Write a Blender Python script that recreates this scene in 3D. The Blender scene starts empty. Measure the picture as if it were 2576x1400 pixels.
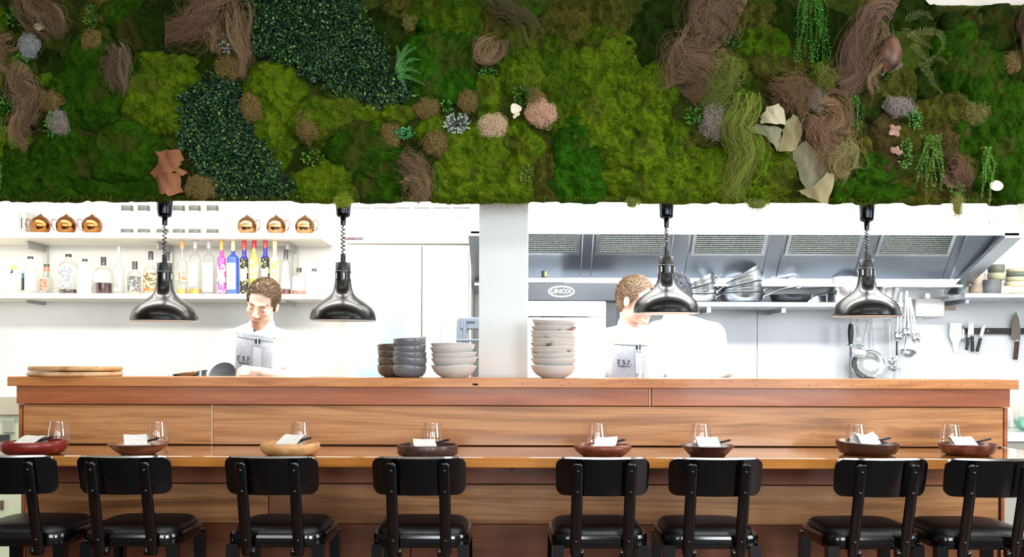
import bpy, bmesh, math, random
import numpy as np
from mathutils import Vector, Matrix, Euler

random.seed(7); RNG = np.random.default_rng(7)
SC = bpy.context.scene
COL = SC.collection
PI = math.pi
R = math.radians

# ------------------------------------------------------------------ camera, world, lights, exposure
F, CX, YH, EYE, ROLL = 2552.0, 1288.0, 905.0, 1.284, 0.0035      # focal length in pixels of a 2576x1400 frame, horizon row, eye height
cd = bpy.data.cameras.new('camera'); cam = bpy.data.objects.new('camera', cd); COL.objects.link(cam)
cd.sensor_width = 36.0; cd.lens = F / 2576 * 36.0; cd.shift_y = (YH - 700) / 2576; cd.clip_start = 0.05
cam.location = (0, 0, EYE); cam.rotation_euler = (PI / 2, -ROLL, 0)
SC.camera = cam
SC.view_settings.view_transform = 'Standard'; SC.view_settings.look = 'None'
SC.view_settings.exposure = 0.0; SC.view_settings.gamma = 1.0; SC.view_settings.use_curve_mapping = False
SC.cycles.max_bounces = 7; SC.cycles.diffuse_bounces = 3; SC.cycles.glossy_bounces = 4; SC.cycles.transmission_bounces = 4; SC.cycles.transparent_max_bounces = 12
SC.cycles.use_adaptive_sampling = True; SC.cycles.adaptive_threshold = 0.03
SC.cycles.caustics_reflective = False; SC.cycles.caustics_refractive = False
w = bpy.data.worlds.new('world'); SC.world = w; w.use_nodes = True
w.node_tree.nodes['Background'].inputs[0].default_value = (0.75, 0.85, 1.0, 1); w.node_tree.nodes['Background'].inputs[1].default_value = 0.35


def area(name, loc, rot, sx, sy, power, color=(1, 1, 1), spread=180):
    l = bpy.data.lights.new(name, 'AREA'); l.shape = 'RECTANGLE'; l.size = sx; l.size_y = sy; l.energy = power; l.color = color
    l.spread = R(spread)
    o = bpy.data.objects.new(name, l); COL.objects.link(o); o.location = loc; o.rotation_euler = rot
    return o


DAY = (0.90, 0.95, 1.0)
for wx, pw in ((-3.0, 70), (0.0, 150), (3.0, 250)):                # daylight through the dining room's street windows behind the camera
    area('window_daylight', (wx, -3.32, 1.85), (R(90), 0, 0), 1.9, 2.1, pw, DAY)
area('window_daylight', (4.5, 1.9, 1.9), (R(90), 0, R(90)), 2.2, 1.9, 150, DAY)      # and through the side window on the right
for wx in (-1.65, 1.65):                                           # warm unseen fill lights added overhead to bring out the moss relief
    area('dining_fill_light', (wx, 2.5, 3.02), (0, 0, 0), 2.8, 0.3, 30, (1, .93, .82))
WARM = (1.0, 0.97, 0.92)
area('kitchen_ceiling_light', (-1.75, 5.25, 2.70), (0, 0, 0), 3.0, 0.5, 80, WARM)
area('kitchen_ceiling_light', (1.3, 5.14, 2.70), (0, 0, 0), 3.2, 0.26, 165, (.98, .99, 1))
area('soffit_fill_light', (-1.6, 4.84, 2.07), (R(26), 0, 0), 2.9, 0.2, 52, WARM)  # unseen fill added under the soffit to brighten the jackets and back wall
area('soffit_fill_light', (1.4, 4.84, 2.07), (R(26), 0, 0), 2.6, 0.2, 68, (.985, .99, 1))
area('hood_fill_light', (1.2, 5.37, 2.11), (R(38), 0, 0), 2.6, 0.08, 24, (.96, .98, 1))  # unseen fill added behind the front lip to brighten the filters

# ------------------------------------------------------------------ helpers
def at(px, py, Y):
    dx, dy = px - CX, py - YH
    dx, dy = dx + ROLL * dy, dy - ROLL * dx
    return Vector((dx * Y / F, Y, EYE - dy * Y / F))


def mlen(npx, Y): return npx * Y / F


def lin(h):
    if not isinstance(h, str): return tuple(h[:3])
    h = h.lstrip('#'); out = []
    for i in (0, 2, 4):
        c = int(h[i:i + 2], 16) / 255
        out.append(c / 12.92 if c <= .04045 else ((c + .055) / 1.055) ** 2.4)
    return tuple(out)


def tag(o, label=None, cat=None, group=None, kind=None):
    if label: o['label'] = label
    if cat: o['category'] = cat
    if group: o['group'] = group
    if kind: o['kind'] = kind
    return o


def thing(name, loc, label, cat, group=None, rz=0.0):
    o = bpy.data.objects.new(name, None); COL.objects.link(o); o.location = loc; o.rotation_euler = (0, 0, rz)
    o.empty_display_size = .05
    return tag(o, label, cat, group)


def link_mesh(me, name, parent=None, loc=None):
    o = bpy.data.objects.new(name, me); COL.objects.link(o)
    if loc is not None: o.location = loc
    if parent is not None: o.parent = parent
    return o


def copy_tree(o, parent=None):
    c = o.copy(); COL.objects.link(c)
    if parent is not None: c.parent = parent
    for ch in list(o.children): copy_tree(ch, c)
    return c


class MB:
    def __init__(s): s.v = []; s.f = []; s.bev = False

    def add(s, verts, faces, M=None):
        o = len(s.v)
        for v in verts:
            v = Vector(v)
            s.v.append(tuple(M @ v if M is not None else v))
        s.f += [tuple(i + o for i in f) for f in faces]
        return s

    def box(s, c, d, M=None):
        x, y, z = c; a, b, e = d[0] / 2, d[1] / 2, d[2] / 2
        vs = [(x - a, y - b, z - e), (x + a, y - b, z - e), (x + a, y + b, z - e), (x - a, y + b, z - e),
              (x - a, y - b, z + e), (x + a, y - b, z + e), (x + a, y + b, z + e), (x - a, y + b, z + e)]
        return s.add(vs, [(3, 2, 1, 0), (4, 5, 6, 7), (0, 1, 5, 4), (1, 2, 6, 5), (2, 3, 7, 6), (3, 0, 4, 7)], M)

    def span(s, x0, x1, y0, y1, z0, z1, M=None):
        return s.box(((x0 + x1) / 2, (y0 + y1) / 2, (z0 + z1) / 2), (abs(x1 - x0), abs(y1 - y0), abs(z1 - z0)), M)

    def rbox(s, c, d, r, seg=2, M=None):
        s.bev = True
        bm = bmesh.new(); bmesh.ops.create_cube(bm, size=1)
        for v in bm.verts: v.co = Vector((v.co.x * d[0], v.co.y * d[1], v.co.z * d[2]))
        bmesh.ops.bevel(bm, geom=list(bm.edges), offset=min(r, min(d) * .49), segments=seg, profile=.5, affect='EDGES', clamp_overlap=True)
        bm.verts.index_update(); C = Vector(c)
        s.add([v.co + C for v in bm.verts], [tuple(v.index for v in f.verts) for f in bm.faces], M); bm.free()
        return s

    def rspan(s, x0, x1, y0, y1, z0, z1, r, seg=2, M=None):
        return s.rbox(((x0 + x1) / 2, (y0 + y1) / 2, (z0 + z1) / 2), (abs(x1 - x0), abs(y1 - y0), abs(z1 - z0)), r, seg, M)

    def lathe(s, prof, seg=28, M=None, wob=None, loop=False):
        vs = []; fs = []; n = len(prof)
        for i, (r, z) in enumerate(prof):
            for k in range(seg):
                a = 2 * PI * k / seg; rr, zz = r, z
                if wob: rr, zz = wob(r, z, a)
                vs.append((rr * math.cos(a), rr * math.sin(a), zz))
        for i in range(n - 1 + (1 if loop else 0)):
            j = (i + 1) % n
            for k in range(seg):
                q = (k + 1) % seg
                fs.append((i * seg + k, i * seg + q, j * seg + q, j * seg + k))
        if not loop:
            if prof[0][0] > 1e-5: fs.append(tuple(range(seg))[::-1])
            if prof[-1][0] > 1e-5: fs.append(tuple((n - 1) * seg + k for k in range(seg)))
        return s.add(vs, fs, M)

    def tube(s, pts, r, seg=8, M=None, closed=False, flat=None):
        pts = [Vector(p) for p in pts]; n = len(pts)
        rs = r if isinstance(r, (list, tuple)) else [r] * n
        vs = []; fs = []; up = None
        for i, p in enumerate(pts):
            if closed: t = pts[(i + 1) % n] - pts[i - 1]
            else: t = pts[min(i + 1, n - 1)] - pts[max(i - 1, 0)]
            if t.length < 1e-9: t = Vector((0, 0, 1))
            t.normalize()
            if up is None:
                up = Vector((0, 0, 1)) if abs(t.z) < .9 else Vector((1, 0, 0))
            a = up - t * up.dot(t)
            if a.length < 1e-6: a = t.orthogonal()
            a.normalize(); b = t.cross(a); up = a
            fl = flat or (1, 1)
            for k in range(seg):
                an = 2 * PI * k / seg
                vs.append(p + a * math.cos(an) * rs[i] * fl[0] + b * math.sin(an) * rs[i] * fl[1])
        for i in range(n - 1 + (1 if closed else 0)):
            j = (i + 1) % n
            for k in range(seg):
                q = (k + 1) % seg
                fs.append((i * seg + k, i * seg + q, j * seg + q, j * seg + k))
        if not closed:
            fs.append(tuple(range(seg))[::-1]); fs.append(tuple((n - 1) * seg + k for k in range(seg)))
        return s.add(vs, fs, M)

    def prism(s, poly, y0, y1, M=None):                    # polygon in x,z extruded along y
        n = len(poly)
        vs = [(x, y0, z) for x, z in poly] + [(x, y1, z) for x, z in poly]
        fs = [tuple(range(n)), tuple(range(2 * n - 1, n - 1, -1))] + [(i + n, (i + 1) % n + n, (i + 1) % n, i) for i in range(n)]
        return s.add(vs, fs, M)

    def panel(s, hw, z0, z1, yf, th, nu=14, nv=8, M=None, xc=None):  # curved panel: hw(t) half width at height t 0..1
        vs = []; fs = []
        for side in (0, 1):
            for j in range(nv + 1):
                t = j / nv; z = z0 + (z1 - z0) * t; h = hw(t); c = xc(t) if xc else 0
                for i in range(nu + 1):
                    x = c - h + 2 * h * i / nu
                    vs.append((x, yf(x, z) + side * th, z))
        W = nu + 1; N = W * (nv + 1)
        for j in range(nv):
            for i in range(nu):
                a = j * W + i
                fs.append((a, a + 1, a + W + 1, a + W)); fs.append((N + a + W, N + a + W + 1, N + a + 1, N + a))
        for j in range(nv):
            a = j * W; fs.append((a + W, N + a + W, N + a, a)); a = j * W + nu; fs.append((a, N + a, N + a + W, a + W))
        for i in range(nu):
            a = i; fs.append((a, N + a, N + a + 1, a + 1)); a = nv * W + i; fs.append((a + 1, N + a + 1, N + a, a))
        return s.add(vs, fs, M)

    def build(s, name, mat, parent=None, org=None, smooth=38, loc=None):
        me = bpy.data.meshes.new(name)
        vs = s.v
        if org is not None: vs = [(x - org[0], y - org[1], z - org[2]) for x, y, z in vs]
        me.from_pydata(vs, [], s.f); me.update()
        if smooth:
            me.shade_smooth()
            if s.bev: smooth = 16                         # keeps the large flat faces of bevelled boxes truly flat
            me.set_sharp_from_angle(angle=R(smooth))
        if mat is not None: me.materials.append(mat)
        l = loc
        if parent is None and org is not None and loc is None: l = org
        return link_mesh(me, name, parent, l)


def np_mesh(name, V, Fq, mat, col=None, smooth=True):
    """V (n,3), Fq list of face arrays with 3 or 4 columns; col (n,3) linear colours stored as an attribute"""
    me = bpy.data.meshes.new(name)
    V = np.ascontiguousarray(V, dtype=np.float32)
    loops = np.concatenate([f.astype(np.int32).ravel() for f in Fq])
    tot = np.concatenate([np.full(len(f), f.shape[1], np.int32) for f in Fq])
    start = np.concatenate([[0], np.cumsum(tot)[:-1]]).astype(np.int32)
    me.vertices.add(len(V)); me.vertices.foreach_set('co', V.ravel())
    me.loops.add(len(loops)); me.loops.foreach_set('vertex_index', loops)
    me.polygons.add(len(tot)); me.polygons.foreach_set('loop_start', start); me.polygons.foreach_set('loop_total', tot)
    if smooth: me.polygons.foreach_set('use_smooth', np.ones(len(tot), dtype=bool))
    me.update(calc_edges=True)
    if col is not None:
        at_ = me.attributes.new('col', 'FLOAT_COLOR', 'POINT')
        c4 = np.ones((len(V), 4), np.float32); c4[:, :3] = col
        at_.data.foreach_set('color', c4.ravel())
    if mat is not None: me.materials.append(mat)
    return me


def _hash(ix, iy, iz, seed):
    n = (ix.astype(np.int64) * 374761393 + iy.astype(np.int64) * 668265263 + iz.astype(np.int64) * 1442695041 + seed * 974634777) & 0xFFFFFFFF
    n = ((n ^ (n >> 13)) * 1274126177) & 0xFFFFFFFF
    n = n ^ (n >> 16)
    return (n & 0xFFFFFF).astype(np.float64) / 0x7FFFFF - 1.0


def vnoise(P, seed=0):
    P = np.asarray(P, np.float64); i = np.floor(P).astype(np.int64); f = P - i; u = f * f * (3 - 2 * f)
    r = 0
    for dx in (0, 1):
        for dy in (0, 1):
            for dz in (0, 1):
                wgt = (u[:, 0] if dx else 1 - u[:, 0]) * (u[:, 1] if dy else 1 - u[:, 1]) * (u[:, 2] if dz else 1 - u[:, 2])
                r = r + wgt * _hash(i[:, 0] + dx, i[:, 1] + dy, i[:, 2] + dz, seed)
    return r


def fbm(P, seed=0, oct=3, gain=.5):
    P = np.asarray(P, np.float64); a = 1; r = 0
    for o in range(oct):
        r = r + a * vnoise(P * (2.03 ** o), seed + o * 17); a *= gain
    return r


# ------------------------------------------------------------------ materials
MATS = {}


def mat(name, color='#808080', rough=.5, metal=0.0, spec=None, coat=0.0, trans=0.0, ior=1.45, alpha=1.0, emit=None, estr=0.0):
    if name in MATS: return MATS[name]
    m = bpy.data.materials.new(name); m.use_nodes = True; b = m.node_tree.nodes['Principled BSDF']
    c = lin(color)
    b.inputs['Base Color'].default_value = (*c, 1); b.inputs['Roughness'].default_value = rough; b.inputs['Metallic'].default_value = metal
    if spec is not None: b.inputs['Specular IOR Level'].default_value = spec
    b.inputs['Coat Weight'].default_value = coat; b.inputs['Coat Roughness'].default_value = .08
    b.inputs['Transmission Weight'].default_value = trans; b.inputs['IOR'].default_value = ior; b.inputs['Alpha'].default_value = alpha
    if emit: b.inputs['Emission Color'].default_value = (*lin(emit), 1); b.inputs['Emission Strength'].default_value = estr
    MATS[name] = m
    return m


def nodes(m): return m.node_tree.nodes, m.node_tree.links, m.node_tree.nodes['Principled BSDF']


def ramp(nt, stops):
    r = nt.nodes.new('ShaderNodeValToRGB'); e = r.color_ramp.elements
    while len(e) < len(stops): e.new(.5)
    for el, (p, c) in zip(e, stops): el.position = p; el.color = (*lin(c), 1)
    return r


def noisy(name, c1, c2, scale=8, rough=.6, metal=0, stretch=(1, 1, 1), detail=4, bump=0.0, bscale=None, lo=.35, hi=.65, coat=0, spec=None, rand=False):
    """two-tone noise material on object coordinates"""
    if name in MATS: return MATS[name]
    m = mat(name, c1, rough, metal, spec, coat); n, l, b = nodes(m); nt = m.node_tree
    tc = n.new('ShaderNodeTexCoord'); mp = n.new('ShaderNodeMapping'); mp.inputs['Scale'].default_value = stretch
    l.new(tc.outputs['Object'], mp.inputs[0])
    if rand:
        oi = n.new('ShaderNodeObjectInfo'); mu = n.new('ShaderNodeMath'); mu.operation = 'MULTIPLY'; mu.inputs[1].default_value = 37
        l.new(oi.outputs['Random'], mu.inputs[0]); l.new(mu.outputs[0], mp.inputs['Location'])
    ns = n.new('ShaderNodeTexNoise'); ns.inputs['Scale'].default_value = scale; ns.inputs['Detail'].default_value = detail
    l.new(mp.outputs[0], ns.inputs['Vector'])
    r = ramp(nt, [(lo, c1), (hi, c2)]); l.new(ns.outputs[0], r.inputs[0]); l.new(r.outputs[0], b.inputs['Base Color'])
    if bump:
        nb = n.new('ShaderNodeTexNoise'); nb.inputs['Scale'].default_value = bscale or scale * 4; nb.inputs['Detail'].default_value = 3
        l.new(mp.outputs[0], nb.inputs['Vector'])
        bp = n.new('ShaderNodeBump'); bp.inputs['Strength'].default_value = bump; bp.inputs['Distance'].default_value = .01
        l.new(nb.outputs[0], bp.inputs['Height']); l.new(bp.outputs[0], b.inputs['Normal'])
    return m


def wood(name, stops, rough=.35, coat=0.0, sx=1.0, sz=9.0, fine=.35, spec=.4, grey=None):
    """long horizontal grain along x: broad streaks plus fine fibres, shifted per object"""
    if name in MATS: return MATS[name]
    m = mat(name, stops[0][1], rough, 0, spec, coat); n, l, b = nodes(m); nt = m.node_tree
    tc = n.new('ShaderNodeTexCoord'); oi = n.new('ShaderNodeObjectInfo')
    mu = n.new('ShaderNodeMath'); mu.operation = 'MULTIPLY'; mu.inputs[1].default_value = 53
    l.new(oi.outputs['Random'], mu.inputs[0])
    mp = n.new('ShaderNodeMapping'); mp.inputs['Scale'].default_value = (sx, sz * .6, sz)
    l.new(tc.outputs['Object'], mp.inputs[0]); l.new(mu.outputs[0], mp.inputs['Location'])
    n1 = n.new('ShaderNodeTexNoise'); n1.inputs['Scale'].default_value = 1.0; n1.inputs['Detail'].default_value = 5
    n1.inputs['Roughness'].default_value = .55; n1.inputs['Distortion'].default_value = 1.4
    l.new(mp.outputs[0], n1.inputs['Vector'])
    r = ramp(nt, stops); l.new(n1.outputs[0], r.inputs[0])
    mp2 = n.new('ShaderNodeMapping'); mp2.inputs['Scale'].default_value = (sx * 5, sz * 10, sz * 22)
    l.new(tc.outputs['Object'], mp2.inputs[0]); l.new(mu.outputs[0], mp2.inputs['Location'])
    n2 = n.new('ShaderNodeTexNoise'); n2.inputs['Scale'].default_value = 1.0; n2.inputs['Detail'].default_value = 3
    l.new(mp2.outputs[0], n2.inputs['Vector'])
    r2 = ramp(nt, [(.3, (.55, .5, .45)), (.62, (1, 1, 1))]); l.new(n2.outputs[0], r2.inputs[0])
    mx = n.new('ShaderNodeMix'); mx.data_type = 'RGBA'; mx.blend_type = 'MULTIPLY'; mx.inputs['Factor'].default_value = fine
    l.new(r.outputs[0], mx.inputs['A']); l.new(r2.outputs[0], mx.inputs['B']); l.new(mx.outputs['Result'], b.inputs['Base Color'])
    bp = n.new('ShaderNodeBump'); bp.inputs['Strength'].default_value = .05; bp.inputs['Distance'].default_value = .002
    l.new(n2.outputs[0], bp.inputs['Height']); l.new(bp.outputs[0], b.inputs['Normal'])
    return m


def attr_mat(name, rough=.9, spec=.1, noise=0.0, nscale=300):
    if name in MATS: return MATS[name]
    m = mat(name, '#406010', rough, 0, spec); n, l, b = nodes(m)
    a = n.new('ShaderNodeAttribute'); a.attribute_name = 'col'
    out = a.outputs['Color']
    if noise:
        tc = n.new('ShaderNodeTexCoord'); ns = n.new('ShaderNodeTexNoise'); ns.inputs['Scale'].default_value = nscale
        l.new(tc.outputs['Object'], ns.inputs['Vector'])
        r = ramp(m.node_tree, [(.3, (1 - noise,) * 3), (.7, (1 + noise,) * 3)]); l.new(ns.outputs[0], r.inputs[0])
        mx = n.new('ShaderNodeMix'); mx.data_type = 'RGBA'; mx.blend_type = 'MULTIPLY'; mx.inputs['Factor'].default_value = 1
        l.new(out, mx.inputs['A']); l.new(r.outputs[0], mx.inputs['B']); out = mx.outputs['Result']
    l.new(out, b.inputs['Base Color'])
    return m


def thin_glass(name, tint=(1, 1, 1), refl=1.0):
    if name in MATS: return MATS[name]
    m = bpy.data.materials.new(name); m.use_nodes = True; n = m.node_tree.nodes; l = m.node_tree.links; n.clear()
    o = n.new('ShaderNodeOutputMaterial'); t = n.new('ShaderNodeBsdfTransparent'); t.inputs[0].default_value = (*tint, 1)
    g = n.new('ShaderNodeBsdfGlossy'); g.inputs['Roughness'].default_value = .02
    lw = n.new('ShaderNodeLayerWeight'); lw.inputs['Blend'].default_value = .5
    pw = n.new('ShaderNodeMath'); pw.operation = 'POWER'; pw.inputs[1].default_value = 3.0; l.new(lw.outputs['Facing'], pw.inputs[0])
    mu = n.new('ShaderNodeMath'); mu.operation = 'MULTIPLY_ADD'; mu.inputs[1].default_value = refl * 1.0; mu.inputs[2].default_value = .05; l.new(pw.outputs[0], mu.inputs[0])
    mx = n.new('ShaderNodeMixShader'); l.new(mu.outputs[0], mx.inputs[0]); l.new(t.outputs[0], mx.inputs[1]); l.new(g.outputs[0], mx.inputs[2])
    l.new(mx.outputs[0], o.inputs[0]); MATS[name] = m
    return m


def steel(name, color='#c4c8cc', rough=.28, stretch=(1, 1, 60), amt=.035):
    if name in MATS: return MATS[name]
    m = mat(name, color, rough, 1.0); n, l, b = nodes(m)
    tc = n.new('ShaderNodeTexCoord'); mp = n.new('ShaderNodeMapping'); mp.inputs['Scale'].default_value = stretch
    l.new(tc.outputs['Object'], mp.inputs[0]); ns = n.new('ShaderNodeTexNoise'); ns.inputs['Scale'].default_value = 8; ns.inputs['Detail'].default_value = 4
    l.new(mp.outputs[0], ns.inputs['Vector']); mr = n.new('ShaderNodeMapRange')
    mr.inputs['To Min'].default_value = rough - amt; mr.inputs['To Max'].default_value = rough + amt
    l.new(ns.outputs[0], mr.inputs['Value']); l.new(mr.outputs[0], b.inputs['Roughness'])
    return m


M_WHITE = noisy('white_paint', '#e6e5e0', '#edece8', 3, .6)
M_STEEL = steel('brushed_steel'); M_STEELD = steel('dark_brushed_steel', '#989da3', .34)
M_CHROME = mat('polished_steel', '#d8dadd', .12, 1.0)
M_BLACK = mat('gloss_black_enamel', (.002, .002, .0025), .11, 0, .6, coat=.4)
M_GLASS = thin_glass('clear_glass')
# ------------------------------------------------------------------ the setting: dining room and kitchen shell
def struct(name, mb, m, org=(0, 0, 0)):
    o = mb.build(name, m, None, org=Vector(org)); o['kind'] = 'structure'; return o


M_FLOOR = wood('floor_boards', [(.3, '#4a2f1c'), (.5, '#6a452a'), (.7, '#7a5535')], .4, sx=1.0, sz=6)
M_TILEF = noisy('kitchen_floor_vinyl', '#8a8c8c', '#9a9c9a', 20, .6)
M_CEIL = noisy('ceiling_paint', '#d4d8da', '#dcdfe0', 2, .8)
fl = struct('floor', MB().span(-4.6, 4.6, -3.6, 4.42, -.12, -.004), mat('floor_base', '#2a1a10', .7))
M_PLANK = M_FLOOR
pk = MB().rspan(-1.147, 1.147, -.068, .068, -.006, .006, .002, 1).build('plank', M_PLANK, fl)
pk.location = (0, 0, -.0015); first = True
for r_ in range(12):                                              # boards under the stools; beyond them the base goes on out of sight
    for c_ in range(3):
        o = pk if first else pk.copy()
        if not first: COL.objects.link(o); o.parent = fl
        first = False
        o.location = (-2.9 + c_ * 2.3 + (r_ % 3) * .5, 2.75 + r_ * .139, -.0015)
struct('floor_kitchen', MB().span(-3.4, 3.4, 4.42, 6.4, -.12, 0), M_TILEF)
struct('ceiling', MB().span(-4.6, 4.6, -3.6, 4.43, 3.06, 3.16), M_CEIL)
struct('ceiling_kitchen', MB().span(-3.4, 3.4, 4.56, 6.4, 2.72, 2.82), M_WHITE)
M_DIN = noisy('dining_wall_paint', '#57534c', '#5e5a52', 3, .8)
struct('wall_left', MB().span(-4.7, -4.6, -3.6, 4.5, 0, 3.06), M_DIN)
wr = MB().span(4.6, 4.7, -3.6, .75, 0, 3.06).span(4.6, 4.7, 3.05, 4.5, 0, 3.06).span(4.6, 4.7, .75, 3.05, 0, .9).span(4.6, 4.7, .75, 3.05, 2.9, 3.06)
struct('wall_right', wr, M_DIN)
fr = MB().span(4.62, 4.67, .75, .8, .9, 2.9).span(4.62, 4.67, 3.0, 3.05, .9, 2.9).span(4.62, 4.67, .8, 3.0, .9, .95).span(4.62, 4.67, .8, 3.0, 2.85, 2.9)
wo = struct('window_4', fr, mat('window_frame_black', '#1c1c1e', .5)); MB().span(4.64, 4.65, .8, 3.0, .95, 2.85).build('pane', M_GLASS, wo)
struct('wall_kitchen_left', MB().span(-3.5, -3.4, 4.56, 6.4, 0, 2.72), M_WHITE)
struct('wall_kitchen_right', MB().span(3.4, 3.5, 4.56, 6.4, 0, 2.72), M_WHITE)
struct('wall_back', MB().span(-3.5, 3.5, 6.25, 6.4, 0, 2.72), M_WHITE)
# street wall behind the camera with three windows
wb = MB()
xs = [-4.6, -3.95, -2.05, -.95, .95, 2.05, 3.95, 4.6]
for i in range(0, 8, 2): wb.span(xs[i], xs[i + 1], -3.6, -3.45, 0, 3.06)
for i in range(1, 7, 2): wb.span(xs[i], xs[i + 1], -3.6, -3.45, 0, .8); wb.span(xs[i], xs[i + 1], -3.6, -3.45, 2.9, 3.06)
struct('wall_front', wb, M_DIN)
for i, wx in enumerate((-3.0, 0, 3.0)):
    fr = MB()
    for a, b_ in ((-.95, -.9), (.9, .95), (-.02, .02)): fr.span(wx + a, wx + b_, -3.55, -3.5, .8, 2.9)
    fr.span(wx - .95, wx + .95, -3.55, -3.5, .8, .85).span(wx - .95, wx + .95, -3.55, -3.5, 2.85, 2.9)
    wo = struct('window_%d' % (i + 1), fr, mat('window_frame_black', '#1c1c1e', .5))
    MB().span(wx - .9, wx + .9, -3.53, -3.52, .85, 2.85).build('pane', M_GLASS, wo)
# bulkhead that carries the moss, its lower lip and the stub walls beside it
bk = MB().span(-3.5, 3.5, 4.45, 4.56, 1.995, 3.06)
struct('wall_bulkhead', bk, noisy('bulkhead_plaster', '#d8cfc2', '#dfd7cb', 3, .7))
struct('ceiling_soffit', MB().span(-3.4, 3.4, 4.58, 4.98, 2.085, 2.12), M_WHITE)
struct('wall_stub_left', MB().span(-4.6, -3.4, 4.45, 4.6, 0, 3.06), M_WHITE)
struct('wall_stub_right', MB().span(3.4, 4.6, 4.45, 4.6, 0, 3.06), M_WHITE)
# the square pillar behind the ledge
pL, pR = at(1205, 700, 4.69).x, at(1329, 700, 4.69).x
pb = MB().rspan(pL, pR, 4.69, 4.93, 0, 2.085, .004, 1)
pl = struct('pillar', pb, noisy('pillar_paint', '#d2d9d8', '#d8dedd', 3, .45))
M_SCREW = mat('screw_zinc', '#9aa0a4', .35, 1.0)
for py in (540, 722, 880):
    for px, dx in ((1205, -.003), (1329, .003)):
        p = at(px, py, 4.72)
        MB().lathe([(0, -.004), (.006, -.004), (.005, .002), (0, .003)], 10, Matrix.Translation((p.x * 0 + (pL if dx < 0 else pR), 4.72, p.z)) @ Matrix.Rotation(R(-90 if dx < 0 else 90), 4, 'Y')).build('screw', M_SCREW, pl)
# ------------------------------------------------------------------ bar counter, ledge, dining shelf
W_PANEL = wood('blackbutt_panel', [(.24, '#70492a'), (.37, '#93633a'), (.46, '#b07b4c'), (.53, '#bd8a5a'), (.6, '#a87447'), (.74, '#86593a')], .3, .12, sx=.55, sz=7.5, fine=.5)
W_RED = wood('red_jarrah_board', [(.25, '#7a4226'), (.45, '#9a5834'), (.62, '#ae6b42'), (.8, '#935233')], .32, .1, sx=.8, sz=9)
W_LEDGE = wood('ledge_timber', [(.25, '#9a5a2b'), (.45, '#b97740'), (.62, '#c88a52'), (.8, '#a9682f')], .35, .1, sx=1.5, sz=14, fine=.5)
W_TABLE = wood('polished_table_timber', [(.25, '#8a501e'), (.45, '#b07032'), (.62, '#c28342'), (.8, '#9c602a')], .1, .8, sx=.6, sz=9)
M_DARKW = mat('dark_carcass', '#1c0e07', .8)
BO = Vector((0, 4.43, 0))
bar = thing('bar_counter', BO, 'long timber bar front clad in wide horizontal honey and red boards', 'bar counter')
XL, XR = -2.147, 2.159


def board(x0, x1, y0, z0, z1, m, name, th=.018):
    c = Vector(((x0 + x1) / 2, y0 + th / 2, (z0 + z1) / 2)); h = (x1 - x0) / 2 - .0018; v = (z1 - z0) / 2 - .0016
    o = MB().rspan(-h, h, -th / 2, th / 2, -v, v, .0018, 1).build(name, m, bar); o.location = c - BO
    return o


MB().span(XL + .01, XR - .01, 4.448, 4.64, .0, 1.165).build('carcass', M_DARKW, bar, org=BO)
xj = at(1635, 1000, 4.4).x
board(XL, xj - .004, 4.392, 1.0857, 1.1685, W_RED, 'fascia_board', .05); board(xj + .004, XR, 4.392, 1.0857, 1.1685, W_RED, 'fascia_board', .05)
MB().span(xj - .0035, xj + .0035, 4.40, 4.43, 1.087, 1.168).build('joint_strip', mat('pale_joint', '#d8b89a', .5), bar, org=BO)
xj = at(533, 1070, 4.41).x
board(XL + .022, xj - .003, 4.408, .912, 1.0857, W_PANEL, 'panel_board'); board(xj + .003, XR - .022, 4.408, .912, 1.0857, W_PANEL, 'panel_board')
MB().span(xj - .003, xj + .003, 4.411, 4.43, .913, 1.085).build('joint_strip', MATS['pale_joint'], bar, org=BO)
board(XL, XL + .02, 4.412, .912, 1.0857, W_RED, 'end_trim', .03); board(XR - .02, XR, 4.412, .912, 1.0857, W_RED, 'end_trim', .03)
board(XL + .02, XR - .02, 4.44, .741, .868, W_RED, 'apron_board')
xj = at(675, 1270, 4.43).x
board(XL + .02, xj, 4.432, .567, .741, W_PANEL, 'panel_board'); board(xj, XR - .03, 4.432, .567, .741, W_PANEL, 'panel_board')
xj = at(1033, 1370, 4.44).x
W_KICK = wood('dark_red_kick', [(.25, '#5a2c14'), (.5, '#74401f'), (.75, '#835030')], .4, .0, sx=.8, sz=9)
board(XL + .02, xj, 4.44, .36, .567, W_KICK, 'kick_board'); board(xj, XR - .03, 4.44, .36, .567, W_KICK, 'kick_board')
board(XL + .02, XR - .03, 4.44, .15, .36, W_KICK, 'kick_board'); board(XL + .02, XR - .03, 4.44, 0, .15, W_KICK, 'kick_board')
for s_ in (XL, XR - .02): board(s_, s_ + .02, 4.436, 0, .868, W_RED, 'end_trim', .1)
# ledge slab on top of the bar, with knots and nail holes
LZ = at(1288, 951, 4.36).z
lo = Vector((.005, 4.51, LZ - .02))
led = MB().rspan(-2.175, 2.175, -.15, .15, -.02, .02, .0025, 1).build('bar_ledge', W_LEDGE, None, loc=lo)
tag(led, 'narrow honey timber ledge capping the bar, carrying the stacked bowls', 'ledge')
M_KNOT = mat('dark_knot', '#1e0d06', .8)
random.seed(5)
kn = [(1195, 966, 10, 4)] + [(1310 + i * 47 + random.uniform(-20, 20), 960 + random.uniform(-3, 9) + i * .1, 1.6, 1.3) for i in range(26)]
for px, py, a, b_ in kn:
    p = at(px, py, 4.36) - lo; y0 = -.1503
    ra, rb = mlen(a, 4.36), mlen(b_, 4.36)
    poly = [(p.x + ra * math.cos(k * PI / 5) * random.uniform(.6, 1.1), p.z + rb * math.sin(k * PI / 5) * random.uniform(.6, 1.1)) for k in range(10)]
    if abs(p.z) < .018: MB().prism(poly, y0, y0 + .001).build('knot', M_KNOT, led)
TZ = .91
to = Vector((0, 4.152, TZ - .0205))
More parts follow.
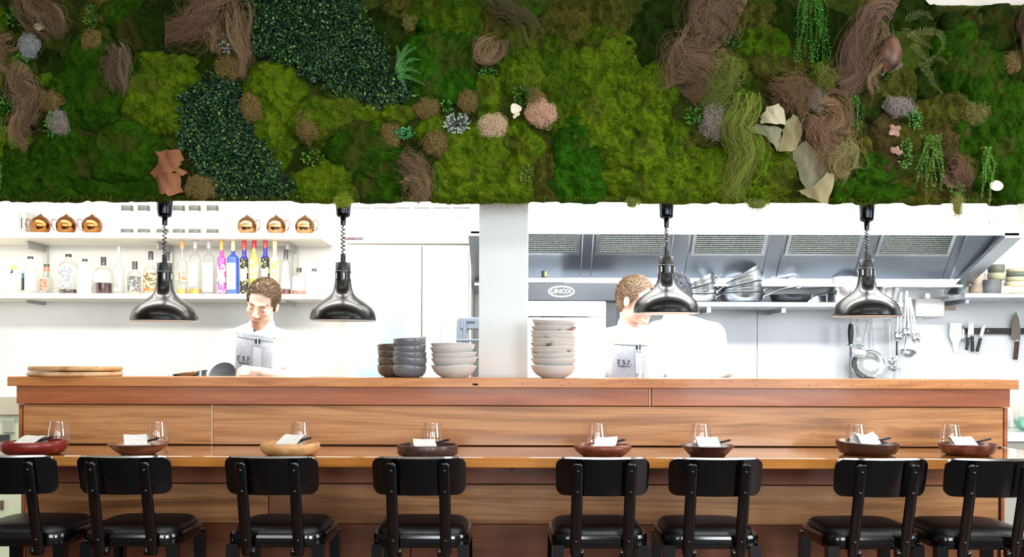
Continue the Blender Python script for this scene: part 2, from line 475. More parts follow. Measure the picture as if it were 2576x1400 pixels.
tab = MB().rspan(-2.17, 2.17, -.252, .254, -.0205, .0205, .004, 2).build('dining_shelf', W_TABLE, None, loc=to)
tag(tab, 'polished timber dining shelf along the bar, set with wooden bowls', 'counter')
M_SSB = mat('shelf_bracket_steel', '#202022', .5, .6)
for x in (-1.9, -.95, 0, .95, 1.9):
    MB().prism([(0, 0), (.005, 0), (.005, 0)], 0, 0.001) if False else None
    MB().span(x - .01, x + .01, 3.98, 4.43, TZ - .062, TZ - .042).build('bracket', M_SSB, tab, org=to)

# ------------------------------------------------------------------ bar stools with backs
M_SEAT = noisy('black_leather', '#0b0a0c', '#121014', 30, .38, bump=.15, bscale=220)


def make_stool():
    t = thing('bar_stool', (0, 0, 0), '', 'stool', 'black steel stools along the dining shelf')
    sw = .181
    hw = lambda t_, w_=.168: w_ * (1 if 0 else 1)
    # padded seat: superellipse dome
    mb = MB(); n = 36; rings = [(1.0, .0), (1.0, .012), (.975, .022), (.9, .030), (.7, .034), (.4, .036), (.05, .0365)]
    vs = []; fs = []
    for s_, z in rings:
        for k in range(n):
            a = 2 * PI * k / n; c, d = math.cos(a), math.sin(a)
            rr = 1 / (abs(c) ** 5 + abs(d) ** 5) ** .2
            vs.append((c * rr * s_ * .166, d * rr * s_ * .168, z))
    for i in range(len(rings) - 1):
        for k in range(n):
            q = (k + 1) % n; fs.append((i * n + k, i * n + q, (i + 1) * n + q, (i + 1) * n + k))
    fs.append(tuple((len(rings) - 1) * n + k for k in range(n))); fs.append(tuple(range(n))[::-1])
    mb.add(vs, fs, Matrix.Translation((0, 0, .645))); mb.build('seat_pad', M_SEAT, t, smooth=60)
    mb = MB(); prof = [(.985, .600), (1.0, .606), (1.0, .640), (.985, .648), (.93, .649), (.90, .645), (.90, .602)]; vs = []; fs = []
    for s_, z in prof:
        for k in range(n):
            a = 2 * PI * k / n; c, d = math.cos(a), math.sin(a); rr = 1 / (abs(c) ** 7 + abs(d) ** 7) ** (1 / 7)
            vs.append((c * rr * s_ * sw, d * rr * s_ * sw, z))
    m_ = len(prof)
    for i in range(m_):
        j = (i + 1) % m_
        for k in range(n):
            q = (k + 1) % n; fs.append((i * n + k, i * n + q, j * n + q, j * n + k))
    mb.add(vs, fs); mb.span(-.16, .16, -.16, .16, .630, .644); mb.build('seat_frame', M_BLACK, t)
    for sx in (-1, 1):
        for sy in (-1, 1):
            mb = MB(); x0, y0 = sx * .158, sy * .158; x1, y1 = sx * .180, sy * .180
            vs = []
            for (x, y, z, h_) in ((x0, y0, .612, .021), (x1, y1, .010, .012)):
                vs += [(x - h_, y - h_, z), (x + h_, y - h_, z), (x + h_, y + h_, z), (x - h_, y + h_, z)]
            mb.add(vs, [(0, 1, 2, 3), (7, 6, 5, 4), (1, 0, 4, 5), (2, 1, 5, 6), (3, 2, 6, 7), (0, 3, 7, 4)])
            lg = mb.build('leg', M_BLACK, t)
            MB().lathe([(0, 0), (.016, 0), (.016, .012), (0, .014)], 12, Matrix.Translation((x1, y1, .010))).build('foot_cap', mat('black_rubber', '#0c0c0c', .8), lg)
    for a, b_ in (((-.172, -.172), (.172, -.172)), ((-.172, .172), (.172, .172)), ((-.172, -.172), (-.172, .172)), ((.172, -.172), (.172, .172))):
        MB().tube([(a[0], a[1], .22), (b_[0], b_[1], .22)], .009, 8).build('foot_rail', M_BLACK, t)
    # reclined flat posts, rounded at the top, with bolts and the pivot bracket at the foot
    def py(z): return -.188 - max(0, (z - .585)) * .27
    for sx in (-1, 1):
        x = sx * .096; mb = MB(); vs = []; fs = []; zs = [.572, .578, .59, .62, .70, .78, .86, .908, .917, .922, .925]; ws = [.012, .017, .02, .0205, .0205, .0205, .0205, .0205, .0185, .014, .007]
        pr = [(-1, 0), (-.86, -.7), (-.5, -1), (.5, -1), (.86, -.7), (1, 0), (1, .4), (-1, .4)]
        for z, w_ in zip(zs, ws):
            for u, v in pr: vs.append((x + u * w_, py(z) - .012 + v * .008, z))
        L = len(pr)
        for i in range(len(zs) - 1):
            for k in range(L): q = (k + 1) % L; fs.append((i * L + k, i * L + q, (i + 1) * L + q, (i + 1) * L + k))
        fs.append(tuple(range(L))[::-1]); fs.append(tuple((len(zs) - 1) * L + k for k in range(L)))
        po = mb.add(vs, fs).build('back_post', M_BLACK, t, smooth=50)
        for z in (.895, .818, .632):
            MB().lathe([(0, 0), (.0065, 0), (.0055, .003), (.003, .0048), (0, .0053)], 12, Matrix.Translation((x, py(z) - .0195, z)) @ Matrix.Rotation(R(90), 4, 'X')).build('bolt', M_BLACK, po)
        mb = MB().lathe([(0, -.007), (.017, -.007), (.019, -.004), (.019, .004), (.017, .007), (0, .007)], 18, Matrix.Translation((x - sx * .023, -.19, .588)) @ Matrix.Rotation(R(90), 4, 'Y') @ Matrix.Rotation(0, 4, 'X'))
        mb.build('pivot_bracket', M_BLACK, t)
    def yf(x, z): return -.188 - (z - .585) * .27 - .002 + (x / .172) ** 2 * .052
    def hw2(t_):
        r = .22; e = 0
        if t_ < r: e = 1 - math.sqrt(max(0, 1 - ((r - t_) / r) ** 2))
        if t_ > 1 - r: e = 1 - math.sqrt(max(0, 1 - ((t_ - 1 + r) / r) ** 2))
        return .172 - .004 * (1 - t_) - .03 * e
    mb = MB(); z0, z1 = .801, .938; nv = 22; ts = [.5 - .5 * math.cos(PI * j / nv) for j in range(nv + 1)]
    # panel rows are spaced closer towards the rounded corners
    vs = []; fs = []; nu = 18; W_ = nu + 1; N = W_ * (nv + 1); th = .014
    for side in (0, 1):
        for t_ in ts:
            z = z0 + (z1 - z0) * t_; h = hw2(t_)
            for i in range(nu + 1):
                x = -h + 2 * h * i / nu; t2 = side * (.007 + th * (1 - (x / .175) ** 4)); vs.append((x, yf(x, z) + t2 * .966, z + t2 * .30))
    for j in range(nv):
        for i in range(nu):
            a = j * W_ + i; fs.append((a, a + 1, a + W_ + 1, a + W_)); fs.append((N + a + W_, N + a + W_ + 1, N + a + 1, N + a))
        a = j * W_; fs.append((a + W_, N + a + W_, N + a, a)); a += nu; fs.append((a, N + a, N + a + W_, a + W_))
    for i in range(nu):
        fs.append((i, N + i, N + i + 1, i + 1)); a = nv * W_ + i; fs.append((a + 1, N + a + 1, N + a, a))
    o = mb.add(vs, fs).build('backrest', M_BLACK, t, smooth=40)
    bv = o.modifiers.new('edge', 'BEVEL'); bv.width = .003; bv.segments = 2; bv.limit_method = 'ANGLE'; bv.angle_limit = R(50)
    return t


stool = make_stool()
SL = [(10, 'black stool cut off by the left edge of the picture', 0), (301, 'black stool in front of the shallow brown bowl, second from the left edge', 0),
      (679, 'black stool in front of the pale tan wooden bowl', -1), (1052, 'black stool in front of the straight-sided dark walnut bowl', 0),
      (1516, 'black stool in front of the round red-brown bowl beside the widest gap', 1), (1806, 'black stool in front of the small dark conical bowl', 0),
      (2224, 'black stool in front of the two-toned dark and cream bowl', 1.5), (2509, 'black stool cut off by the right edge of the picture', 0)]
for i, (px, lab, rz) in enumerate(SL):
    o = stool if i == 0 else copy_tree(stool)
    o.location = (at(px, 1150, 3.66).x, 3.925, -.010); o.rotation_euler.z = R(rz); o['label'] = lab

# ------------------------------------------------------------------ place settings
def wood2(name, a, b, c, rough=.35):
    return wood(name, [(.25, a), (.5, b), (.72, c)], rough, .1, sx=6, sz=26, fine=.4)


BW = [  # centre px, width px, base row px, profile style, material, label
    (85, 160, 1147, 'round', wood2('red_lacquer_wood', '#5e1712', '#7a221a', '#8a3026'), 'large red wooden bowl with thick rounded sides, leftmost on the dining shelf'),
    (348, 146, 1146, 'flare', wood2('brown_flared_wood', '#5a2f1c', '#7d4930', '#9a6446'), 'shallow flared brown wooden bowl holding a folded napkin'),
    (730, 148, 1148, 'round', wood2('pale_tan_wood', '#b37f4c', '#cf9c64', '#dcae7a'), 'pale tan wooden bowl with thick rounded rim'),
    (1076, 153, 1152, 'drum', wood2('walnut_dark_wood', '#33201a', '#4a3028', '#5e4034'), 'dark walnut bowl with upright sides and a stepped foot'),
    (1516, 144, 1151, 'rolled', wood2('red_brown_wood', '#5c2a1c', '#7a3c28', '#8c4c36'), 'red-brown wooden bowl with bulging rolled rim'),
    (1780, 134, 1151, 'cone', wood2('plum_dark_wood', '#2e1814', '#452520', '#54302a'), 'small dark plum wooden bowl with straight conical sides'),
    (2182, 150, 1148, 'round2', None, 'dark brown wooden bowl with a cream sapwood side'),
    (2434, 137, 1148, 'soft', wood2('rosewood_dark', '#3c1d14', '#5c3020', '#7a4a38'), 'dark rosewood bowl, rightmost on the dining shelf'),
]
m7 = noisy('two_tone_wood', '#3a2015', '#dcc3a4', 7, .35, stretch=(.7, .4, 1.2), detail=2, lo=.52, hi=.56)
PROF = {
    'round': lambda r, h: [(0, .0), (.70 * r, .0), (.86 * r, .12 * h), (.97 * r, .4 * h), (r, .68 * h), (.985 * r, .92 * h), (.955 * r, h), (.92 * r, .97 * h), (.90 * r, .8 * h), (.82 * r, .35 * h), (.65 * r, .2 * h), (0, .17 * h)],
    'flare': lambda r, h: [(0, 0), (.52 * r, 0), (.66 * r, .18 * h), (.86 * r, .6 * h), (.985 * r, .95 * h), (r, h), (.975 * r, .985 * h), (.84 * r, .66 * h), (.6 * r, .26 * h), (0, .2 * h)],
    'drum': lambda r, h: [(0, 0), (.86 * r, 0), (.88 * r, .06 * h), (.88 * r, .13 * h), (.96 * r, .15 * h), (.985 * r, .25 * h), (r, .9 * h), (.99 * r, .98 * h), (.96 * r, h), (.93 * r, .97 * h), (.90 * r, .3 * h), (.8 * r, .22 * h), (0, .2 * h)],
    'rolled': lambda r, h: [(0, 0), (.66 * r, 0), (.8 * r, .2 * h), (.95 * r, .5 * h), (r, .7 * h), (.99 * r, .88 * h), (.95 * r, .98 * h), (.9 * r, h), (.86 * r, .93 * h), (.82 * r, .6 * h), (.7 * r, .25 * h), (0, .18 * h)],
    'cone': lambda r, h: [(0, 0), (.62 * r, 0), (.8 * r, .45 * h), (.975 * r, .93 * h), (r, .985 * h), (.985 * r, h), (.96 * r, .97 * h), (.78 * r, .5 * h), (.6 * r, .2 * h), (0, .16 * h)],
    'soft': lambda r, h: [(0, 0), (.7 * r, 0), (.86 * r, .15 * h), (.95 * r, .45 * h), (.99 * r, .8 * h), (r, .97 * h), (.975 * r, h), (.945 * r, .95 * h), (.88 * r, .45 * h), (.68 * r, .2 * h), (0, .16 * h)],
}
PROF['round2'] = PROF['soft']
BH = [.052, .042, .048, .046, .047, .044, .052, .046]
M_NAP = noisy('linen_napkin', '#d9d6d2', '#e6e3de', 40, .85, bump=.25, bscale=900)
M_HANDLE = mat('knife_handle_dark', '#2a2628', .4); M_CUT = mat('cutlery_steel', '#b8b8ba', .22, 1.0)
GX = [148, 398, 756, 1088, 1502, 1763, 2154, 2390]
PLACE = ['beside the red bowl at the left end', 'behind the shallow flared brown bowl', 'behind the pale tan bowl', 'behind the dark walnut drum bowl',
         'behind the red-brown rolled-rim bowl', 'behind the small dark conical bowl', 'behind the two-toned bowl', 'behind the rightmost rosewood bowl']
INB = ['in the red bowl at the left end', 'in the shallow flared brown bowl', 'in the pale tan bowl', 'in the dark walnut drum bowl', 'in the red-brown rolled-rim bowl',
       'in the small dark conical bowl', 'in the two-toned bowl', 'in the rightmost rosewood bowl']
NSH = ['flat folded off-white linen napkin ', 'sloping folded off-white linen napkin ', 'creased off-white linen napkin ', 'low off-white linen napkin ', 'upright square off-white linen napkin ',
       'tilted folded off-white linen napkin ', 'two-pointed off-white linen napkin ', 'drooping off-white linen napkin ']


def napkin(i, C, r, h):
    """a folded cloth: layered base fold plus a raised flap"""
    mb = MB(); rnd = random.Random(40 + i)
    L = .1; nb = 10
    rise = [.026, .038, .036, .022, .046, .034, .036, .03][i]; rz = R([-12, 14, -16, 4, 2, -6, 10, -8][i])
    Mx = Matrix.Translation(C + Vector(([-.02, .0, -.005, -.005, .0, .01, -.01, -.01][i], .0, .45 * h + .004))) @ Matrix.Rotation(rz, 4, 'Z') @ Matrix.Scale(.84, 4)

    def sheet(prof, x0, x1, th, wav, sk=0.0, nx=8):
        vs = []; fs = []; n = len(prof)
        for s_ in (0, 1):
            for k, (y, z) in enumerate(prof):
                for j in range(nx + 1):
                    u = j / nx; x = x0 + (x1 - x0) * u + sk * z
                    vs.append((x, y, z + s_ * th + wav * math.sin(u * 5 + k * .7) * (k / n) + (.02 * abs(u - .5) * 2 if i == 6 and k > n * .5 else 0)))
        W_ = nx + 1; N = W_ * n
        for k in range(n - 1):
            for j in range(nx):
                a = k * W_ + j; fs.append((a, a + 1, a + W_ + 1, a + W_)); fs.append((N + a + W_, N + a + W_ + 1, N + a + 1, N + a))
            a = k * W_; fs.append((a + W_, N + a + W_, N + a, a)); a += nx; fs.append((a, N + a, N + a + W_, a + W_))
        for j in range(nx):
            fs.append((j, N + j, N + j + 1, j + 1)); a = (n - 1) * W_ + j; fs.append((a + 1, N + a + 1, N + a, a))
        mb.add(vs, fs, Mx)
    for q in range(3):
        z = q * .005 + .006
        fold = [(-.052 + q * .004, z), (-.05, z + .001), (0, z), (.05, z)]
        sheet(fold, -.055 + q * .003, .05 - q * .002, .0036, .0012)
    if i == 4: flap = [(-.02, .02), (-.022, .032), (-.018, .046), (-.008, .056), (.004, .058), (.02, .05)]
    else: flap = [(-.045, .021), (-.02, .024 + rise * .35), (.005, .024 + rise * .8), (.03, .024 + rise), (.048, .02 + rise * .85), (.055, .018)]
    sheet(flap, -.05, .052, .0022, .003, sk=.3 * (-1) ** i)
    o = mb.build('napkin', M_NAP, None, org=C + Vector((0, 0, .45 * h)), smooth=60)
    tag(o, NSH[i] + INB[i], 'napkin', 'napkins in the table bowls')
    # a table knife laid against the fold
    d = Vector((.085, -.03, .024)).normalized(); st = C + Vector((.018, .005, .45 * h + .027)); Q = d.to_track_quat('X', 'Z').to_matrix().to_4x4()
    K = thing('table_knife', st, 'dark-handled table knife lying on the napkin ' + INB[i], 'knife', 'table knives on the napkins')
    MB().rspan(.0, .075, -.006, .006, -.0045, .0045, .003, 2, Q).build('handle', M_HANDLE, K)
    MB().add([(0, -.006, -.001), (0, .006, -.001), (-.07, .006, 0), (-.085, 0, 0), (0, -.006, .001), (0, .006, .001), (-.07, .006, .001), (-.085, 0, .001)],
             [(0, 1, 2, 3), (7, 6, 5, 4), (0, 4, 5, 1), (1, 5, 6, 2), (2, 6, 7, 3), (3, 7, 4, 0)], Q).build('blade', M_CUT, K)


for i, (px, wpx, by, sty, m_, lab) in enumerate(BW):
    fY = F * (EYE - TZ) / (by - ROLL * (px - CX) - YH)
    r = mlen(wpx, fY + .1) / 2; cY = fY + r * (.75 if sty in ('round', 'drum', 'soft', 'round2') else .62)
    C = Vector((at(px, by, cY).x, cY, TZ)); h = BH[i]
    oval = [1.0, 1, 1, 1, 1, 1, .93, .95][i]
    wob = None
    if sty == 'round2': wob = lambda rr, z, a: (rr * (1 + .03 * math.cos(2 * a + .6)), z * (1 + .10 * math.cos(a + .3)))
    if i == 0: wob = lambda rr, z, a: (rr, z * (1 + .05 * math.cos(a)))
    o = MB().lathe(PROF[sty](r, h), 44, None, wob).build('wooden_bowl', m_ or m7, None, loc=C, smooth=50); o.rotation_euler.z = [0, 1, 2.2, .4, 1.2, 2, 2.9, 1.8][i]
    tag(o, lab, 'bowl', 'wooden bowls on the dining shelf')
    napkin(i, C, r, h)
    g = MB(); gp = [(0, .004), (.022, .0), (.028, .001), (.0335, .006), (.0405, .022), (.044, .042), (.0425, .062), (.038, .088), (.034, .108), (.0333, .1135), (.0325, .1135), (.0332, .108), (.0372, .088), (.0414, .062), (.0428, .042), (.0392, .023), (.031, .0105), (.02, .008), (0, .008)]
    gY = 4.225
    o = g.lathe(gp, 40).build('stemless_glass', M_GLASS, None, loc=Vector((at(GX[i], 1130, gY).x, gY, TZ)), smooth=60)
    tag(o, 'clear stemless tumbler glass ' + PLACE[i], 'glass', 'stemless glasses on the dining shelf')

# ------------------------------------------------------------------ things standing on the ledge
LT = LZ + .0
W_BRD = wood('olive_wood_board', [(.3, '#a06a38'), (.48, '#c99a62'), (.62, '#dcb27c'), (.74, '#5c3018'), (.8, '#cf9f68')], .45, sx=4, sz=10)
W_BRD2 = wood('pale_board', [(.3, '#b98a5c'), (.5, '#d8b48a'), (.75, '#c89d70')], .45, sx=4, sz=10)
for k, (z, wpx, m_, lab, cx) in enumerate([(0, 224, W_BRD2, 'pale round wooden serving board, lower of the two on the ledge', 190), (.0235, 222, W_BRD, 'streaky olive wood round serving board, upper of the two on the ledge', 191)]):
    Y = 4.52; r = mlen(wpx, Y) / 2; c = at(cx, 940, Y)
    o = MB().lathe([(0, 0), (r * .95, 0), (r * .99, .004), (r, .010), (r * .99, .018), (r * .97, .021), (0, .021)], 56).build('serving_board', m_, None, loc=Vector((c.x, Y, LT + z)), smooth=50)
    o.rotation_euler = (0, R(.5 if k else 0), .3 + k); tag(o, lab, 'board', 'round serving boards on the ledge')

M_DARKB = noisy('charcoal_glaze', '#5f6165', '#707276', 12, .25, bump=.1, bscale=60, rand=True)
M_BRNB = noisy('brown_reflection_glaze', '#4c443a', '#5f5344', 12, .3, bump=.1, bscale=60, rand=True)  # dark glaze with the brown reflected on the rear stack coloured in
M_SPK = noisy('speckled_stoneware', '#d2cfc8', '#c6c1b8', 6, .42, rand=True)


def speckle(name, base, dot, rough=.4, sc=140, brown=None):
    if name in MATS: return MATS[name]
    m = mat(name, base, rough); n, l, b = nodes(m); nt = m.node_tree
    tc = n.new('ShaderNodeTexCoord'); oi = n.new('ShaderNodeObjectInfo'); va = n.new('ShaderNodeVectorMath'); va.operation = 'ADD'
    sc_ = n.new('ShaderNodeMath'); sc_.operation = 'MULTIPLY'; sc_.inputs[1].default_value = 9; l.new(oi.outputs['Random'], sc_.inputs[0])
    l.new(tc.outputs['Object'], va.inputs[0]); l.new(sc_.outputs[0], va.inputs[1])
    v = n.new('ShaderNodeTexVoronoi'); v.inputs['Scale'].default_value = sc; l.new(va.outputs[0], v.inputs['Vector'])
    r = ramp(nt, [(.10, dot), (.2, base)]); l.new(v.outputs['Distance'], r.inputs[0]); out = r.outputs[0]
    if brown:
        ns = n.new('ShaderNodeTexNoise'); ns.inputs['Scale'].default_value = 14; ns.inputs['Detail'].default_value = 5; l.new(va.outputs[0], ns.inputs['Vector'])
        r2 = ramp(nt, [(.53, (0, 0, 0)), (.60, (1, 1, 1))]); l.new(ns.outputs[0], r2.inputs[0])
        mx = n.new('ShaderNodeMix'); mx.data_type = 'RGBA'; l.new(r2.outputs[0], mx.inputs['Factor']); l.new(out, mx.inputs['A']); mx.inputs['B'].default_value = (*lin(brown), 1)
        out = mx.outputs['Result']
    l.new(out, b.inputs['Base Color'])
    return m


M_SPEC = speckle('speckled_white_glaze', '#cfccc6', '#8a8278', sc=260)
M_SPECB = speckle('brown_edged_glaze', '#cbc6bd', '#8a8278', sc=260, brown='#7a5b40')


def cbowl(c, r, h, tilt, tdir, m_, lab, grp, seed, foot=.5):
    rnd = random.Random(seed); p1, p2 = rnd.uniform(0, 6), rnd.uniform(0, 6)
    wob = lambda rr, z, a: (rr * (1 + .012 * math.cos(2 * a + p1)), z + (.0022 * math.cos(2 * a + p2) + .0012 * math.cos(3 * a + p1)) * (z / h))
    if foot > .5: pf = [(0, 0), (foot * r, 0), (foot * r + .003, .003), (.78 * r, .13 * h), (.92 * r, .35 * h), (.985 * r, .62 * h), (r, .9 * h), (.99 * r, .985 * h), (.975 * r, h), (.955 * r, .97 * h), (.93 * r, .6 * h), (.84 * r, .3 * h), (.6 * r, .12 * h), (0, .08 * h)]
    else: pf = [(0, 0), (foot * r, 0), (foot * r + .003, .003), (.70 * r, .2 * h), (.87 * r, .48 * h), (.975 * r, .85 * h), (r, .97 * h), (.985 * r, h), (.965 * r, .97 * h), (.94 * r, .8 * h), (.81 * r, .42 * h), (.6 * r, .16 * h), (0, .09 * h)]
    o = MB().lathe(pf, 40, None, wob).build('ceramic_bowl', m_, None, loc=c, smooth=60)
    o.rotation_euler = Euler((R(tilt) * math.sin(tdir), R(tilt) * math.cos(tdir), 0)); o.rotation_euler.z = rnd.uniform(0, 6) * 0
    tag(o, lab, 'bowl', grp); return o


def nth(k, n):
    if k == 0: return 'bottom'
    if k == n - 1: return 'top'
    return ['', 'second', 'third', 'fourth', 'fifth', 'sixth', 'seventh', 'eighth', 'ninth', 'tenth'][k]


def stack(px, Y, rpx, rows, h, m_, desc, grp, tilts, foot=.5, seed=0):
    """rows: rim row of each bowl, bottom first"""
    r = mlen(rpx, Y); n = len(rows); x = at(px, 900, Y).x
    z = LT
    for k in range(n):
        zr = at(px, rows[k], Y).z
        zb = LT if k == 0 else zr - h
        mm = m_[k % len(m_)] if isinstance(m_, list) else m_
        pos = nth(k, n); pos = pos + ' bowl' if k in (0, n - 1) else pos + ' bowl from the bottom'
        cbowl(Vector((x + tilts[k][1] * .002, Y, zb)), r * tilts[k][2], (zr - zb), tilts[k][0], 0, mm, desc % pos, grp, seed + k, foot)


GD = 'charcoal bowls stacked on the ledge'
stack(992, 4.56, 43, [917, 899, 881, 864], .047, M_BRNB, 'charcoal bowl coloured with brown reflections, %s of the rear dark stack', GD, [(0, 0, 1), (1, 0, 1), (-2, 0, .97), (-5, 0, .97)], foot=.56, seed=10)
stack(1030, 4.48, 42.5, [918, 898, 884, 869, 850], .050, M_DARKB, 'glossy charcoal bowl, %s of the front dark stack', GD, [(0, 0, 1), (1, 0, 1.02), (3, -1, 1), (-5, 2, .97), (-4, 2, .98)], foot=.56, seed=20)
stack(1142, 4.50, 59, [918, 900, 887, 871, 863], .050, M_SPEC, 'speckled off-white bowl, %s of the stack left of the pillar', 'off-white bowls left of the pillar', [(0, 0, .985), (0, 0, .97), (-1.2, 0, .96), (-2, -3, .96), (1, -3, .96)], seed=30)
stack(1392, 4.50, 58, [918, 901, 888, 880, 871, 861, 852, 842, 832, 820, 806], .046, [M_SPEC, M_SPEC, M_SPEC, M_SPECB, M_SPEC, M_SPECB, M_SPEC, M_SPECB, M_SPEC, M_SPECB, M_SPEC],
      'speckled stoneware bowl, %s of the tall stack right of the pillar', 'stoneware bowls right of the pillar',
      [(0, 0, 1), (1, 0, 1), (-3, 2, .98), (-1, 0, .96), (-2, -1, .96), (1, -1, .97), (2, 0, .97), (2, -1, .97), (1, -2, .98), (2, 0, .97), (4, -1, .97)], seed=40)

# ------------------------------------------------------------------ rise-and-fall heat lamps over the pass
M_LAMP = noisy('black_lamp_enamel', (.004, .004, .004), (.006, .006, .006), 60, .25, bump=.03, bscale=500, coat=.1, spec=.35)
M_LCUP = mat('dark_chrome_cup', '#2a2c30', .12, 1.0); M_LRIM = mat('white_lamp_inside', '#eeeae2', .5); M_SLOT = mat('pale_vent_slot', '#c9ccd0', .4)
LY = 4.78


def heat_lamp(px, yb, ring, stem, neck, cup, lab):
    c = at(px, 700, LY); x = c.x; Z = lambda y: at(px, y, LY).z; r = lambda q: mlen(q, LY)
    o = Vector((x, LY, Z(yb))); t = thing('heat_lamp', o, lab, 'lamp', 'black heat lamps over the pass')
    L = lambda prof: [(r(a), Z(b_) - o.z) for a, b_ in prof]
    y0 = yb
    outer = [(82, y0), (83.2, y0 - 2), (83, y0 - 5), (82, y0 - 13), (79, y0 - 22), (74, y0 - 31), (66, y0 - 39), (56, y0 - 47), (45, y0 - 54), (35, y0 - 61), (28, y0 - 68), (24, y0 - 77), (21.5, y0 - 88), (20, y0 - 100)]
    inner = [(18, y0 - 100), (19.5, y0 - 88), (22, y0 - 77), (26, y0 - 68), (33, y0 - 60), (43, y0 - 53), (54, y0 - 46), (64, y0 - 38), (72, y0 - 30), (77, y0 - 21), (80, y0 - 12), (81, y0 - 2)]
    MB().lathe(L(outer), 56).build('shade', M_LAMP, t, smooth=60)
    MB().lathe(L([(82.6, y0 + .6), (81, y0 - .8)] + inner[::-1][:-1] + [(0, y0 - 99)]), 48).build('shade_lining', M_LRIM, t, smooth=60)
    sl = MB().lathe(L([(20, y0 - 99), (20, ring + 22), (19, ring + 21)]), 32).build('vent_sleeve', M_LAMP, t)
    for k in range(6):
        a = k * PI / 3 + .26
        MB().rbox((r(20.2) * math.sin(a), -r(20.2) * math.cos(a), Z((ring + 22 + y0 - 99) / 2) - o.z), (.0065, .004, r(15)), .002, 1).build('vent_slot', M_SLOT, sl) if False else \
            MB().rbox((0, 0, 0), (.0065, .005, r(15)), .002, 1, Matrix.Translation((r(19.6) * math.sin(a), -r(19.6) * math.cos(a), Z((ring + 22 + y0 - 99) / 2) - o.z)) @ Matrix.Rotation(a, 4, 'Z')).build('vent_slot', M_SLOT, sl)
    MB().lathe(L([(10, ring + 22), (18.5, ring + 21), (18.6, ring + 20), (18.6, ring + 2), (17.5, ring), (0, ring)]), 32).build('collar', mat('black_matt_plastic', '#0d0d0e', .4), t)
    MB().lathe(L([(6.5, ring + 1), (6.2, stem), (3, stem - 1)]), 18).build('stem', MATS['black_matt_plastic'], t)
    MB().rbox((r(5), -.006, Z(ring - 8) - o.z), (.007, .008, r(16)), .002, 1).build('cord_clip', MATS['black_matt_plastic'], t)
    zt, zb = Z(neck) - o.z, Z(stem) - o.z; turns = 7; pts = []
    for k in range(turns * 10 + 1):
        a = k / 10 * 2 * PI; f = k / (turns * 10); rr = r(5) * min(1, f * 8, (1 - f) * 8 + .15)
        pts.append((rr * math.cos(a), rr * math.sin(a), zb + (zt - zb) * f))
    MB().tube(pts, .0030, 6).build('coiled_cord', MATS['black_matt_plastic'], t)
    MB().lathe(L([(4, neck), (6.5, neck - .5), (6.8, cup + 4), (8, cup + 1), (0, cup)]), 20).build('cord_grip', M_LCUP, t)
    MB().lathe(L([(8, cup + 1), (14, cup - .5), (16.8, cup - 4), (17.6, cup - 9), (21, cup - 48), (22.5, cup - 68), (22.5, 905 - (2.085 - EYE) * F / LY + (ROLL * (px - CX)))]), 36).build('ceiling_cup', M_LCUP, t)
    # warm bulb inside
    MB().lathe([(0, .02), (.02, .025), (.034, .045), (.036, .065), (.02, .1), (.014, .13)], 20).build('bulb', mat('frosted_bulb', '#f2ead8', .3), t)


heat_lamp(414, 807, 661, 640, 567, 546, 'black heat lamp hanging in front of the spirit bottles, leftmost')
heat_lamp(863, 806, 660, 638, 567, 546, 'black heat lamp hanging in front of the white fridge')
heat_lamp(1676, 788, 645, 620, 573, 549, "black heat lamp hanging in front of the second chef's face")
heat_lamp(2180, 796, 653, 631, 580, 557, 'black heat lamp hanging in front of the hanging ladles, rightmost')
# ------------------------------------------------------------------ the moss wall
MY = 4.445                                    # face of the bulkhead
MP = 4.385                                    # typical depth of the moss surface
M_MOSS = attr_mat('moss_green', .95, .08, .22, 260)
M_LEAF = attr_mat('small_leaves', .38, .35)
M_FIB = attr_mat('dry_fibre', .7, .2)
MO = Vector((0, MY, at(1288, 500, MP).z))
mw = thing('moss_wall', MO, 'wide wall of cushion and sheet moss hanging above the bar', 'moss wall')
ZB = at(1288, 502, MP).z


def wp(px, py): p = at(px, py, MP); return p.x, p.z


#          base colour a, base colour b, lump amp/scale, fine amp/scale, tuft length, tuft density (per m2)
KIND = {
    'D': ((.014, .044, .0010), (.038, .118, .0022), .022, .060, .0045, .014, .0034, 62000),
    'V': ((.014, .060, .0012), (.038, .155, .0040), .020, .050, .0045, .014, .0034, 62000),
    'K': ((.010, .024, .0016), (.028, .056, .0034), .020, .060, .005, .016, .0040, 46000),
    'M': ((.034, .078, .0024), (.100, .178, .0055), .020, .055, .009, .017, .0055, 70000),
    'B': ((.048, .105, .0024), (.168, .262, .0085), .022, .060, .0115, .018, .0062, 92000),
    'O': ((.046, .052, .0060), (.130, .132, .0180), .018, .050, .011, .016, .0075, 64000),
    'N': ((.060, .045, .014), (.120, .085, .028), .014, .050, .010, .016, .0075, 56000),
}


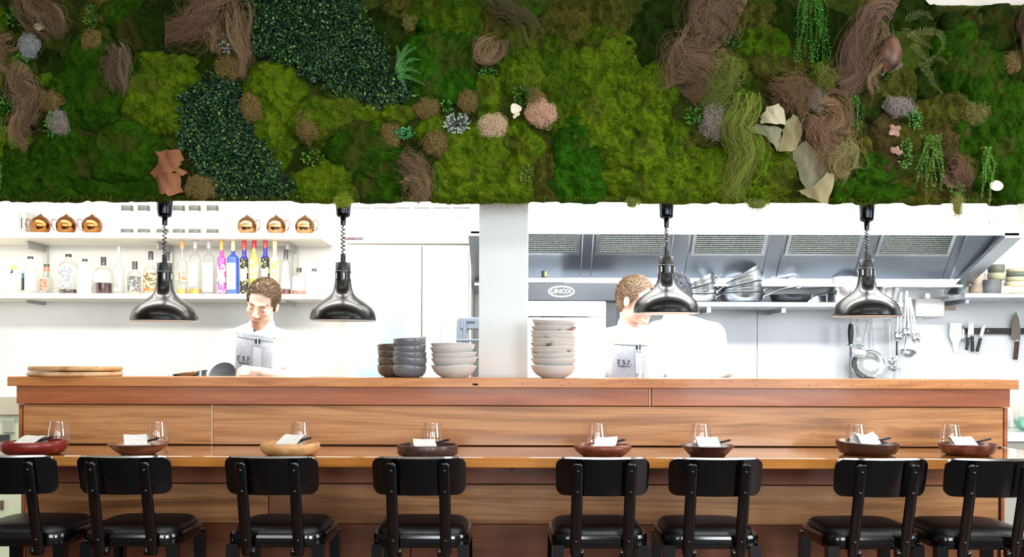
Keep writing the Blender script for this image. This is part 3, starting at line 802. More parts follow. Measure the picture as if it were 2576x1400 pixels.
def tufts(V, Q, n, ln, colfn, rng, wd=.0012, bend=.7):
    """n little blades on the quads Q of V; returns verts, tris, colours"""
    a, b, c, d = (V[Q[:, k]] for k in range(4))
    cr = np.cross(c - a, d - b); ar = np.linalg.norm(cr, axis=1) / 2 + 1e-12
    nor = cr / (2 * ar[:, None])
    nor[nor[:, 1] > 0] *= -1
    idx = rng.choice(len(Q), n, p=ar / ar.sum())
    u, v = rng.random(n)[:, None], rng.random(n)[:, None]
    P = (a[idx] * (1 - u) + b[idx] * u) * (1 - v) + (d[idx] * (1 - u) + c[idx] * u) * v
    N = nor[idx]; T = rng.normal(size=(n, 3)); T -= N * (T * N).sum(1)[:, None]; T /= np.linalg.norm(T, axis=1)[:, None] + 1e-9
    W = np.cross(N, T); L = ln * rng.uniform(.5, 1.5, n)[:, None]; w_ = wd * rng.uniform(.6, 1.4, n)[:, None]
    b0 = P - W * w_ - N * .001; b1 = P + W * w_ - N * .001; tip = P + N * L * .75 + T * L * bend + np.array([0, 0, -.25]) * L
    VV = np.stack([b0, b1, tip], 1).reshape(-1, 3); TT = np.arange(3 * n).reshape(-1, 3)
    C = np.repeat(colfn(P, rng), 3, axis=0)
    return VV, TT, C


def mixc(c0, c1, t): t = np.clip(t, 0, 1)[:, None]; return np.array(c0) * (1 - t) + np.array(c1) * t


def moss_col(kind, seed):
    c0, c1 = KIND[kind][0], KIND[kind][1]

    def f(P, rng):
        t = .5 + .5 * fbm(P * 22, seed, 3) + rng.normal(0, .30, len(P))
        c = mixc(c0, c1, t)
        o = fbm(P * 9, seed + 91, 2)                      # drier, browner patches
        dry = np.clip(o * 1.6 - .5, 0, .45)[:, None]
        return c * (1 - dry) + np.array((.085, .066, .014)) * dry
    return f


def moss_clump(px, py, rx, ry, rot, kind, H, seed, sq=3.6):
    rng = np.random.default_rng(seed)
    cx, cz = wp(px, py); rx, ry = mlen(rx, MP) * 1.12, mlen(ry, MP) * 1.12
    nth_ = int(max(28, min(150, 2 * PI * (rx + ry) / 2 / .008))); nr = int(max(8, min(46, (rx + ry) / 2 / .007)))
    th = np.linspace(0, 2 * PI, nth_, endpoint=False)
    rad = np.ones_like(th)
    for k, a in ((2, .07), (3, .08), (4, .05), (5, .05), (7, .035), (11, .02)): rad += a * np.cos(k * th + rng.uniform(0, 6.28)) * rng.uniform(.4, 1.2)
    ca, sa = math.cos(R(rot)), math.sin(R(rot))
    rr = (np.arange(nr + 1) / nr) ** .85
    Rg, Tg = np.meshgrid(rr, th, indexing='ij')
    ex, ez = np.cos(Tg) * Rg * rad * rx, np.sin(Tg) * Rg * rad * ry
    X = cx + ex * ca - ez * sa; Z = cz + ex * sa + ez * ca
    P2 = np.stack([X.ravel(), Z.ravel(), np.full(X.size, seed * 1.7)], 1)
    _, _, la, ls, fa, fs_, tl, dens = KIND[kind]
    X = X + .010 * fbm(P2 * 14, seed + 5, 2).reshape(X.shape); Z = Z + .010 * fbm(P2 * 14, seed + 9, 2).reshape(X.shape)
    dome = (1 - np.clip(Rg, 0, 1) ** sq) ** .5
    P2 = np.stack([X.ravel(), Z.ravel(), np.full(X.size, seed * 1.7)], 1)
    lum = (np.abs(fbm(P2 / ls, seed, 2)).reshape(X.shape) * -1.6 + .5) * la
    fin = fbm(P2 / fs_, seed + 3, 3).reshape(X.shape) * fa
    hgt = H * 1.25 * dome + (lum + fin) * np.minimum(1, (1 - Rg) * 5)
    Y = MY + .012 - hgt - .012 * (Rg < 1)
    lim = ZB + .003 * np.sin(X * 23 + seed) + .002 * np.sin(X * 61 + seed * 2) - .006
    Z = np.maximum(Z, lim)
    Z = np.where(X > 1.80, np.minimum(Z, 2.836 + .004 * np.sin(X * 40)), Z)
    V = np.stack([X.ravel(), Y.ravel(), Z.ravel()], 1)
    i, j = np.meshgrid(np.arange(nr), np.arange(nth_), indexing='ij'); j2 = (j + 1) % nth_
    Q = np.stack([(i * nth_ + j).ravel(), ((i + 1) * nth_ + j).ravel(), ((i + 1) * nth_ + j2).ravel(), (i * nth_ + j2).ravel()], 1)
    cf = moss_col(kind, seed)
    C = cf(V, np.random.default_rng(seed + 1)) * .62  # base coloured darker than its tufts, painting shade into the gaps
    areaw = PI * rx * ry * 1.25
    tv, tt, tc = tufts(V, Q, int(areaw * dens), tl, cf, rng)
    V2 = np.concatenate([V, tv]) - np.array(MO); C2 = np.concatenate([C, tc])
    me = np_mesh('moss_clump', V2, [Q, tt + len(V)], M_MOSS, C2)
    o = link_mesh(me, 'moss_clump', mw)
    return o


# base mat of rough brown-green moss behind everything
xa, za = wp(-520, 506); xb, zb = wp(3100, -60); zb = min(zb, 2.905)
nx, nz = 560, 96
X, Z = np.meshgrid(np.linspace(xa, xb, nx), np.linspace(ZB - .004, zb, nz), indexing='ij')
P2 = np.stack([X.ravel(), Z.ravel(), X.ravel() * 0], 1)
Yb = MY - .022 - .012 * fbm(P2 * 16, 3, 3).reshape(X.shape)
Z = np.where(X > 1.80, np.minimum(Z, 2.834), Z)
V = np.stack([X.ravel(), Yb.ravel(), Z.ravel()], 1)
i, j = np.meshgrid(np.arange(nx - 1), np.arange(nz - 1), indexing='ij')
Q = np.stack([(i * nz + j).ravel(), ((i + 1) * nz + j).ravel(), ((i + 1) * nz + j + 1).ravel(), (i * nz + j + 1).ravel()], 1)


def base_col(P, rng):
    t = .5 + .5 * fbm(P * 10, 77, 3) + rng.normal(0, .2, len(P))
    c = mixc((.030, .032, .006), (.055, .085, .008), t)
    return c


rng = np.random.default_rng(1)
tv, tt, tc = tufts(V, Q, 76000, .009, base_col, rng)
me = np_mesh('moss_base', np.concatenate([V, tv]) - np.array(MO), [Q, tt + len(V)], M_MOSS, np.concatenate([base_col(V, rng) * .8, tc]))
o = link_mesh(me, 'moss_base', mw); o['kind'] = 'stuff'
MB().span(xa, 1.8, MY - .006, MY + .004, ZB + .004, zb).span(1.8, xb, MY - .006, MY + .004, ZB + .004, 2.82).build('backing_panel', mat('backing_board', '#1e1a10', .9), mw, org=MO)

CL = [  # px, py, rx, ry, rot, kind, height
    (223, 208, 95, 118, 8, 'D', .075), (420, 172, 82, 52, -12, 'B', .05), (379, 256, 78, 66, -20, 'B', .07), (425, 306, 46, 30, -30, 'B', .06), (308, 388, 88, 84, 0, 'D', .085),
    (150, 418, 112, 88, 0, 'D', .065), (378, 410, 58, 84, 8, 'D', .055), (45, 455, 56, 54, 0, 'D', .07), (33, 395, 42, 42, 0, 'D', .06), (357, 63, 90, 62, 0, 'K', .05), (300, 30, 60, 40, 0, 'D', .05),
    (240, 28, 44, 40, 20, 'O', .045), (205, 110, 34, 30, 0, 'K', .04), (122, 165, 32, 46, 10, 'K', .05), (115, 203, 23, 21, 0, 'M', .07), (20, 95, 34, 20, 0, 'O', .05), (622, 60, 18, 74, 0, 'M', .055),
    (500, 92, 48, 26, 0, 'O', .05), (520, 165, 46, 38, 0, 'K', .045), (440, 105, 60, 34, -10, 'K', .04), (60, 60, 60, 50, 0, 'K', .03), (30, 225, 40, 40, 0, 'N', .04), (30, 320, 40, 50, 0, 'K', .04),
    (160, 320, 60, 40, 0, 'K', .04), (20, 15, 40, 40, 0, 'K', .03), (265, 470, 70, 34, 0, 'D', .06), (110, 480, 90, 26, 0, 'D', .06), (480, 255, 40, 50, 0, 'K', .03), (330, 480, 50, 26, 10, 'D', .075), (410, 20, 70, 34, 0, 'K', .04),
    (689, 212, 78, 60, -8, 'B', .07), (693, 268, 62, 46, -20, 'B', .06), (824, 298, 88, 62, 12, 'B', .075), (915, 297, 58, 42, 0, 'B', .06), (674, 332, 46, 40, -30, 'B', .06), (702, 382, 44, 56, -25, 'M', .05),
    (908, 375, 92, 70, -10, 'D', .085), (832, 455, 98, 58, 0, 'B', .07), (953, 455, 78, 62, -12, 'D', .08), (962, 500, 40, 26, 0, 'D', .07), (1109, 160, 106, 92, 0, 'V', .075), (972, 70, 64, 62, 0, 'K', .045),
    (1120, 37, 92, 52, 0, 'M', .06), (1178, 78, 52, 42, 0, 'M', .05), (1000, 20, 38, 30, 0, 'O', .05), (1000, 286, 40, 29, 0, 'B', .08), (1083, 320, 48, 26, 10, 'B', .06), (1057, 388, 48, 42, 0, 'K', .045),
    (1195, 405, 92, 102, 0, 'B', .07), (1105, 457, 32, 52, 0, 'B', .065), (1057, 63, 26, 18, 0, 'V', .07), (860, 240, 60, 20, -25, 'M', .045), (745, 400, 40, 50, 20, 'K', .04), (770, 480, 50, 24, 0, 'M', .06), (1060, 240, 60, 30, 0, 'D', .05),
    (1300, 148, 78, 92, 0, 'M', .055), (1318, 180, 52, 62, 10, 'B', .065), (1226, 238, 34, 64, -16, 'B', .065), (1430, 50, 72, 58, 0, 'O', .055), (1540, 48, 46, 80, 8, 'O', .06), (1512, 92, 50, 44, 0, 'M', .055),
    (1412, 180, 62, 98, 0, 'M', .055), (1503, 178, 62, 78, 0, 'B', .065), (1552, 122, 54, 42, 0, 'B', .06), (1650, 212, 58, 58, 0, 'B', .075), (1520, 297, 88, 62, 0, 'B', .07), (1645, 292, 48, 64, 10, 'B', .065),
    (1522, 352, 82, 42, 0, 'B', .065), (1596, 388, 104, 48, -6, 'B', .075), (1640, 450, 124, 52, 0, 'B', .07), (1447, 345, 50, 64, -25, 'V', .065), (1460, 410, 62, 58, -15, 'V', .07), (1447, 458, 84, 46, 0, 'V', .06),
    (1372, 440, 36, 62, 0, 'O', .055), (1310, 378, 48, 84, 6, 'B', .07), (1300, 470, 48, 32, 0, 'B', .06), (1614, 93, 64, 62, 30, 'K', .05), (1690, 40, 82, 62, 0, 'K', .045), (1313, 26, 54, 32, 0, 'D', .05), (1240, 60, 50, 50, 0, 'O', .045),
    (1580, 190, 40, 60, 10, 'B', .06), (1570, 250, 50, 40, 0, 'B', .06), (1400, 290, 40, 50, 0, 'M', .05), (1220, 180, 40, 40, 0, 'K', .045), (1350, 90, 60, 50, 10, 'O', .045), (1210, 480, 80, 30, 0, 'B', .07),
    (1835, 190, 46, 70, -10, 'O', .055), (1920, 108, 74, 54, 0, 'M', .055), (1958, 165, 74, 36, -8, 'O', .06), (1873, 205, 27, 30, 0, 'D', .06), (1766, 432, 104, 70, 0, 'B', .06), (1939, 405, 76, 78, 0, 'B', .075), (1920, 475, 64, 26, 0, 'B', .065),
    (2066, 193, 28, 52, 0, 'M', .05), (1900, 46, 64, 42, 0, 'O', .05), (1860, 260, 60, 50, 0, 'M', .045), (1755, 360, 60, 40, 0, 'O', .05), (1700, 130, 50, 60, 0, 'K', .03), (1980, 60, 50, 60, 0, 'K', .045), (1850, 340, 50, 50, 0, 'O', .04), (1700, 350, 40, 60, 0, 'M', .055), (1830, 480, 60, 24, 0, 'B', .06),
    (2093, 107, 54, 100, 0, 'K', .035), (2427, 128, 72, 92, 0, 'D', .06), (2400, 182, 34, 36, 0, 'D', .075), (2478, 193, 62, 84, 0, 'D', .065), (2520, 64, 66, 60, 0, 'K', .06), (2400, 60, 34, 34, 0, 'K', .065), (2450, 50, 34, 30, 0, 'K', .06),
    (2470, 257, 40, 40, 0, 'D', .065), (2513, 317, 44, 48, 0, 'D', .075), (2457, 343, 74, 52, 0, 'D', .06), (2545, 257, 38, 62, 0, 'D', .055), (2521, 388, 62, 62, 0, 'D', .065), (2545, 468, 42, 48, 0, 'D', .075), (2480, 440, 40, 40, 0, 'D', .055),
    (2264, 214, 52, 46, 0, 'O', .06), (2371, 279, 74, 52, 0, 'O', .06), (2393, 351, 58, 62, 0, 'N', .055), (2187, 429, 64, 46, 0, 'D', .06), (2127, 471, 42, 36, 0, 'D', .06), (2222, 480, 92, 24, 0, 'D', .06), (2329, 471, 74, 36, 0, 'O', .05),
    (2393, 463, 40, 36, 0, 'N', .055), (2170, 364, 32, 26, 0, 'O', .06), (2230, 330, 40, 50, 0, 'N', .045), (2240, 400, 40, 36, 0, 'N', .05), (2200, 260, 50, 40, 0, 'K', .045), (2300, 30, 70, 40, 0, 'K', .04), (2160, 180, 50, 60, 0, 'K', .035), (2300, 340, 50, 40, 0, 'O', .05),
    (2210, 40, 50, 40, 0, 'K', .035), (2340, 200, 40, 46, 0, 'K', .045), (2430, 410, 50, 40, 0, 'O', .05), (2580, 150, 40, 60, 0, 'K', .05), (2590, 380, 36, 80, 0, 'D', .05),
]
random.seed(21)
for x_ in list(range(-480, -30, 110)) + list(range(2660, 3090, 110)):          # the wall goes on past both ends of the picture
    for y_ in (40, 150, 265, 370, 455): CL.append((x_ + random.uniform(-25, 25), y_ + random.uniform(-20, 20), random.uniform(62, 88), random.uniform(50, 66), random.uniform(-20, 20), random.choice('DDKBMO'), random.uniform(.045, .08)))
for k, c in enumerate(CL): moss_clump(*c, seed=100 + k)

# ------------------------------------------------------------------ mats of tiny box leaves
def in_poly(x, y, poly):
    ins = np.zeros(len(x), bool); n = len(poly)
    for a in range(n):
        x0, y0 = poly[a]; x1, y1 = poly[(a + 1) % n]
        c = ((y0 > y) != (y1 > y)) & (x < (x1 - x0) * (y - y0) / (y1 - y0 + 1e-9) + x0)
        ins ^= c
    return ins


def leaf_mat(poly, n, seed):
    rng = np.random.default_rng(seed); xs, ys = [p[0] for p in poly], [p[1] for p in poly]
    x = rng.uniform(min(xs) - 6, max(xs) + 6, n * 3); y = rng.uniform(min(ys) - 6, max(ys) + 6, n * 3)
    wx = x + 9 * np.sin(y * .21 + seed) + rng.normal(0, 5, len(x)); wy = y + 8 * np.sin(x * .19) + rng.normal(0, 5, len(x))
    k = in_poly(wx, wy, poly); x, y = x[k][:n], y[k][:n]; n = len(x)
    Xw = (x - CX) * MP / F; Zw = EYE - (y - ROLL * (x - CX) - YH) * MP / F
    depth = .075 + .018 * fbm(np.stack([Xw * 9, Zw * 9, Xw * 0], 1), seed, 2) + rng.uniform(-.035, .02, n)
    Pc = np.stack([Xw, MY - depth, Zw], 1)
    # a leaf is a cupped pointed quad pair: base, left, tip, right
    d = rng.normal(size=(n, 3)); d[:, 1] = d[:, 1] * .5 - .35; d[:, 2] -= .1; d /= np.linalg.norm(d, axis=1)[:, None]
    up = rng.normal(size=(n, 3)) * .55 + np.array([0, -1, .45]); s = np.cross(d, up); s /= np.linalg.norm(s, axis=1)[:, None]
    nn = np.cross(s, d); L = rng.uniform(.009, .0155, n)[:, None]; W = L * rng.uniform(.30, .42, n)[:, None]
    b = Pc - d * L * .5; t = Pc + d * L * .5; m1 = Pc - d * L * .12; m2 = Pc + d * L * .22
    VV = np.stack([b, m1 + s * W - nn * L * .12, m2 + s * W * .8 - nn * L * .1, t, m2 - s * W * .8 - nn * L * .1, m1 - s * W - nn * L * .12, Pc], 1).reshape(-1, 3)
    o_ = np.arange(n)[:, None] * 7
    TT = np.concatenate([o_ + np.array([[0, 1, 6]]), o_ + np.array([[6, 1, 2]]), o_ + np.array([[6, 2, 3]]), o_ + np.array([[6, 3, 4]]), o_ + np.array([[6, 4, 5]]), o_ + np.array([[6, 5, 0]])])
    pick = rng.random(n)
    C = np.where(pick[:, None] < .62, np.array([[.010, .034, .014]]), np.where(pick[:, None] < .86, np.array([[.022, .075, .018]]), np.array([[.11, .20, .035]])))
    C = C * rng.uniform(.6, 1.5, n)[:, None]
    me = np_mesh('box_leaf_mat', VV - np.array(MO), [TT], M_LEAF, np.repeat(C, 7, axis=0), smooth=False)
    o = link_mesh(me, 'box_leaf_mat', mw); o['kind'] = 'stuff'; o['label'] = 'dense patch of tiny glossy dark green box leaves'
    # dark mat the leaves grow from
    mb = MB(); pts = [at(px, py, MP) for px, py in poly]; c = sum(pts, Vector()) / len(pts)
    poly2 = [(c.x + (p.x - c.x) * .97, max(ZB - .002, c.z + (p.z - c.z) * .97)) for p in pts]
    mb.prism(poly2, MY - .045, MY - .01).build('leaf_mat_backing', mat('leaf_mat_dark', '#0a1408', .9), mw, org=MO)


B1 = [(620, -40), (900, -40), (908, 45), (957, 89), (971, 141), (990, 178), (1020, 208), (1046, 256), (971, 267), (942, 275), (905, 256), (867, 267), (841, 241), (819, 223), (800, 200), (775, 212), (760, 193), (726, 167), (697, 152), (667, 149), (630, 134)]
B2 = [(535, 190), (594, 204), (609, 238), (594, 268), (632, 316), (640, 345), (660, 357), (682, 387), (704, 424), (716, 446), (749, 468), (745, 494), (530, 494), (520, 460), (500, 440), (480, 400), (455, 370), (440, 340), (455, 310), (460, 280), (452, 245), (490, 225), (515, 200)]
leaf_mat(B1, 14000, 5); leaf_mat(B2, 9500, 6)

# fringe of loose moss strands along the lower edge
def strand_mesh(paths, wd, cols):
    """flat ribbons: paths (n,k,3); returns V,Q,C"""
    n, k, _ = paths.shape
    d = np.gradient(paths, axis=1); s = np.cross(d, np.array([.25, -1, .1])); s /= np.linalg.norm(s, axis=2)[..., None] + 1e-9
    tp = np.linspace(1, .35, k)[None, :, None]; wv = (np.asarray(wd).reshape(-1, 1, 1) if np.ndim(wd) else wd) * tp
    V = np.stack([paths - s * wv, paths + s * wv], 2).reshape(-1, 3)
    base = (np.arange(n) * k * 2)[:, None]; st = np.arange(k - 1)[None, :] * 2
    a = (base + st).ravel(); Q = np.stack([a, a + 1, a + 3, a + 2], 1)
    return V, Q, np.repeat(cols, k * 2, axis=0)


def fringe():
    rng = np.random.default_rng(9); n = 2000; x0, _ = wp(0, 500); x1, _ = wp(2576, 500)
    x = rng.uniform(x0, x1, n); den = fbm(np.stack([x * 6, x * 0, x * 0 + 3], 1), 4, 2); L = np.clip(rng.exponential(.008, n) * (1 + 1.6 * den), .001, .05)
    k = 5; t = np.linspace(0, 1, k)[None, :]
    dx = rng.normal(0, .6, n)[:, None] * L[:, None]; ph = rng.uniform(0, 6, n)[:, None]
    X = x[:, None] + dx * t + .25 * L[:, None] * np.sin(t * 5 + ph); Z = ZB + .012 - t * (L[:, None] + .010)
    Y = MY - .02 - rng.uniform(0, .06, n)[:, None] + .2 * L[:, None] * np.cos(t * 4 + ph)
    P = np.stack([X, Y, Z], 2); c = mixc((.035, .055, .004), (.13, .18, .012), rng.random(n))
    V, Q, C = strand_mesh(P, .0007, c)
    me = np_mesh('moss_fringe', V - np.array(MO), [Q], M_MOSS, C); o = link_mesh(me, 'moss_fringe', mw); o['kind'] = 'stuff'


fringe()

# ------------------------------------------------------------------ accents pinned to the moss: fibre tufts, curly moss balls, bark, sprigs, trailing plants
GA = {'fibre_tuft': 'brown fibre tufts pinned in the moss', 'moss_ball': 'curly brown moss balls pinned in the moss', 'sprig': 'small green sprigs tucked in the moss', 'lichen_tuft': 'pale lichen tufts in the moss',
      'trailing_plant': 'trailing string-of-beads plants on the moss wall'}


def accent(name, V, Fs, C, m, label, cat, org):
    me = np_mesh(name, V - np.array(org), Fs, m, C); o = link_mesh(me, name, None, org)
    return tag(o, label, cat, GA.get(name))


def spline(pts, k):
    pts = np.array(pts, float); n = len(pts); t = np.linspace(0, n - 1, k); i = np.clip(t.astype(int), 0, n - 2); f = (t - i)[:, None]
    p0 = pts[np.clip(i - 1, 0, n - 1)]; p1 = pts[i]; p2 = pts[i + 1]; p3 = pts[np.clip(i + 2, 0, n - 1)]
    return .5 * (2 * p1 + (p2 - p0) * f + (2 * p0 - 5 * p1 + 4 * p2 - p3) * f ** 2 + (3 * p1 - p0 - 3 * p2 + p3) * f ** 3)


def fibre_tuft(path, width, n, label, c0=(.11, .060, .024), c1=(.36, .235, .12), seed=0, frizz=.35, depth=.10, wd=.00062):
    """a hank of long dry fibres following path (pixels), spreading by width (pixels)"""
    n = int(n * 1.5); rng = np.random.default_rng(seed + 500); k = 16; sp = spline(path, k)
    x = (sp[:, 0] - CX) * MP / F; z = EYE - (sp[:, 1] - ROLL * (sp[:, 0] - CX) - YH) * MP / F; w_ = mlen(width, MP) / 2 * .82
    d = np.gradient(np.stack([x, z], 1), axis=0); nn = np.stack([-d[:, 1], d[:, 0]], 1); nn /= np.linalg.norm(nn, axis=1)[:, None]
    nl = max(8, int(width / 3.2)); lk = rng.integers(0, nl, n); t1 = np.linspace(0, 1, k)[None, :]      # locks of fibre
    def wav(m, lo, hi, amp): return amp * np.sin(t1 * rng.uniform(lo, hi, m)[:, None] + rng.uniform(0, 6.28, m)[:, None])
    lo_ = (rng.normal(0, .58, nl)[:, None] * (1 + .5 * np.sin(t1 * 5 + rng.uniform(0, 6.28))) + wav(nl, 2, 7, .25 + .5 * frizz) + wav(nl, 7, 13, .12 * frizz))
    ls0 = rng.uniform(-.02, .42, nl); ls1 = rng.uniform(.55, 1.1, nl); ld = rng.uniform(-.022, .026, nl); lt = rng.beta(1.2, 1.4, nl)
    fly = (rng.random(n) < .16)[:, None]
    conv = lo_[lk] + rng.normal(0, .10, n)[:, None] * (.5 + 1.2 * t1) + wav(n, 3, 11, .07) + fly * (wav(n, 2, 6, .5 + frizz) + rng.normal(0, .7, n)[:, None] * t1)
    s0 = (ls0[lk] + rng.normal(0, .05, n))[:, None]; s1 = (ls1[lk] + rng.normal(0, .09, n))[:, None]
    tt = s0 + (s1 - s0) * t1
    def samp(a): return np.interp(np.clip(tt, 0, 1), np.linspace(0, 1, k), a)
    X = samp(x) + samp(nn[:, 0]) * conv * w_; Zz = samp(z) + samp(nn[:, 1]) * conv * w_ - np.clip(tt - 1, 0, 1) * .1
    Y = MY - depth - np.sin(np.clip(tt, 0, 1) * PI) * .02 + ld[lk][:, None] + rng.normal(0, .004, n)[:, None] + wav(n, 4, 15, .005) - fly * np.abs(wav(n, 2, 5, .02))
    P = np.stack([X, Y, Zz], 2); c = mixc(np.array(c0) * .42, np.array(c1) * .88, lt[lk] * .75 + rng.random(n) * .3)
    V, Q, C = strand_mesh(P, wd * rng.uniform(.5, 1.4, n), c)
    org = Vector((x.mean(), MY - .05, z.min()))
    return accent('fibre_tuft', V, [Q], C, M_FIB, label, 'fibre tuft', org)


FT = [
    ([(112, -30), (105, 20), (140, 55), (160, 100)], 60, 480, 'tan fibre tuft at the top edge of the moss, nearest the left corner', 1, .35),
    ([(80, 175), (60, 215), (95, 245), (85, 285), (55, 300)], 55, 420, 'swirled tan fibre tuft on the left, above the grey-beige lichen', 2, .6),
    ([(78, 270), (62, 310), (58, 345), (75, 375)], 42, 280, 'drooping fibre tuft on the left with a pale forked end', 3, .4),
    ([(40, 100), (15, 125), (8, 170), (30, 195)], 40, 240, 'curled fibre tuft touching the left edge of the picture', 4, .5),
    ([(288, 115), (305, 150), (300, 195), (308, 240)], 40, 260, 'limp grey-brown fibre tuft beside the big dark green mound', 5, .4, (.09, .055, .03), (.22, .15, .09)),
    ([(600, -30), (555, 15), (510, 60), (470, 85), (425, 90)], 80, 460, 'large dark brown fibre hank left of the upper leaf patch', 6, .55, (.09, .04, .02), (.28, .16, .09)),
    ([(590, -20), (603, 40), (612, 100), (628, 150), (618, 195)], 36, 260, 'long tan fibre hank hanging between the leaf patches', 7, .4),
    ([(520, 60), (545, 80), (555, 115), (562, 140)], 34, 170, 'short fibre wisp beside the silver-leaved sprig', 8, .4),
    ([(1003, 402), (1045, 435), (1060, 470), (1065, 505)], 60, 420, 'brown fibre tuft hanging over the lower edge near the pillar', 9, .4),
    ([(1240, 92), (1205, 120), (1200, 155), (1225, 165), (1255, 140), (1258, 105)], 26, 330, 'ring-shaped tan fibre tuft in the upper middle', 10, .4),
    ([(1862, 30), (1820, 15), (1770, 45), (1790, 80), (1780, 105)], 80, 560, 'big brown fibre tuft at the top, left of the trailing beads', 11, .6, (.10, .052, .026), (.34, .215, .12)),
    ([(1790, 100), (1745, 140), (1720, 170), (1740, 215), (1720, 240)], 90, 620, 'fuzzy red-brown fibre cloud right of the bright moss', 12, .7, (.10, .055, .026), (.25, .15, .08)),
    ([(1925, 235), (1965, 230), (2005, 245), (2000, 285)], 60, 380, 'rust-brown fibre tuft above the curled bark', 13, .6, (.13, .066, .028), (.28, .16, .075)),
    ([(2040, 270), (2075, 300), (2060, 345), (2080, 390), (2085, 450)], 70, 620, 'long rust fibre hank beside the pale bark sheet', 14, .6, (.11, .048, .022), (.33, .19, .10)),
    ([(2232, 55), (2195, 45), (2165, 90), (2140, 150), (2150, 200), (2110, 235)], 62, 760, 'long sweeping fibre hank left of the purple seed pod', 15, .45, (.11, .055, .03), (.33, .20, .12)),
    ([(2200, 60), (2215, 120), (2190, 170), (2170, 210), (2180, 245)], 34, 220, 'thin trailing fibre wisp below the purple seed pod', 16, .7),
    ([(2575, 20), (2563, 70), (2568, 120), (2580, 170)], 34, 260, 'red-brown fibre hank at the right edge of the picture', 17, .3, (.09, .035, .018), (.2, .1, .06)),
    ([(1215, -10), (1245, 30), (1280, 40), (1330, 65), (1350, 100)], 34, 240, 'olive root-like strands at the top middle', 18, .8, (.07, .06, .02), (.14, .12, .04)),
    ([(2365, 420), (2400, 440), (2425, 470)], 36, 180, 'small red-brown fibre tuft near the lower right corner', 19, .6, (.12, .05, .03), (.22, .12, .07)),
    ([(1835, 150), (1815, 200), (1800, 240), (1760, 270)], 60, 380, 'yellow-green stringy moss below the fuzzy fibre cloud', 20, .9, (.08, .105, .010), (.20, .24, .03)),
    ([(1880, 240), (1875, 290), (1850, 330), (1860, 390), (1845, 450), (1835, 500)], 48, 520, 'long yellow-green stringy moss strand reaching the lower edge', 21, .9, (.09, .12, .010), (.24, .285, .035)),
    ([(2070, 170), (2062, 205), (2068, 240)], 36, 200, 'yellowish stringy moss under the tall trailing beads', 22, .8, (.10, .11, .012), (.20, .22, .03)),
    ([(2105, 340), (2120, 380), (2110, 430), (2120, 450)], 44, 260, 'ochre lichen strands beside the rust fibre hank', 23, 1.0, (.16, .13, .03), (.34, .30, .10)),
]
for r_ in FT:
    p, wd_, n_, lab, sd, fz = r_[:6]; kw = {}
    if len(r_) > 6: kw = dict(c0=r_[6], c1=r_[7])
    fibre_tuft(p, wd_, n_, lab, seed=sd, frizz=fz, **kw)


def moss_ball(px, py, rx, ry, n, label, c0, c1, seed, name='moss_ball', cat='moss ball', curl=.014, prot=.075, wd=.0007):
    n = int(n * 1.7); rng = np.random.default_rng(seed + 900); x, z = wp(px, py); rx, ry = mlen(rx, MP), mlen(ry, MP)
    d = rng.normal(size=(n, 3)); d[:, 1] = -np.abs(d[:, 1]); d /= np.linalg.norm(d, axis=1)[:, None]
    C0 = np.array([x, MY - prot + .01, z]); rad = np.array([rx, min(rx, ry) * .7, ry]); s0 = C0 + d * rad * rng.uniform(.55, .98, n)[:, None] * (1 + .38 * fbm(d * 1.7 + seed, seed, 2))[:, None]
    k = 7; t = np.linspace(0, 1, k); L = curl * rng.uniform(.6, 1.6, n)
    a = rng.normal(size=(n, 3)); a /= np.linalg.norm(a, axis=1)[:, None]; b = np.cross(a, d); b /= np.linalg.norm(b, axis=1)[:, None] + 1e-9
    th = rng.uniform(2.5, 5.5, n)[:, None] * t[None, :] + rng.uniform(0, 6, n)[:, None]
    P = s0[:, None, :] + (np.cos(th)[..., None] * a[:, None, :] + np.sin(th)[..., None] * b[:, None, :]) * (L * .5)[:, None, None] + d[:, None, :] * (t[None, :, None] * L[:, None, None] * .4)
    c = mixc(c0, c1, rng.random(n)); V, Q, C = strand_mesh(P, wd, c)
    mb = MB(); pr = [(math.sin(q * PI / 8), -math.cos(q * PI / 8)) for q in range(9)]
    mb.lathe([(max(1e-6, r * .0 + r), zz) for r, zz in pr], 16)
    bv = np.array(mb.v) * rad * .6 + C0; tri = [f for f in mb.f if len(f) == 4]
    V2 = np.concatenate([V, bv]); C2 = np.concatenate([C, np.tile(np.array(c0) * .7, (len(bv), 1))])
    return accent(name, V2, [np.concatenate([Q, np.array(tri) + len(V)])], C2, M_FIB, label, cat, Vector((x, MY - .04, z - ry)))


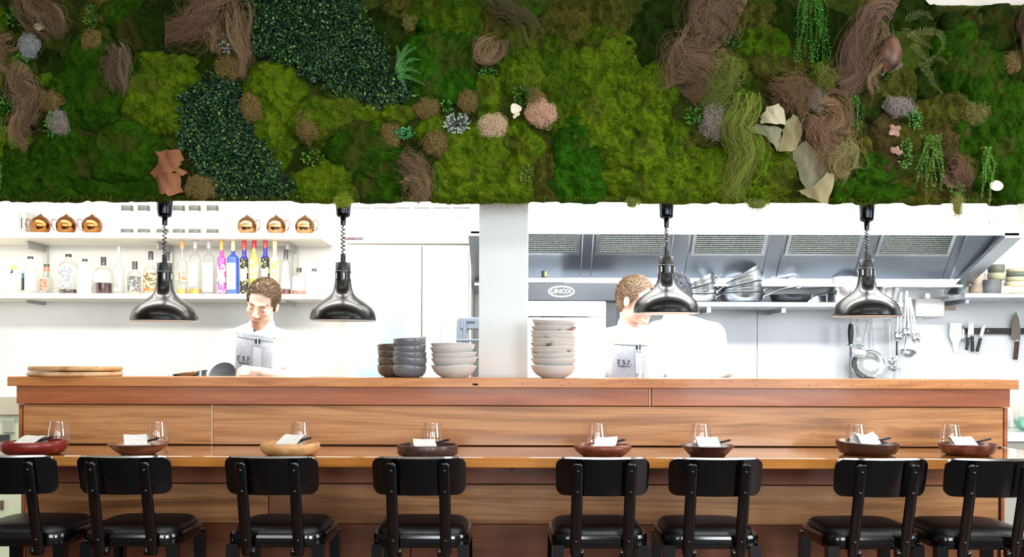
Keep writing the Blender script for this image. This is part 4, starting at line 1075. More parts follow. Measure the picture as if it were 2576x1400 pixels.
BRN = ((.10, .068, .020), (.27, .19, .055)); TAN = ((.42, .27, .15), (.78, .58, .38)); GRY = ((.15, .125, .10), (.38, .33, .28)); PNK = ((.42, .22, .14), (.75, .48, .32)); OLV = ((.09, .085, .02), (.22, .20, .05))
MBL = [
    (235, 105, 24, 30, 420, 'brown moss ball above the big dark green mound', BRN), (578, 176, 38, 30, 620, 'wide brown moss ball above the lower leaf patch', BRN), (632, 273, 30, 38, 620, 'brown moss ball right of the lower leaf patch', BRN),
    (778, 318, 30, 44, 640, 'tall brown moss ball below the bright green moss', BRN), (510, 472, 40, 34, 560, 'olive-brown moss ball next to the orange bark', BRN), (984, 342, 26, 36, 460, 'brown moss ball left of the bead sprig', BRN),
    (1075, 274, 34, 28, 520, 'brown moss ball under the asparagus fern', BRN), (1177, 257, 26, 27, 420, 'small brown moss ball above the silver leaves', BRN), (1098, 362, 34, 32, 520, 'brown moss ball below the silver leaves', BRN),
    (1345, 250, 26, 26, 400, 'olive moss ball touching the pink lichen', BRN), (2450, 287, 34, 34, 460, 'ragged olive moss ball on the far right', OLV), (130, 256, 30, 30, 420, 'ochre moss ball beside the swirled fibre', BRN),
    (2543, 160, 24, 26, 300, 'small brown moss ball by the right edge of the picture', BRN), (1030, 60, 20, 18, 200, 'tiny beige moss ball near the top of the leaf patch', OLV),
]
for k, (px, py, rx, ry, n_, lab, cc) in enumerate(MBL): moss_ball(px, py, rx, ry, n_, lab, cc[0], cc[1], k)
LCH = [
    (1240, 318, 34, 30, 620, 'tan lichen tuft left of the white fungus', TAN), (1362, 285, 40, 32, 760, 'pink-tan lichen tuft right of the white fungus', PNK), (152, 310, 24, 30, 420, 'grey-beige lichen tuft beside a green sprig on the left', GRY),
    (1795, 312, 34, 48, 700, 'large grey-pink lichen tuft right of the bright moss', GRY), (2255, 270, 34, 24, 460, 'grey-mauve lichen tuft above the dried petals', GRY), (2053, 252, 28, 26, 380, 'small silvery lichen tuft near the rust fibre', GRY),
    (80, 118, 26, 34, 420, 'silver-grey lichen tuft near the upper left corner', ((.18, .18, .17), (.42, .43, .42))), (2235, 165, 26, 14, 220, 'greyish lichen tuft under the purple seed pod', GRY), (2095, 330, 26, 40, 300, 'pale green-white lichen strands by the rust fibre', ((.25, .30, .2), (.5, .55, .42))),
]
for k, (px, py, rx, ry, n_, lab, cc) in enumerate(LCH): moss_ball(px, py, rx, ry, n_, lab, cc[0], cc[1], 40 + k, 'lichen_tuft', 'lichen', .017, .085, .00065)


def leaves_mesh(P, D, N, L, W):
    """simple folded leaves: base P, direction D, normal N"""
    n = len(P); S = np.cross(D, N); S /= np.linalg.norm(S, axis=1)[:, None] + 1e-9
    L = np.asarray(L).reshape(-1, 1); W = np.asarray(W).reshape(-1, 1)
    m = P + D * L * .45
    V = np.stack([P, m + S * W, P + D * L, m - S * W, m + N * L * .08], 1).reshape(-1, 3)
    o_ = np.arange(n)[:, None] * 5
    T = np.concatenate([o_ + np.array([[0, 1, 4]]), o_ + np.array([[4, 1, 2]]), o_ + np.array([[4, 2, 3]]), o_ + np.array([[0, 4, 3]])])
    return V, T


def sprig(px, py, rx, ry, n, label, c0=(.025, .11, .012), c1=(.09, .30, .04), seed=0, ll=.012, silver=False):
    rng = np.random.default_rng(seed + 1500); x, z = wp(px, py); rx, ry = mlen(rx, MP), mlen(ry, MP)
    a = rng.uniform(0, 2 * PI, n); q = np.sqrt(rng.random(n))
    P = np.stack([x + np.cos(a) * q * rx, MY - .085 - rng.uniform(0, .03, n) * (1 - q * .5), z + np.sin(a) * q * ry], 1)
    D = np.stack([np.cos(a) + rng.normal(0, .5, n), -rng.uniform(.1, .9, n), np.sin(a) + rng.normal(0, .5, n)], 1); D /= np.linalg.norm(D, axis=1)[:, None]
    N = rng.normal(size=(n, 3)) * .4 + np.array([0, -1, .4]); L = ll * rng.uniform(.6, 1.3, n)
    V, T = leaves_mesh(P, D, N, L, L * .32); c = mixc(c0, c1, rng.random(n))
    C = np.repeat(c, 5, axis=0)
    # little stems back into the moss
    st = np.stack([np.stack([np.full(n, x), np.full(n, MY - .03), np.full(n, z)], 1), P * .5 + np.array([x, MY - .06, z]) * .5, P], 1)
    SV, SQ, SCc = strand_mesh(st, .0007, c * .6)
    o = accent('sprig', np.concatenate([V, SV]), [T, SQ + len(V)], np.concatenate([C, SCc]), M_LEAF, label, 'sprig', Vector((x, MY - .04, z - ry)))
    return o


SV_ = ((.22, .25, .24), (.46, .52, .48))
SPR = [
    (45, 48, 20, 24, 60, 'dark green leafy sprig in the upper left corner', None), (237, 52, 16, 30, 60, 'bright green sprig near the top, right of the first fibre tuft', None), (60, 155, 18, 14, 40, 'small green sprig under the silver-grey lichen', None),
    (22, 270, 20, 20, 50, 'green sprig on the left edge beside the swirled fibre', None), (138, 318, 14, 32, 80, 'green sprig hugging the grey-beige lichen', None), (578, 112, 20, 24, 60, 'silver-leaved sprig beside the fibre wisp', SV_),
    (1150, 314, 32, 24, 110, 'silver-white leaved sprig in the middle of the moss', SV_), (1022, 338, 22, 14, 110, 'bright green beaded sprig left of the silver leaves', ((.03, .16, .05), (.10, .42, .14))), (790, 402, 28, 20, 70, 'yellow-green sprig under the tall moss ball', ((.05, .15, .01), (.16, .32, .04))),
    (1126, 274, 12, 14, 40, 'tiny green sprig above the silver-white leaves', None), (1312, 243, 22, 20, 80, 'dark green sprig above the white fungus', ((.02, .08, .01), (.06, .18, .03))), (2220, 180, 14, 20, 50, 'green sprig left of the grey lichen under the seed pod', None),
    (1738, 295, 20, 22, 70, 'dark green sprig left of the large grey-pink lichen', None), (1325, 445, 14, 24, 60, 'upright green and rust sprig near the lower edge by the pillar', ((.05, .12, .02), (.22, .24, .05))), (2292, 303, 20, 20, 90, 'bright green bead sprig beside the mauve lichen', ((.03, .14, .02), (.10, .36, .06))),
    (2393, 465, 20, 24, 70, 'dark green sprig in the lower right corner', None), (2268, 402, 18, 24, 70, 'feathery green sprig under the lower dried petals', ((.04, .14, .02), (.14, .34, .06))), (1840, 105, 26, 18, 60, 'dark sprig under the big brown fibre tuft', ((.02, .07, .02), (.06, .16, .04))),
    (2272, 375, 12, 20, 50, 'small bright sprig right of the lower dried petals', None), (1225, 188, 24, 8, 40, 'tiny green sprig under the ring-shaped fibre', None),
]
for k, (px, py, rx, ry, n_, lab, cc) in enumerate(SPR):
    if cc: sprig(px, py, rx, ry, n_, lab, cc[0], cc[1], k, .014 if cc is SV_ else .011)
    else: sprig(px, py, rx, ry, n_, lab, seed=k)


def trailing(px0, px1, y0, y1s, n, label, seed, c0=(.03, .16, .012), c1=(.12, .38, .05), bead=.0058, dep=.10):
    rng = np.random.default_rng(seed + 2000); VV = []; TT = []; CC = []; off = 0
    lst = []
    for s in range(n):
        f = rng.random(); xt = px0 + (px1 - px0) * (.25 + .5 * f) + rng.normal(0, 4); xe = px0 + (px1 - px0) * (s + .5) / n + rng.normal(0, 3)
        ye = rng.uniform(*y1s); k = max(6, int((ye - y0) / 5)); t = np.linspace(0, 1, k)
        x = xt + (xe - xt) * np.sqrt(t) + 3 * np.sin(t * 9 + s); y = y0 + (ye - y0) * t
        X = (x - CX) * MP / F; Z = EYE - (y - ROLL * (x - CX) - YH) * MP / F; Y = MY - dep - .012 * np.sin(t * 3) + rng.uniform(-.012, .012)
        P = np.stack([X, np.broadcast_to(Y, X.shape), Z], 1)
        V, Q, C = strand_mesh(P[None], .0009, np.array([c0]) * .9); VV.append(V); TT.append(np.concatenate([Q[:, [0, 1, 2]], Q[:, [0, 2, 3]]]) + off); CC.append(C); off += len(V)
        m = k * 2; Pb = np.repeat(P, 2, axis=0)[:m]; a = rng.uniform(0, 2 * PI, m); D = np.stack([np.cos(a) * 1.0, -.5 - np.abs(np.sin(a)) * .5, -.25 + .4 * rng.normal(size=m)], 1); D /= np.linalg.norm(D, axis=1)[:, None]
        N = rng.normal(size=(m, 3)) * .3 + np.array([0, -.6, .8]); L = bead * rng.uniform(.7, 1.3, m)
        V, T = leaves_mesh(Pb, D, N, L, L * .4); VV.append(V); TT.append(T + off); CC.append(np.repeat(mixc(c0, c1, rng.random(m)), 5, axis=0)); off += len(V)
    p = at((px0 + px1) / 2, y0, MP)
    return accent('trailing_plant', np.concatenate(VV), [np.concatenate(TT)], np.concatenate(CC), M_LEAF, label, 'trailing plant', Vector((p.x, MY - .05, p.z)))


trailing(1982, 2080, -20, (60, 185), 26, 'tall trailing bead plant hanging from the top edge', 1, (.03, .17, .012), (.15, .46, .06), bead=.0095)
trailing(2120, 2160, 248, (290, 345), 10, 'short trailing bead plant right of the rust fibre hank', 2, bead=.008)
trailing(2080, 2100, 340, (400, 470), 3, 'thin pale trailing strand beside the pale bark', 3, (.10, .22, .04), (.30, .48, .15))
trailing(2284, 2366, 345, (420, 505), 18, 'wide trailing bead plant near the lower right', 4, (.07, .22, .015), (.24, .5, .08), bead=.0085)
trailing(2446, 2492, 375, (440, 505), 11, 'trailing bead plant over the lower edge, nearest the right corner', 5, (.09, .25, .02), (.28, .52, .10), bead=.0075)
trailing(2470, 2486, 480, (560, 600), 2, 'single long trailing strand dangling below the moss at the right', 6, (.09, .2, .02), (.2, .36, .08), bead=.007)
trailing(2432, 2444, 485, (555, 585), 1, 'sparse dark strand dangling below the moss near the right corner', 7, (.05, .08, .02), (.1, .14, .05), bead=.006)
trailing(5, 22, 300, (480, 520), 3, 'narrow trailing plant down the left edge of the picture', 8, (.06, .18, .015), (.2, .40, .08), bead=.008)
moss_ball(2405, 520, 16, 34, 220, 'ragged moss wisp dangling below the edge at the right', (.12, .13, .02), (.3, .3, .07), 77, 'moss_wisp', 'moss wisp', .02, .08)
moss_ball(1590, 512, 20, 14, 90, 'thin moss wisp dangling left of the third lamp', (.10, .13, .02), (.25, .3, .06), 78, 'moss_wisp', 'moss wisp', .02, .06)
moss_ball(1905, 515, 34, 14, 160, 'thin moss wisp dangling right of the third lamp', (.10, .13, .02), (.25, .3, .06), 79, 'moss_wisp', 'moss wisp', .02, .06)
moss_ball(866, 508, 26, 14, 160, 'bright moss wisp hanging over the second lamp cup', (.14, .2, .01), (.26, .34, .03), 80, 'moss_wisp', 'moss wisp', .016, .09)


def fern(fronds, label, c0, c1, seed, step=4.0, pl=13, w_=.075):
    rng = np.random.default_rng(seed + 3000); VV = []; TT = []; CC = []; off = 0; xs = []; zs = []
    for pts, plen in fronds:
        k = int(sum(math.hypot(pts[i + 1][0] - pts[i][0], pts[i + 1][1] - pts[i][1]) for i in range(len(pts) - 1)) / step) + 3; sp = spline(pts, k)
        X = (sp[:, 0] - CX) * MP / F; Z = EYE - (sp[:, 1] - ROLL * (sp[:, 0] - CX) - YH) * MP / F; t = np.linspace(0, 1, k); Y = MY - .10 - .03 * np.sin(t * 2.6) + rng.uniform(-.006, .006)
        P = np.stack([X, Y, Z], 1); V, Q, C = strand_mesh(P[None], .0011, np.array([c0])); VV.append(V); TT.append(np.concatenate([Q[:, [0, 1, 2]], Q[:, [0, 2, 3]]]) + off); CC.append(C); off += len(V)
        d = np.gradient(P, axis=0); d /= np.linalg.norm(d, axis=1)[:, None]; s = np.cross(d, np.array([0, -1, 0])); s /= np.linalg.norm(s, axis=1)[:, None]
        for sg in (-1, 1):
            D = s * sg + d * .45 + rng.normal(0, .08, P.shape); D /= np.linalg.norm(D, axis=1)[:, None]
            L = mlen(plen, MP) * (1 - t * .75) * np.minimum(1, t * 5 + .4) * rng.uniform(.85, 1.15, k)
            V, T = leaves_mesh(P, D, np.tile(np.array([[0, -1, .2]]), (k, 1)), L, L * w_); VV.append(V); TT.append(T + off); CC.append(np.repeat(mixc(c0, c1, rng.random(k)), 5, axis=0)); off += len(V)
        xs.append(X[0]); zs.append(Z[0])
    return accent('fern', np.concatenate(VV), [np.concatenate(TT)], np.concatenate(CC), M_LEAF, label, 'fern', Vector((np.mean(xs), MY - .05, np.mean(zs))))


AF = []
for (a, b_, c_) in (((1000, 190), (1005, 150), (998, 125)), ((1000, 185), (1020, 150), (1048, 130)), ((1002, 190), (1030, 165), (1058, 160)), ((1002, 192), (1030, 185), (1060, 195)), ((1002, 195), (1030, 205), (1070, 222)), ((1002, 195), (1015, 215), (1024, 238)), ((1000, 185), (1015, 145), (1030, 122))): AF.append(([a, b_, c_], 10))
fern(AF, 'feathery bright green asparagus fern beside the upper leaf patch', (.05, .20, .04), (.14, .40, .10), 1, 2.6, 10, .1)
fern([([(2270, 100), (2310, 90), (2345, 100), (2352, 130), (2325, 160)], 16), ([(2265, 60), (2300, 45), (2330, 60)], 16), ([(2280, 120), (2300, 150), (2320, 175)], 14), ([(2260, 80), (2290, 110), (2330, 130)], 15), ([(2320, 160), (2345, 160), (2365, 172)], 12)],
     'olive sword fern curling beside the purple seed pod', (.09, .09, .025), (.24, .23, .07), 2, 4.6)
fern([([(2300, 165), (2318, 195), (2330, 225), (2352, 242)], 15)], 'single curled fern frond below the olive sword fern', (.09, .10, .03), (.24, .25, .08), 3, 5.0)


def bark(pts, label, m, curl=.03, th=.004, dep=.10, seed=0, twist=0.0, bow=.0):
    """a ragged sheet given by a pixel outline; bulges toward the room with its own thickness"""
    rnd = random.Random(seed); n = len(pts); P = [at(px, py, MP) for px, py in pts]; c = sum(P, Vector()) / n
    vs = []; fs = []; rings = 5; ext = max((p - c).length for p in P)
    fine = []
    for i in range(n):
        a, b_ = P[i], P[(i + 1) % n]
        for q in range(3): fine.append(a.lerp(b_, q / 3) + Vector((rnd.uniform(-1, 1) * .0045, 0, rnd.uniform(-1, 1) * .0045)))
    L = len(fine)
    for side in (0, 1):
        for k in range(rings + 1):
            s = k / rings
            for p in fine:
                q = c.lerp(p, s); u = (q.x - c.x) / ext; v = (q.z - c.z) / ext
                y = MY - dep - curl * (1 - u * u * 1.2) + twist * u * v + bow * v * v + .004 * math.sin(u * 9 + v * 5 + seed) + side * th
                vs.append((q.x, y, q.z))
    N = L * (rings + 1)
    for k in range(rings):
        for i in range(L):
            j = (i + 1) % L; fs.append((k * L + i, (k + 1) * L + i, (k + 1) * L + j, k * L + j)); fs.append((N + k * L + j, N + (k + 1) * L + j, N + (k + 1) * L + i, N + k * L + i))
    for i in range(L):
        j = (i + 1) % L; a = rings * L; fs.append((a + i, N + a + i, N + a + j, a + j))
    o = MB().add(vs, fs).build('bark_piece', m, None, org=Vector((c.x, MY - dep, min(p.z for p in P))), smooth=60)
    return tag(o, label, 'bark', 'bark pieces on the moss wall')


M_BKO = noisy('orange_bark', '#6f4128', '#96623f', 14, .8, stretch=(1, 1, .5), bump=.4, bscale=70, detail=6)
M_BKC = noisy('cream_bark', '#9b9378', '#b8af90', 10, .8, stretch=(2, 1, .5), bump=.3, bscale=60, detail=6)
M_BKG = noisy('grey_green_bark', '#66664e', '#838163', 9, .8, stretch=(3, 1, .5), bump=.3, bscale=60, detail=6)
M_BKT = noisy('olive_tan_bark', '#766d4a', '#978b64', 9, .8, stretch=(3, 1, .5), bump=.3, bscale=60, detail=6)
bark([(404, 388), (430, 384), (462, 380), (470, 405), (460, 425), (482, 438), (466, 448), (448, 436), (430, 446), (405, 455), (386, 440), (402, 425), (412, 408)], 'ragged orange-brown bark flake above the first lamp', M_BKO, .02, .005, .10, 1)
bark([(400, 450), (432, 440), (462, 442), (466, 465), (470, 490), (440, 498), (412, 492), (406, 470)], 'curled orange-brown bark plate just over the first lamp cup', M_BKO, .03, .005, .11, 2)
bark([(1905, 302), (1920, 280), (1945, 271), (1962, 288), (1968, 320), (1940, 325), (1905, 318)], 'small cream bark curl on the right half of the moss', M_BKC, .025, .005, .115, 3)
bark([(1878, 335), (1895, 318), (1930, 322), (1960, 330), (1955, 365), (1948, 385), (1920, 350)], 'grey-green bark sheet below the cream curl', M_BKG, .015, .004, .095, 4)
bark([(1985, 295), (2005, 310), (2010, 345), (1995, 385), (1952, 384), (1960, 345), (1970, 315)], 'olive bark sheet beside the rust fibre', M_BKT, .02, .004, .09, 5)
bark([(1985, 385), (2020, 360), (2060, 400), (2085, 440), (2070, 470), (2020, 485), (2005, 450), (1995, 415)], 'long grey-green bark sheet hanging toward the lower edge', M_BKG, .02, .004, .085, 6)
bark([(1997, 482), (2040, 472), (2070, 440), (2087, 445), (2085, 480), (2070, 518), (2040, 508), (2015, 498)], 'tan bark tip folding over the lower edge of the moss', M_BKT, .025, .005, .105, 7)
bark([(2360, 440), (2405, 448), (2425, 470), (2390, 478), (2365, 465)], 'small brown bark chip near the lower right trailing plant', noisy('brown_bark', '#5a4030', '#7a5a44', 12, .8), .01, .004, .085, 8)
bark([(100, 82), (122, 66), (130, 80), (112, 92)], 'pale papery bark scrap in the first fibre tuft', M_BKC, .01, .003, .12, 9)

# purple-brown seed pod, white fungus, dried petals, pale shell
pc = at(2237, 128, 4.33); Mx = Matrix.Rotation(R(14), 4, 'Y')
pod = MB(); pr = []
for q in range(13):
    t = q / 12; pr.append((max(1e-5, .056 * math.sin(PI * t ** .8) ** .75), -.095 + .17 * t))
pod.lathe(pr, 26, Mx, lambda r, z, a: (r * (1 + .04 * math.cos(3 * a)), z))
tag(pod.build('seed_pod', noisy('purple_pod_shell', '#37231f', '#7a553c', 14, .5, stretch=(1, 1, .6), lo=.42, hi=.6, bump=.1), None, loc=pc, smooth=70), 'glossy purple-brown seed pod shell in the upper right', 'seed pod')


def petals(px, py, n, r, m, label, name, cat, spread=1.0, a0=0):
    c = at(px, py, MY - .11); mb = MB(); r = mlen(r, MP)
    for k in range(n):
        a = a0 + 2 * PI * k / n * spread; d = Vector((math.cos(a), -.35, math.sin(a))).normalized(); s = d.cross(Vector((0, 1, 0))).normalized(); nn = s.cross(d)
        vs = []; fs = []; K = 6
        for i in range(K + 1):
            t = i / K; w_ = r * .42 * math.sin(PI * min(1, t * .85 + .1)) ; p = d * r * t + nn * r * .25 * t * t
            for th in (0, .0015):
                vs += [p - s * w_ + nn * (w_ * .35 + th), p + nn * th, p + s * w_ + nn * (w_ * .35 + th)]
        for i in range(K):
            o_ = i * 6; e = o_ + 6
            fs += [(o_, o_ + 1, e + 1, e), (o_ + 1, o_ + 2, e + 2, e + 1), (e + 3, e + 4, o_ + 4, o_ + 3), (e + 4, e + 5, o_ + 5, o_ + 4), (o_, e, e + 3, o_ + 3), (o_ + 2, o_ + 5, e + 5, e + 2)]
        mb.add(vs, fs)
    mb.tube([(0, .02, 0), (0, .10, -.005)], .002, 6)
    return tag(mb.build(name, m, None, loc=c, smooth=60), label, cat)


M_PET = noisy('dried_pink_petal', '#7d5548', '#a98672', 30, .7); M_FUN = noisy('cream_fungus', '#d8cdb4', '#ece2cc', 20, .7)
petals(2251, 328, 4, 17, M_PET, 'dried pink four-petalled flower, upper of two', 'dried_flower', 'dried flower', 1, .6)
petals(2253, 384, 3, 17, M_PET, 'dried pink flower with drooping petals, lower of two', 'dried_flower', 'dried flower', .5, .2)
fg = MB(); cF = at(1297, 275, MY - .11)
for dx, dz, rr in ((.0, .0, .024), (.006, -.022, .012), (-.004, -.034, .008)):
    fg.lathe([(0, 0), (rr * .5, .001), (rr, .006), (rr * .96, .009), (rr * .4, .006), (0, .006)], 20, Matrix.Translation((dx, -dz * .1, dz)) @ Matrix.Rotation(R(75), 4, 'X'), lambda r, z, a: (r * (1 + .12 * math.cos(3 * a)), z))
fg.tube([(0, .0, 0), (0, .05, -.02)], .004, 6)
tag(fg.build('bracket_fungus', M_FUN, None, loc=cF), 'cream bracket fungus between the two tan lichens', 'fungus')
sh = MB().lathe([(0, .0), (.012, .001), (.022, .004), (.0235, .007), (.015, .010), (0, .012)], 22, Matrix.Rotation(R(80), 4, 'X') @ Matrix.Scale(1.25, 4, (1, 0, 0)))
sh.tube([(0, .004, 0), (0, .07, -.004)], .003, 6)
tag(sh.build('pale_shell', M_FUN, None, loc=at(2505, 468, MY - .1)), 'pale oval shell disc near the lower right corner', 'shell')
# ------------------------------------------------------------------ kitchen, left side: shelves, bottles, vessels
SY = 5.95                                             # depth of the bottles
Z2 = at(500, 741, SY).z; Z1 = at(300, 585, 5.86).z      # tops of the two shelves
M_SHELF = noisy('white_shelf_laminate', '#e9e4d8', '#eeeae0', 3, .5)
xsL, xsR = -3.38, at(806, 600, 5.85).x
for z, th, nm, lab in ((Z1, .032, 'wall_shelf', 'upper white wall shelf carrying copper vessels and canisters'), (Z2, .030, 'wall_shelf', 'lower white wall shelf carrying the spirit bottles')):
    org = Vector(((xsL + xsR) / 2, 6.05, z))
    t = thing('wall_shelf', org, lab, 'shelf', 'white shelves on the left kitchen wall')
    MB().rspan(xsL, xsR, 5.85, 6.25, z - th, z, .003, 1).build('board', M_SHELF, t, org=org)
    for px in (108, 425, 741):
        x = at(px, 650, 6.2).x
        MB().prism([(x - .006, z - th), (x + .006, z - th), (x + .006, z - th - (.045 if z > 1.9 else .02)), (x - .006, z - th - (.045 if z > 1.9 else .02))], 6.0, 6.23).build('bracket', mat('grey_bracket', '#a8a8a6', .5, .3), t, org=org)
        if z > 1.9: MB().span(x - .014, x + .014, 6.225, 6.247, z - .34, z - th).build('wall_strip', mat('pale_wall_strip', '#c9c8c2', .5, .2), t, org=org)

M_CLEAR = thin_glass('bottle_glass_clear', (.95, .97, .96), .9)


def gmat(c, rough=.12): return mat('bottle_' + c.strip('#'), c, rough, 0, .5, coat=.5)


def liquor(px, top, capb, sh, wd, nk, cap, body, lab, capw=None, bands=(), liquid=None, label=None, base=742, square=False):
    """a bottle: cap top row, cap bottom row, shoulder row, body width, neck width (pixels). bands: (row0,row1,colour,x-extent)"""
    Y = SY + (0 if not square else .01); c = at(px, base, Y); r = lambda q: mlen(q, Y) / 2; Z = lambda y: at(px, y, Y).z - Z2
    t = thing('spirit_bottle', Vector((c.x, Y, Z2)), lab, 'bottle', 'bottles on the lower shelf')
    H = Z(sh); bw, nw = r(wd), r(nk)
    pr = [(0, .002), (bw * .9, .0), (bw, .006), (bw, H - bw * .15), (bw * .95, H), (bw * .75, H + bw * .28), (nw * 1.25, H + bw * .55), (nw, H + bw * .8 + .004), (nw, Z(capb)), (nw * .8, Z(capb))]
    ok = pr[:7] + [(nw, min(H + bw * .8 + .004, Z(capb) - .002)), (nw, Z(capb)), (nw * .8, Z(capb))]
    MB().lathe(ok, 28).build('body', body, t, smooth=50)
    cw = r(capw) if capw else nw * 1.15
    MB().lathe([(0, Z(capb) - .002), (cw, Z(capb) - .002), (cw, Z(top) - .003), (cw * .9, Z(top)), (0, Z(top))], 20).build('cap', gmat(cap, .4), t)
    if liquid:
        row, colr = liquid
        MB().lathe([(0, .004), (bw * .93, .004), (bw * .95, .008), (bw * .95, Z(row)), (0, Z(row))], 24).build('liquid', gmat(colr, .15), t)
    for b_ in bands:
        y0, y1, colr = b_[:3]; a0, a1 = b_[3] if len(b_) > 3 else (-78, 78); nm = b_[4] if len(b_) > 4 else 'label'
        rr = lambda y: (bw * 1.012 if Z(y) <= H else nw * 1.04)
        vs = []; fs = []; n = 14
        for k in range(n + 1):
            a = R(a0 + (a1 - a0) * k / n); ra, rb = rr(y0), rr(y1)
            for q, (rad, zz) in enumerate(((ra, Z(y0)), (rb, Z(y1)), (ra + .0006, Z(y0)), (rb + .0006, Z(y1)))): vs.append((rad * math.sin(a), -rad * math.cos(a), zz))
        for k in range(n):
            o_ = k * 4; e = o_ + 4
            fs += [(o_ + 2, o_ + 3, e + 3, e + 2), (o_, e, e + 1, o_ + 1), (o_ + 3, o_ + 1, e + 1, e + 3), (o_, o_ + 2, e + 2, e)]
        fs += [(0, 1, 3, 2), (n * 4, n * 4 + 2, n * 4 + 3, n * 4 + 1)]
        MB().add(vs, fs).build(nm, colr if not isinstance(colr, str) else gmat(colr, .5), t, smooth=30)
    return t


def pat(name, a, b, sc, lo=.48, hi=.52, st=(1, 1, 1)): return noisy(name, a, b, sc, .5, lo=lo, hi=hi, stretch=st, detail=1)


P_SCRIPT = pat('label_grey_script', '#70767a', '#eceae2', 110, st=(1, 1, .5)); P_TEXT = pat('label_dark_text', '#4c4c4a', '#b8b4a8', 160, .55, .6, (.3, 1, 1)); P_ART = pat('label_landscape', '#5a4a30', '#c7a878', 60)
P_PINKL = pat('label_pink_floral', '#c23a86', '#f0c6dc', 70); P_FLOW = pat('label_black_floral', '#141210', '#c9cf6a', 75, .56, .6); P_YEL = pat('label_yellow_floral', '#e3cf38', '#f3eec0', 70); P_ORG = pat('label_orange_print', '#d8603a', '#f3dccb', 80)
P_PEACH = pat('label_red_print', '#d8543c', '#f0a890', 90, .5, .6)
W_ = '#f0eee6'
liquor(35, 668, 676, 690, 22, 10, '#e0b030', gmat('#ece8da'), 'white bottle with yellow cap at the left end of the lower shelf', bands=[(678, 694, '#3a3634', (-60, 10))])
liquor(76, 645, 650, 682, 40, 15, '#15161a', M_CLEAR, 'clear bottle with black and teal label, left part of the lower shelf', bands=[(688, 731, '#17565a', (-70, -15)), (700, 731, '#16211f', (-70, -15), 'label_patch'), (690, 730, W_, (-14, 60))], capw=14)
liquor(117, 664, 670, 700, 32, 12, '#1a1515', M_CLEAR, 'squat bottle with red neck and coral oval label', bands=[(671, 682, '#d2604a', (-100, 100), 'neck_wrap'), (702, 731, P_PEACH, (-60, 40))], capw=13)
liquor(172, 639, 645, 668, 46, 13, '#181818', M_CLEAR, 'broad clear bottle with grey script label and dark liquid', bands=[(672, 722, P_SCRIPT, (-60, 50))], liquid=(728, '#2a1412'), capw=15)
liquor(213, 651, 658, 680, 38, 13, '#232323', gmat('#eeebe0'), 'plain white bottle with black cap between script bottle and dark rum', capw=13)
liquor(260, 646, 666, 682, 44, 11, '#1b1a1d', M_CLEAR, 'rounded clear bottle a third full of dark red spirit', bands=[(684, 710, W_, (-60, 60))], liquid=(712, '#33090f'), capw=13)
liquor(299, 620, 645, 672, 28, 7, '#c9ccd0', M_CLEAR, 'clear decanter bottle with pointed glass stopper', bands=[(724, 732, '#dcdad2', (-40, 40))])
liquor(339, 657, 676, 690, 34, 11, '#26241f', M_CLEAR, 'clear bottle with dark printed text label', bands=[(695, 733, P_TEXT, (-70, 70))], liquid=(736, '#c98a48'), capw=13)
liquor(379, 632, 652, 680, 34, 10, '#2a2a2c', M_CLEAR, 'bottle with painted landscape label left of the first lamp', bands=[(687, 725, P_ART, (-70, 70)), (725, 733, '#cf5a1e', (-70, 70), 'label_band')], capw=12)
liquor(421, 634, 655, 685, 34, 10, '#2e2e30', M_CLEAR, 'bottle mostly hidden behind the first lamp', bands=[(690, 730, '#c9c6b0', (-60, 60))], capw=11)
liquor(458, 606, 622, 660, 25, 9, '#e3a765', M_CLEAR, 'clear bottle with orange cap and orange printed label', bands=[(684, 708, P_ORG, (-80, 80))], liquid=(728, '#dd8c2a'))
liquor(491, 600, 624, 645, 27, 10, '#b9bcbe', M_CLEAR, 'clear bottle with grey cap and amber liquid', bands=[(660, 720, W_, (-70, 40))], liquid=(726, '#d2822e'))
liquor(525, 600, 624, 645, 28, 10, '#b4b7b9', M_CLEAR, 'clear bottle with grey cap and faint pink print', bands=[(662, 734, '#f2e6e0', (-70, 60))])
liquor(557, 600, 628, 650, 21, 9, '#e0b56a', gmat('#d04a9a'), 'slim bright pink floral bottle with tan cap', bands=[(664, 736, P_PINKL, (-85, 85)), (683, 708, W_, (-45, 45), 'label_badge')])
liquor(586, 600, 630, 648, 29, 9, '#efdcae', gmat('#2c4fb0'), 'royal blue bottle with cream cap and white label', bands=[(662, 728, W_, (-62, 40))])
liquor(614, 600, 626, 650, 20, 10, '#cf3f42', gmat('#2a2a9c'), 'slim blue bottle with red cap and black floral label, left of the yellow one', bands=[(650, 738, P_FLOW, (-85, 85)), (676, 706, W_, (-50, 50), 'label_badge')])
liquor(639, 600, 625, 650, 20, 10, '#c9353a', gmat('#e2cf4e'), 'slim yellow bottle with red cap', bands=[(655, 700, P_YEL, (-85, 85))])
liquor(667, 600, 621, 648, 20, 10, '#c94248', gmat('#2727a0'), 'slim blue bottle with red cap and black floral label, right of the yellow one', bands=[(648, 738, P_FLOW, (-85, 85)), (676, 706, W_, (-50, 50), 'label_badge')])
liquor(691, 600, 625, 650, 20, 10, '#eadfae', gmat('#ece2b0'), 'slim pale yellow bottle with cream cap', bands=[(655, 730, P_YEL, (-60, 60))])
liquor(719, 627, 651, 662, 25, 10, '#3c3b3a', M_CLEAR, 'tall clear bottle with black cap and dark red dregs', bands=[(658, 725, W_, (-70, 70))], liquid=(728, '#4a1210'), capw=11)
liquor(752, 673, 683, 694, 33, 12, '#232120', M_CLEAR, 'squat square clear bottle with pinkish-red dregs', bands=[(698, 730, W_, (-60, 60))], liquid=(732, '#b05240'), capw=13)
liquor(790, 675, 683, 694, 28, 12, '#2c2b2a', gmat('#efeee8'), 'white squat bottle with black stopper at the shelf end', capw=12)

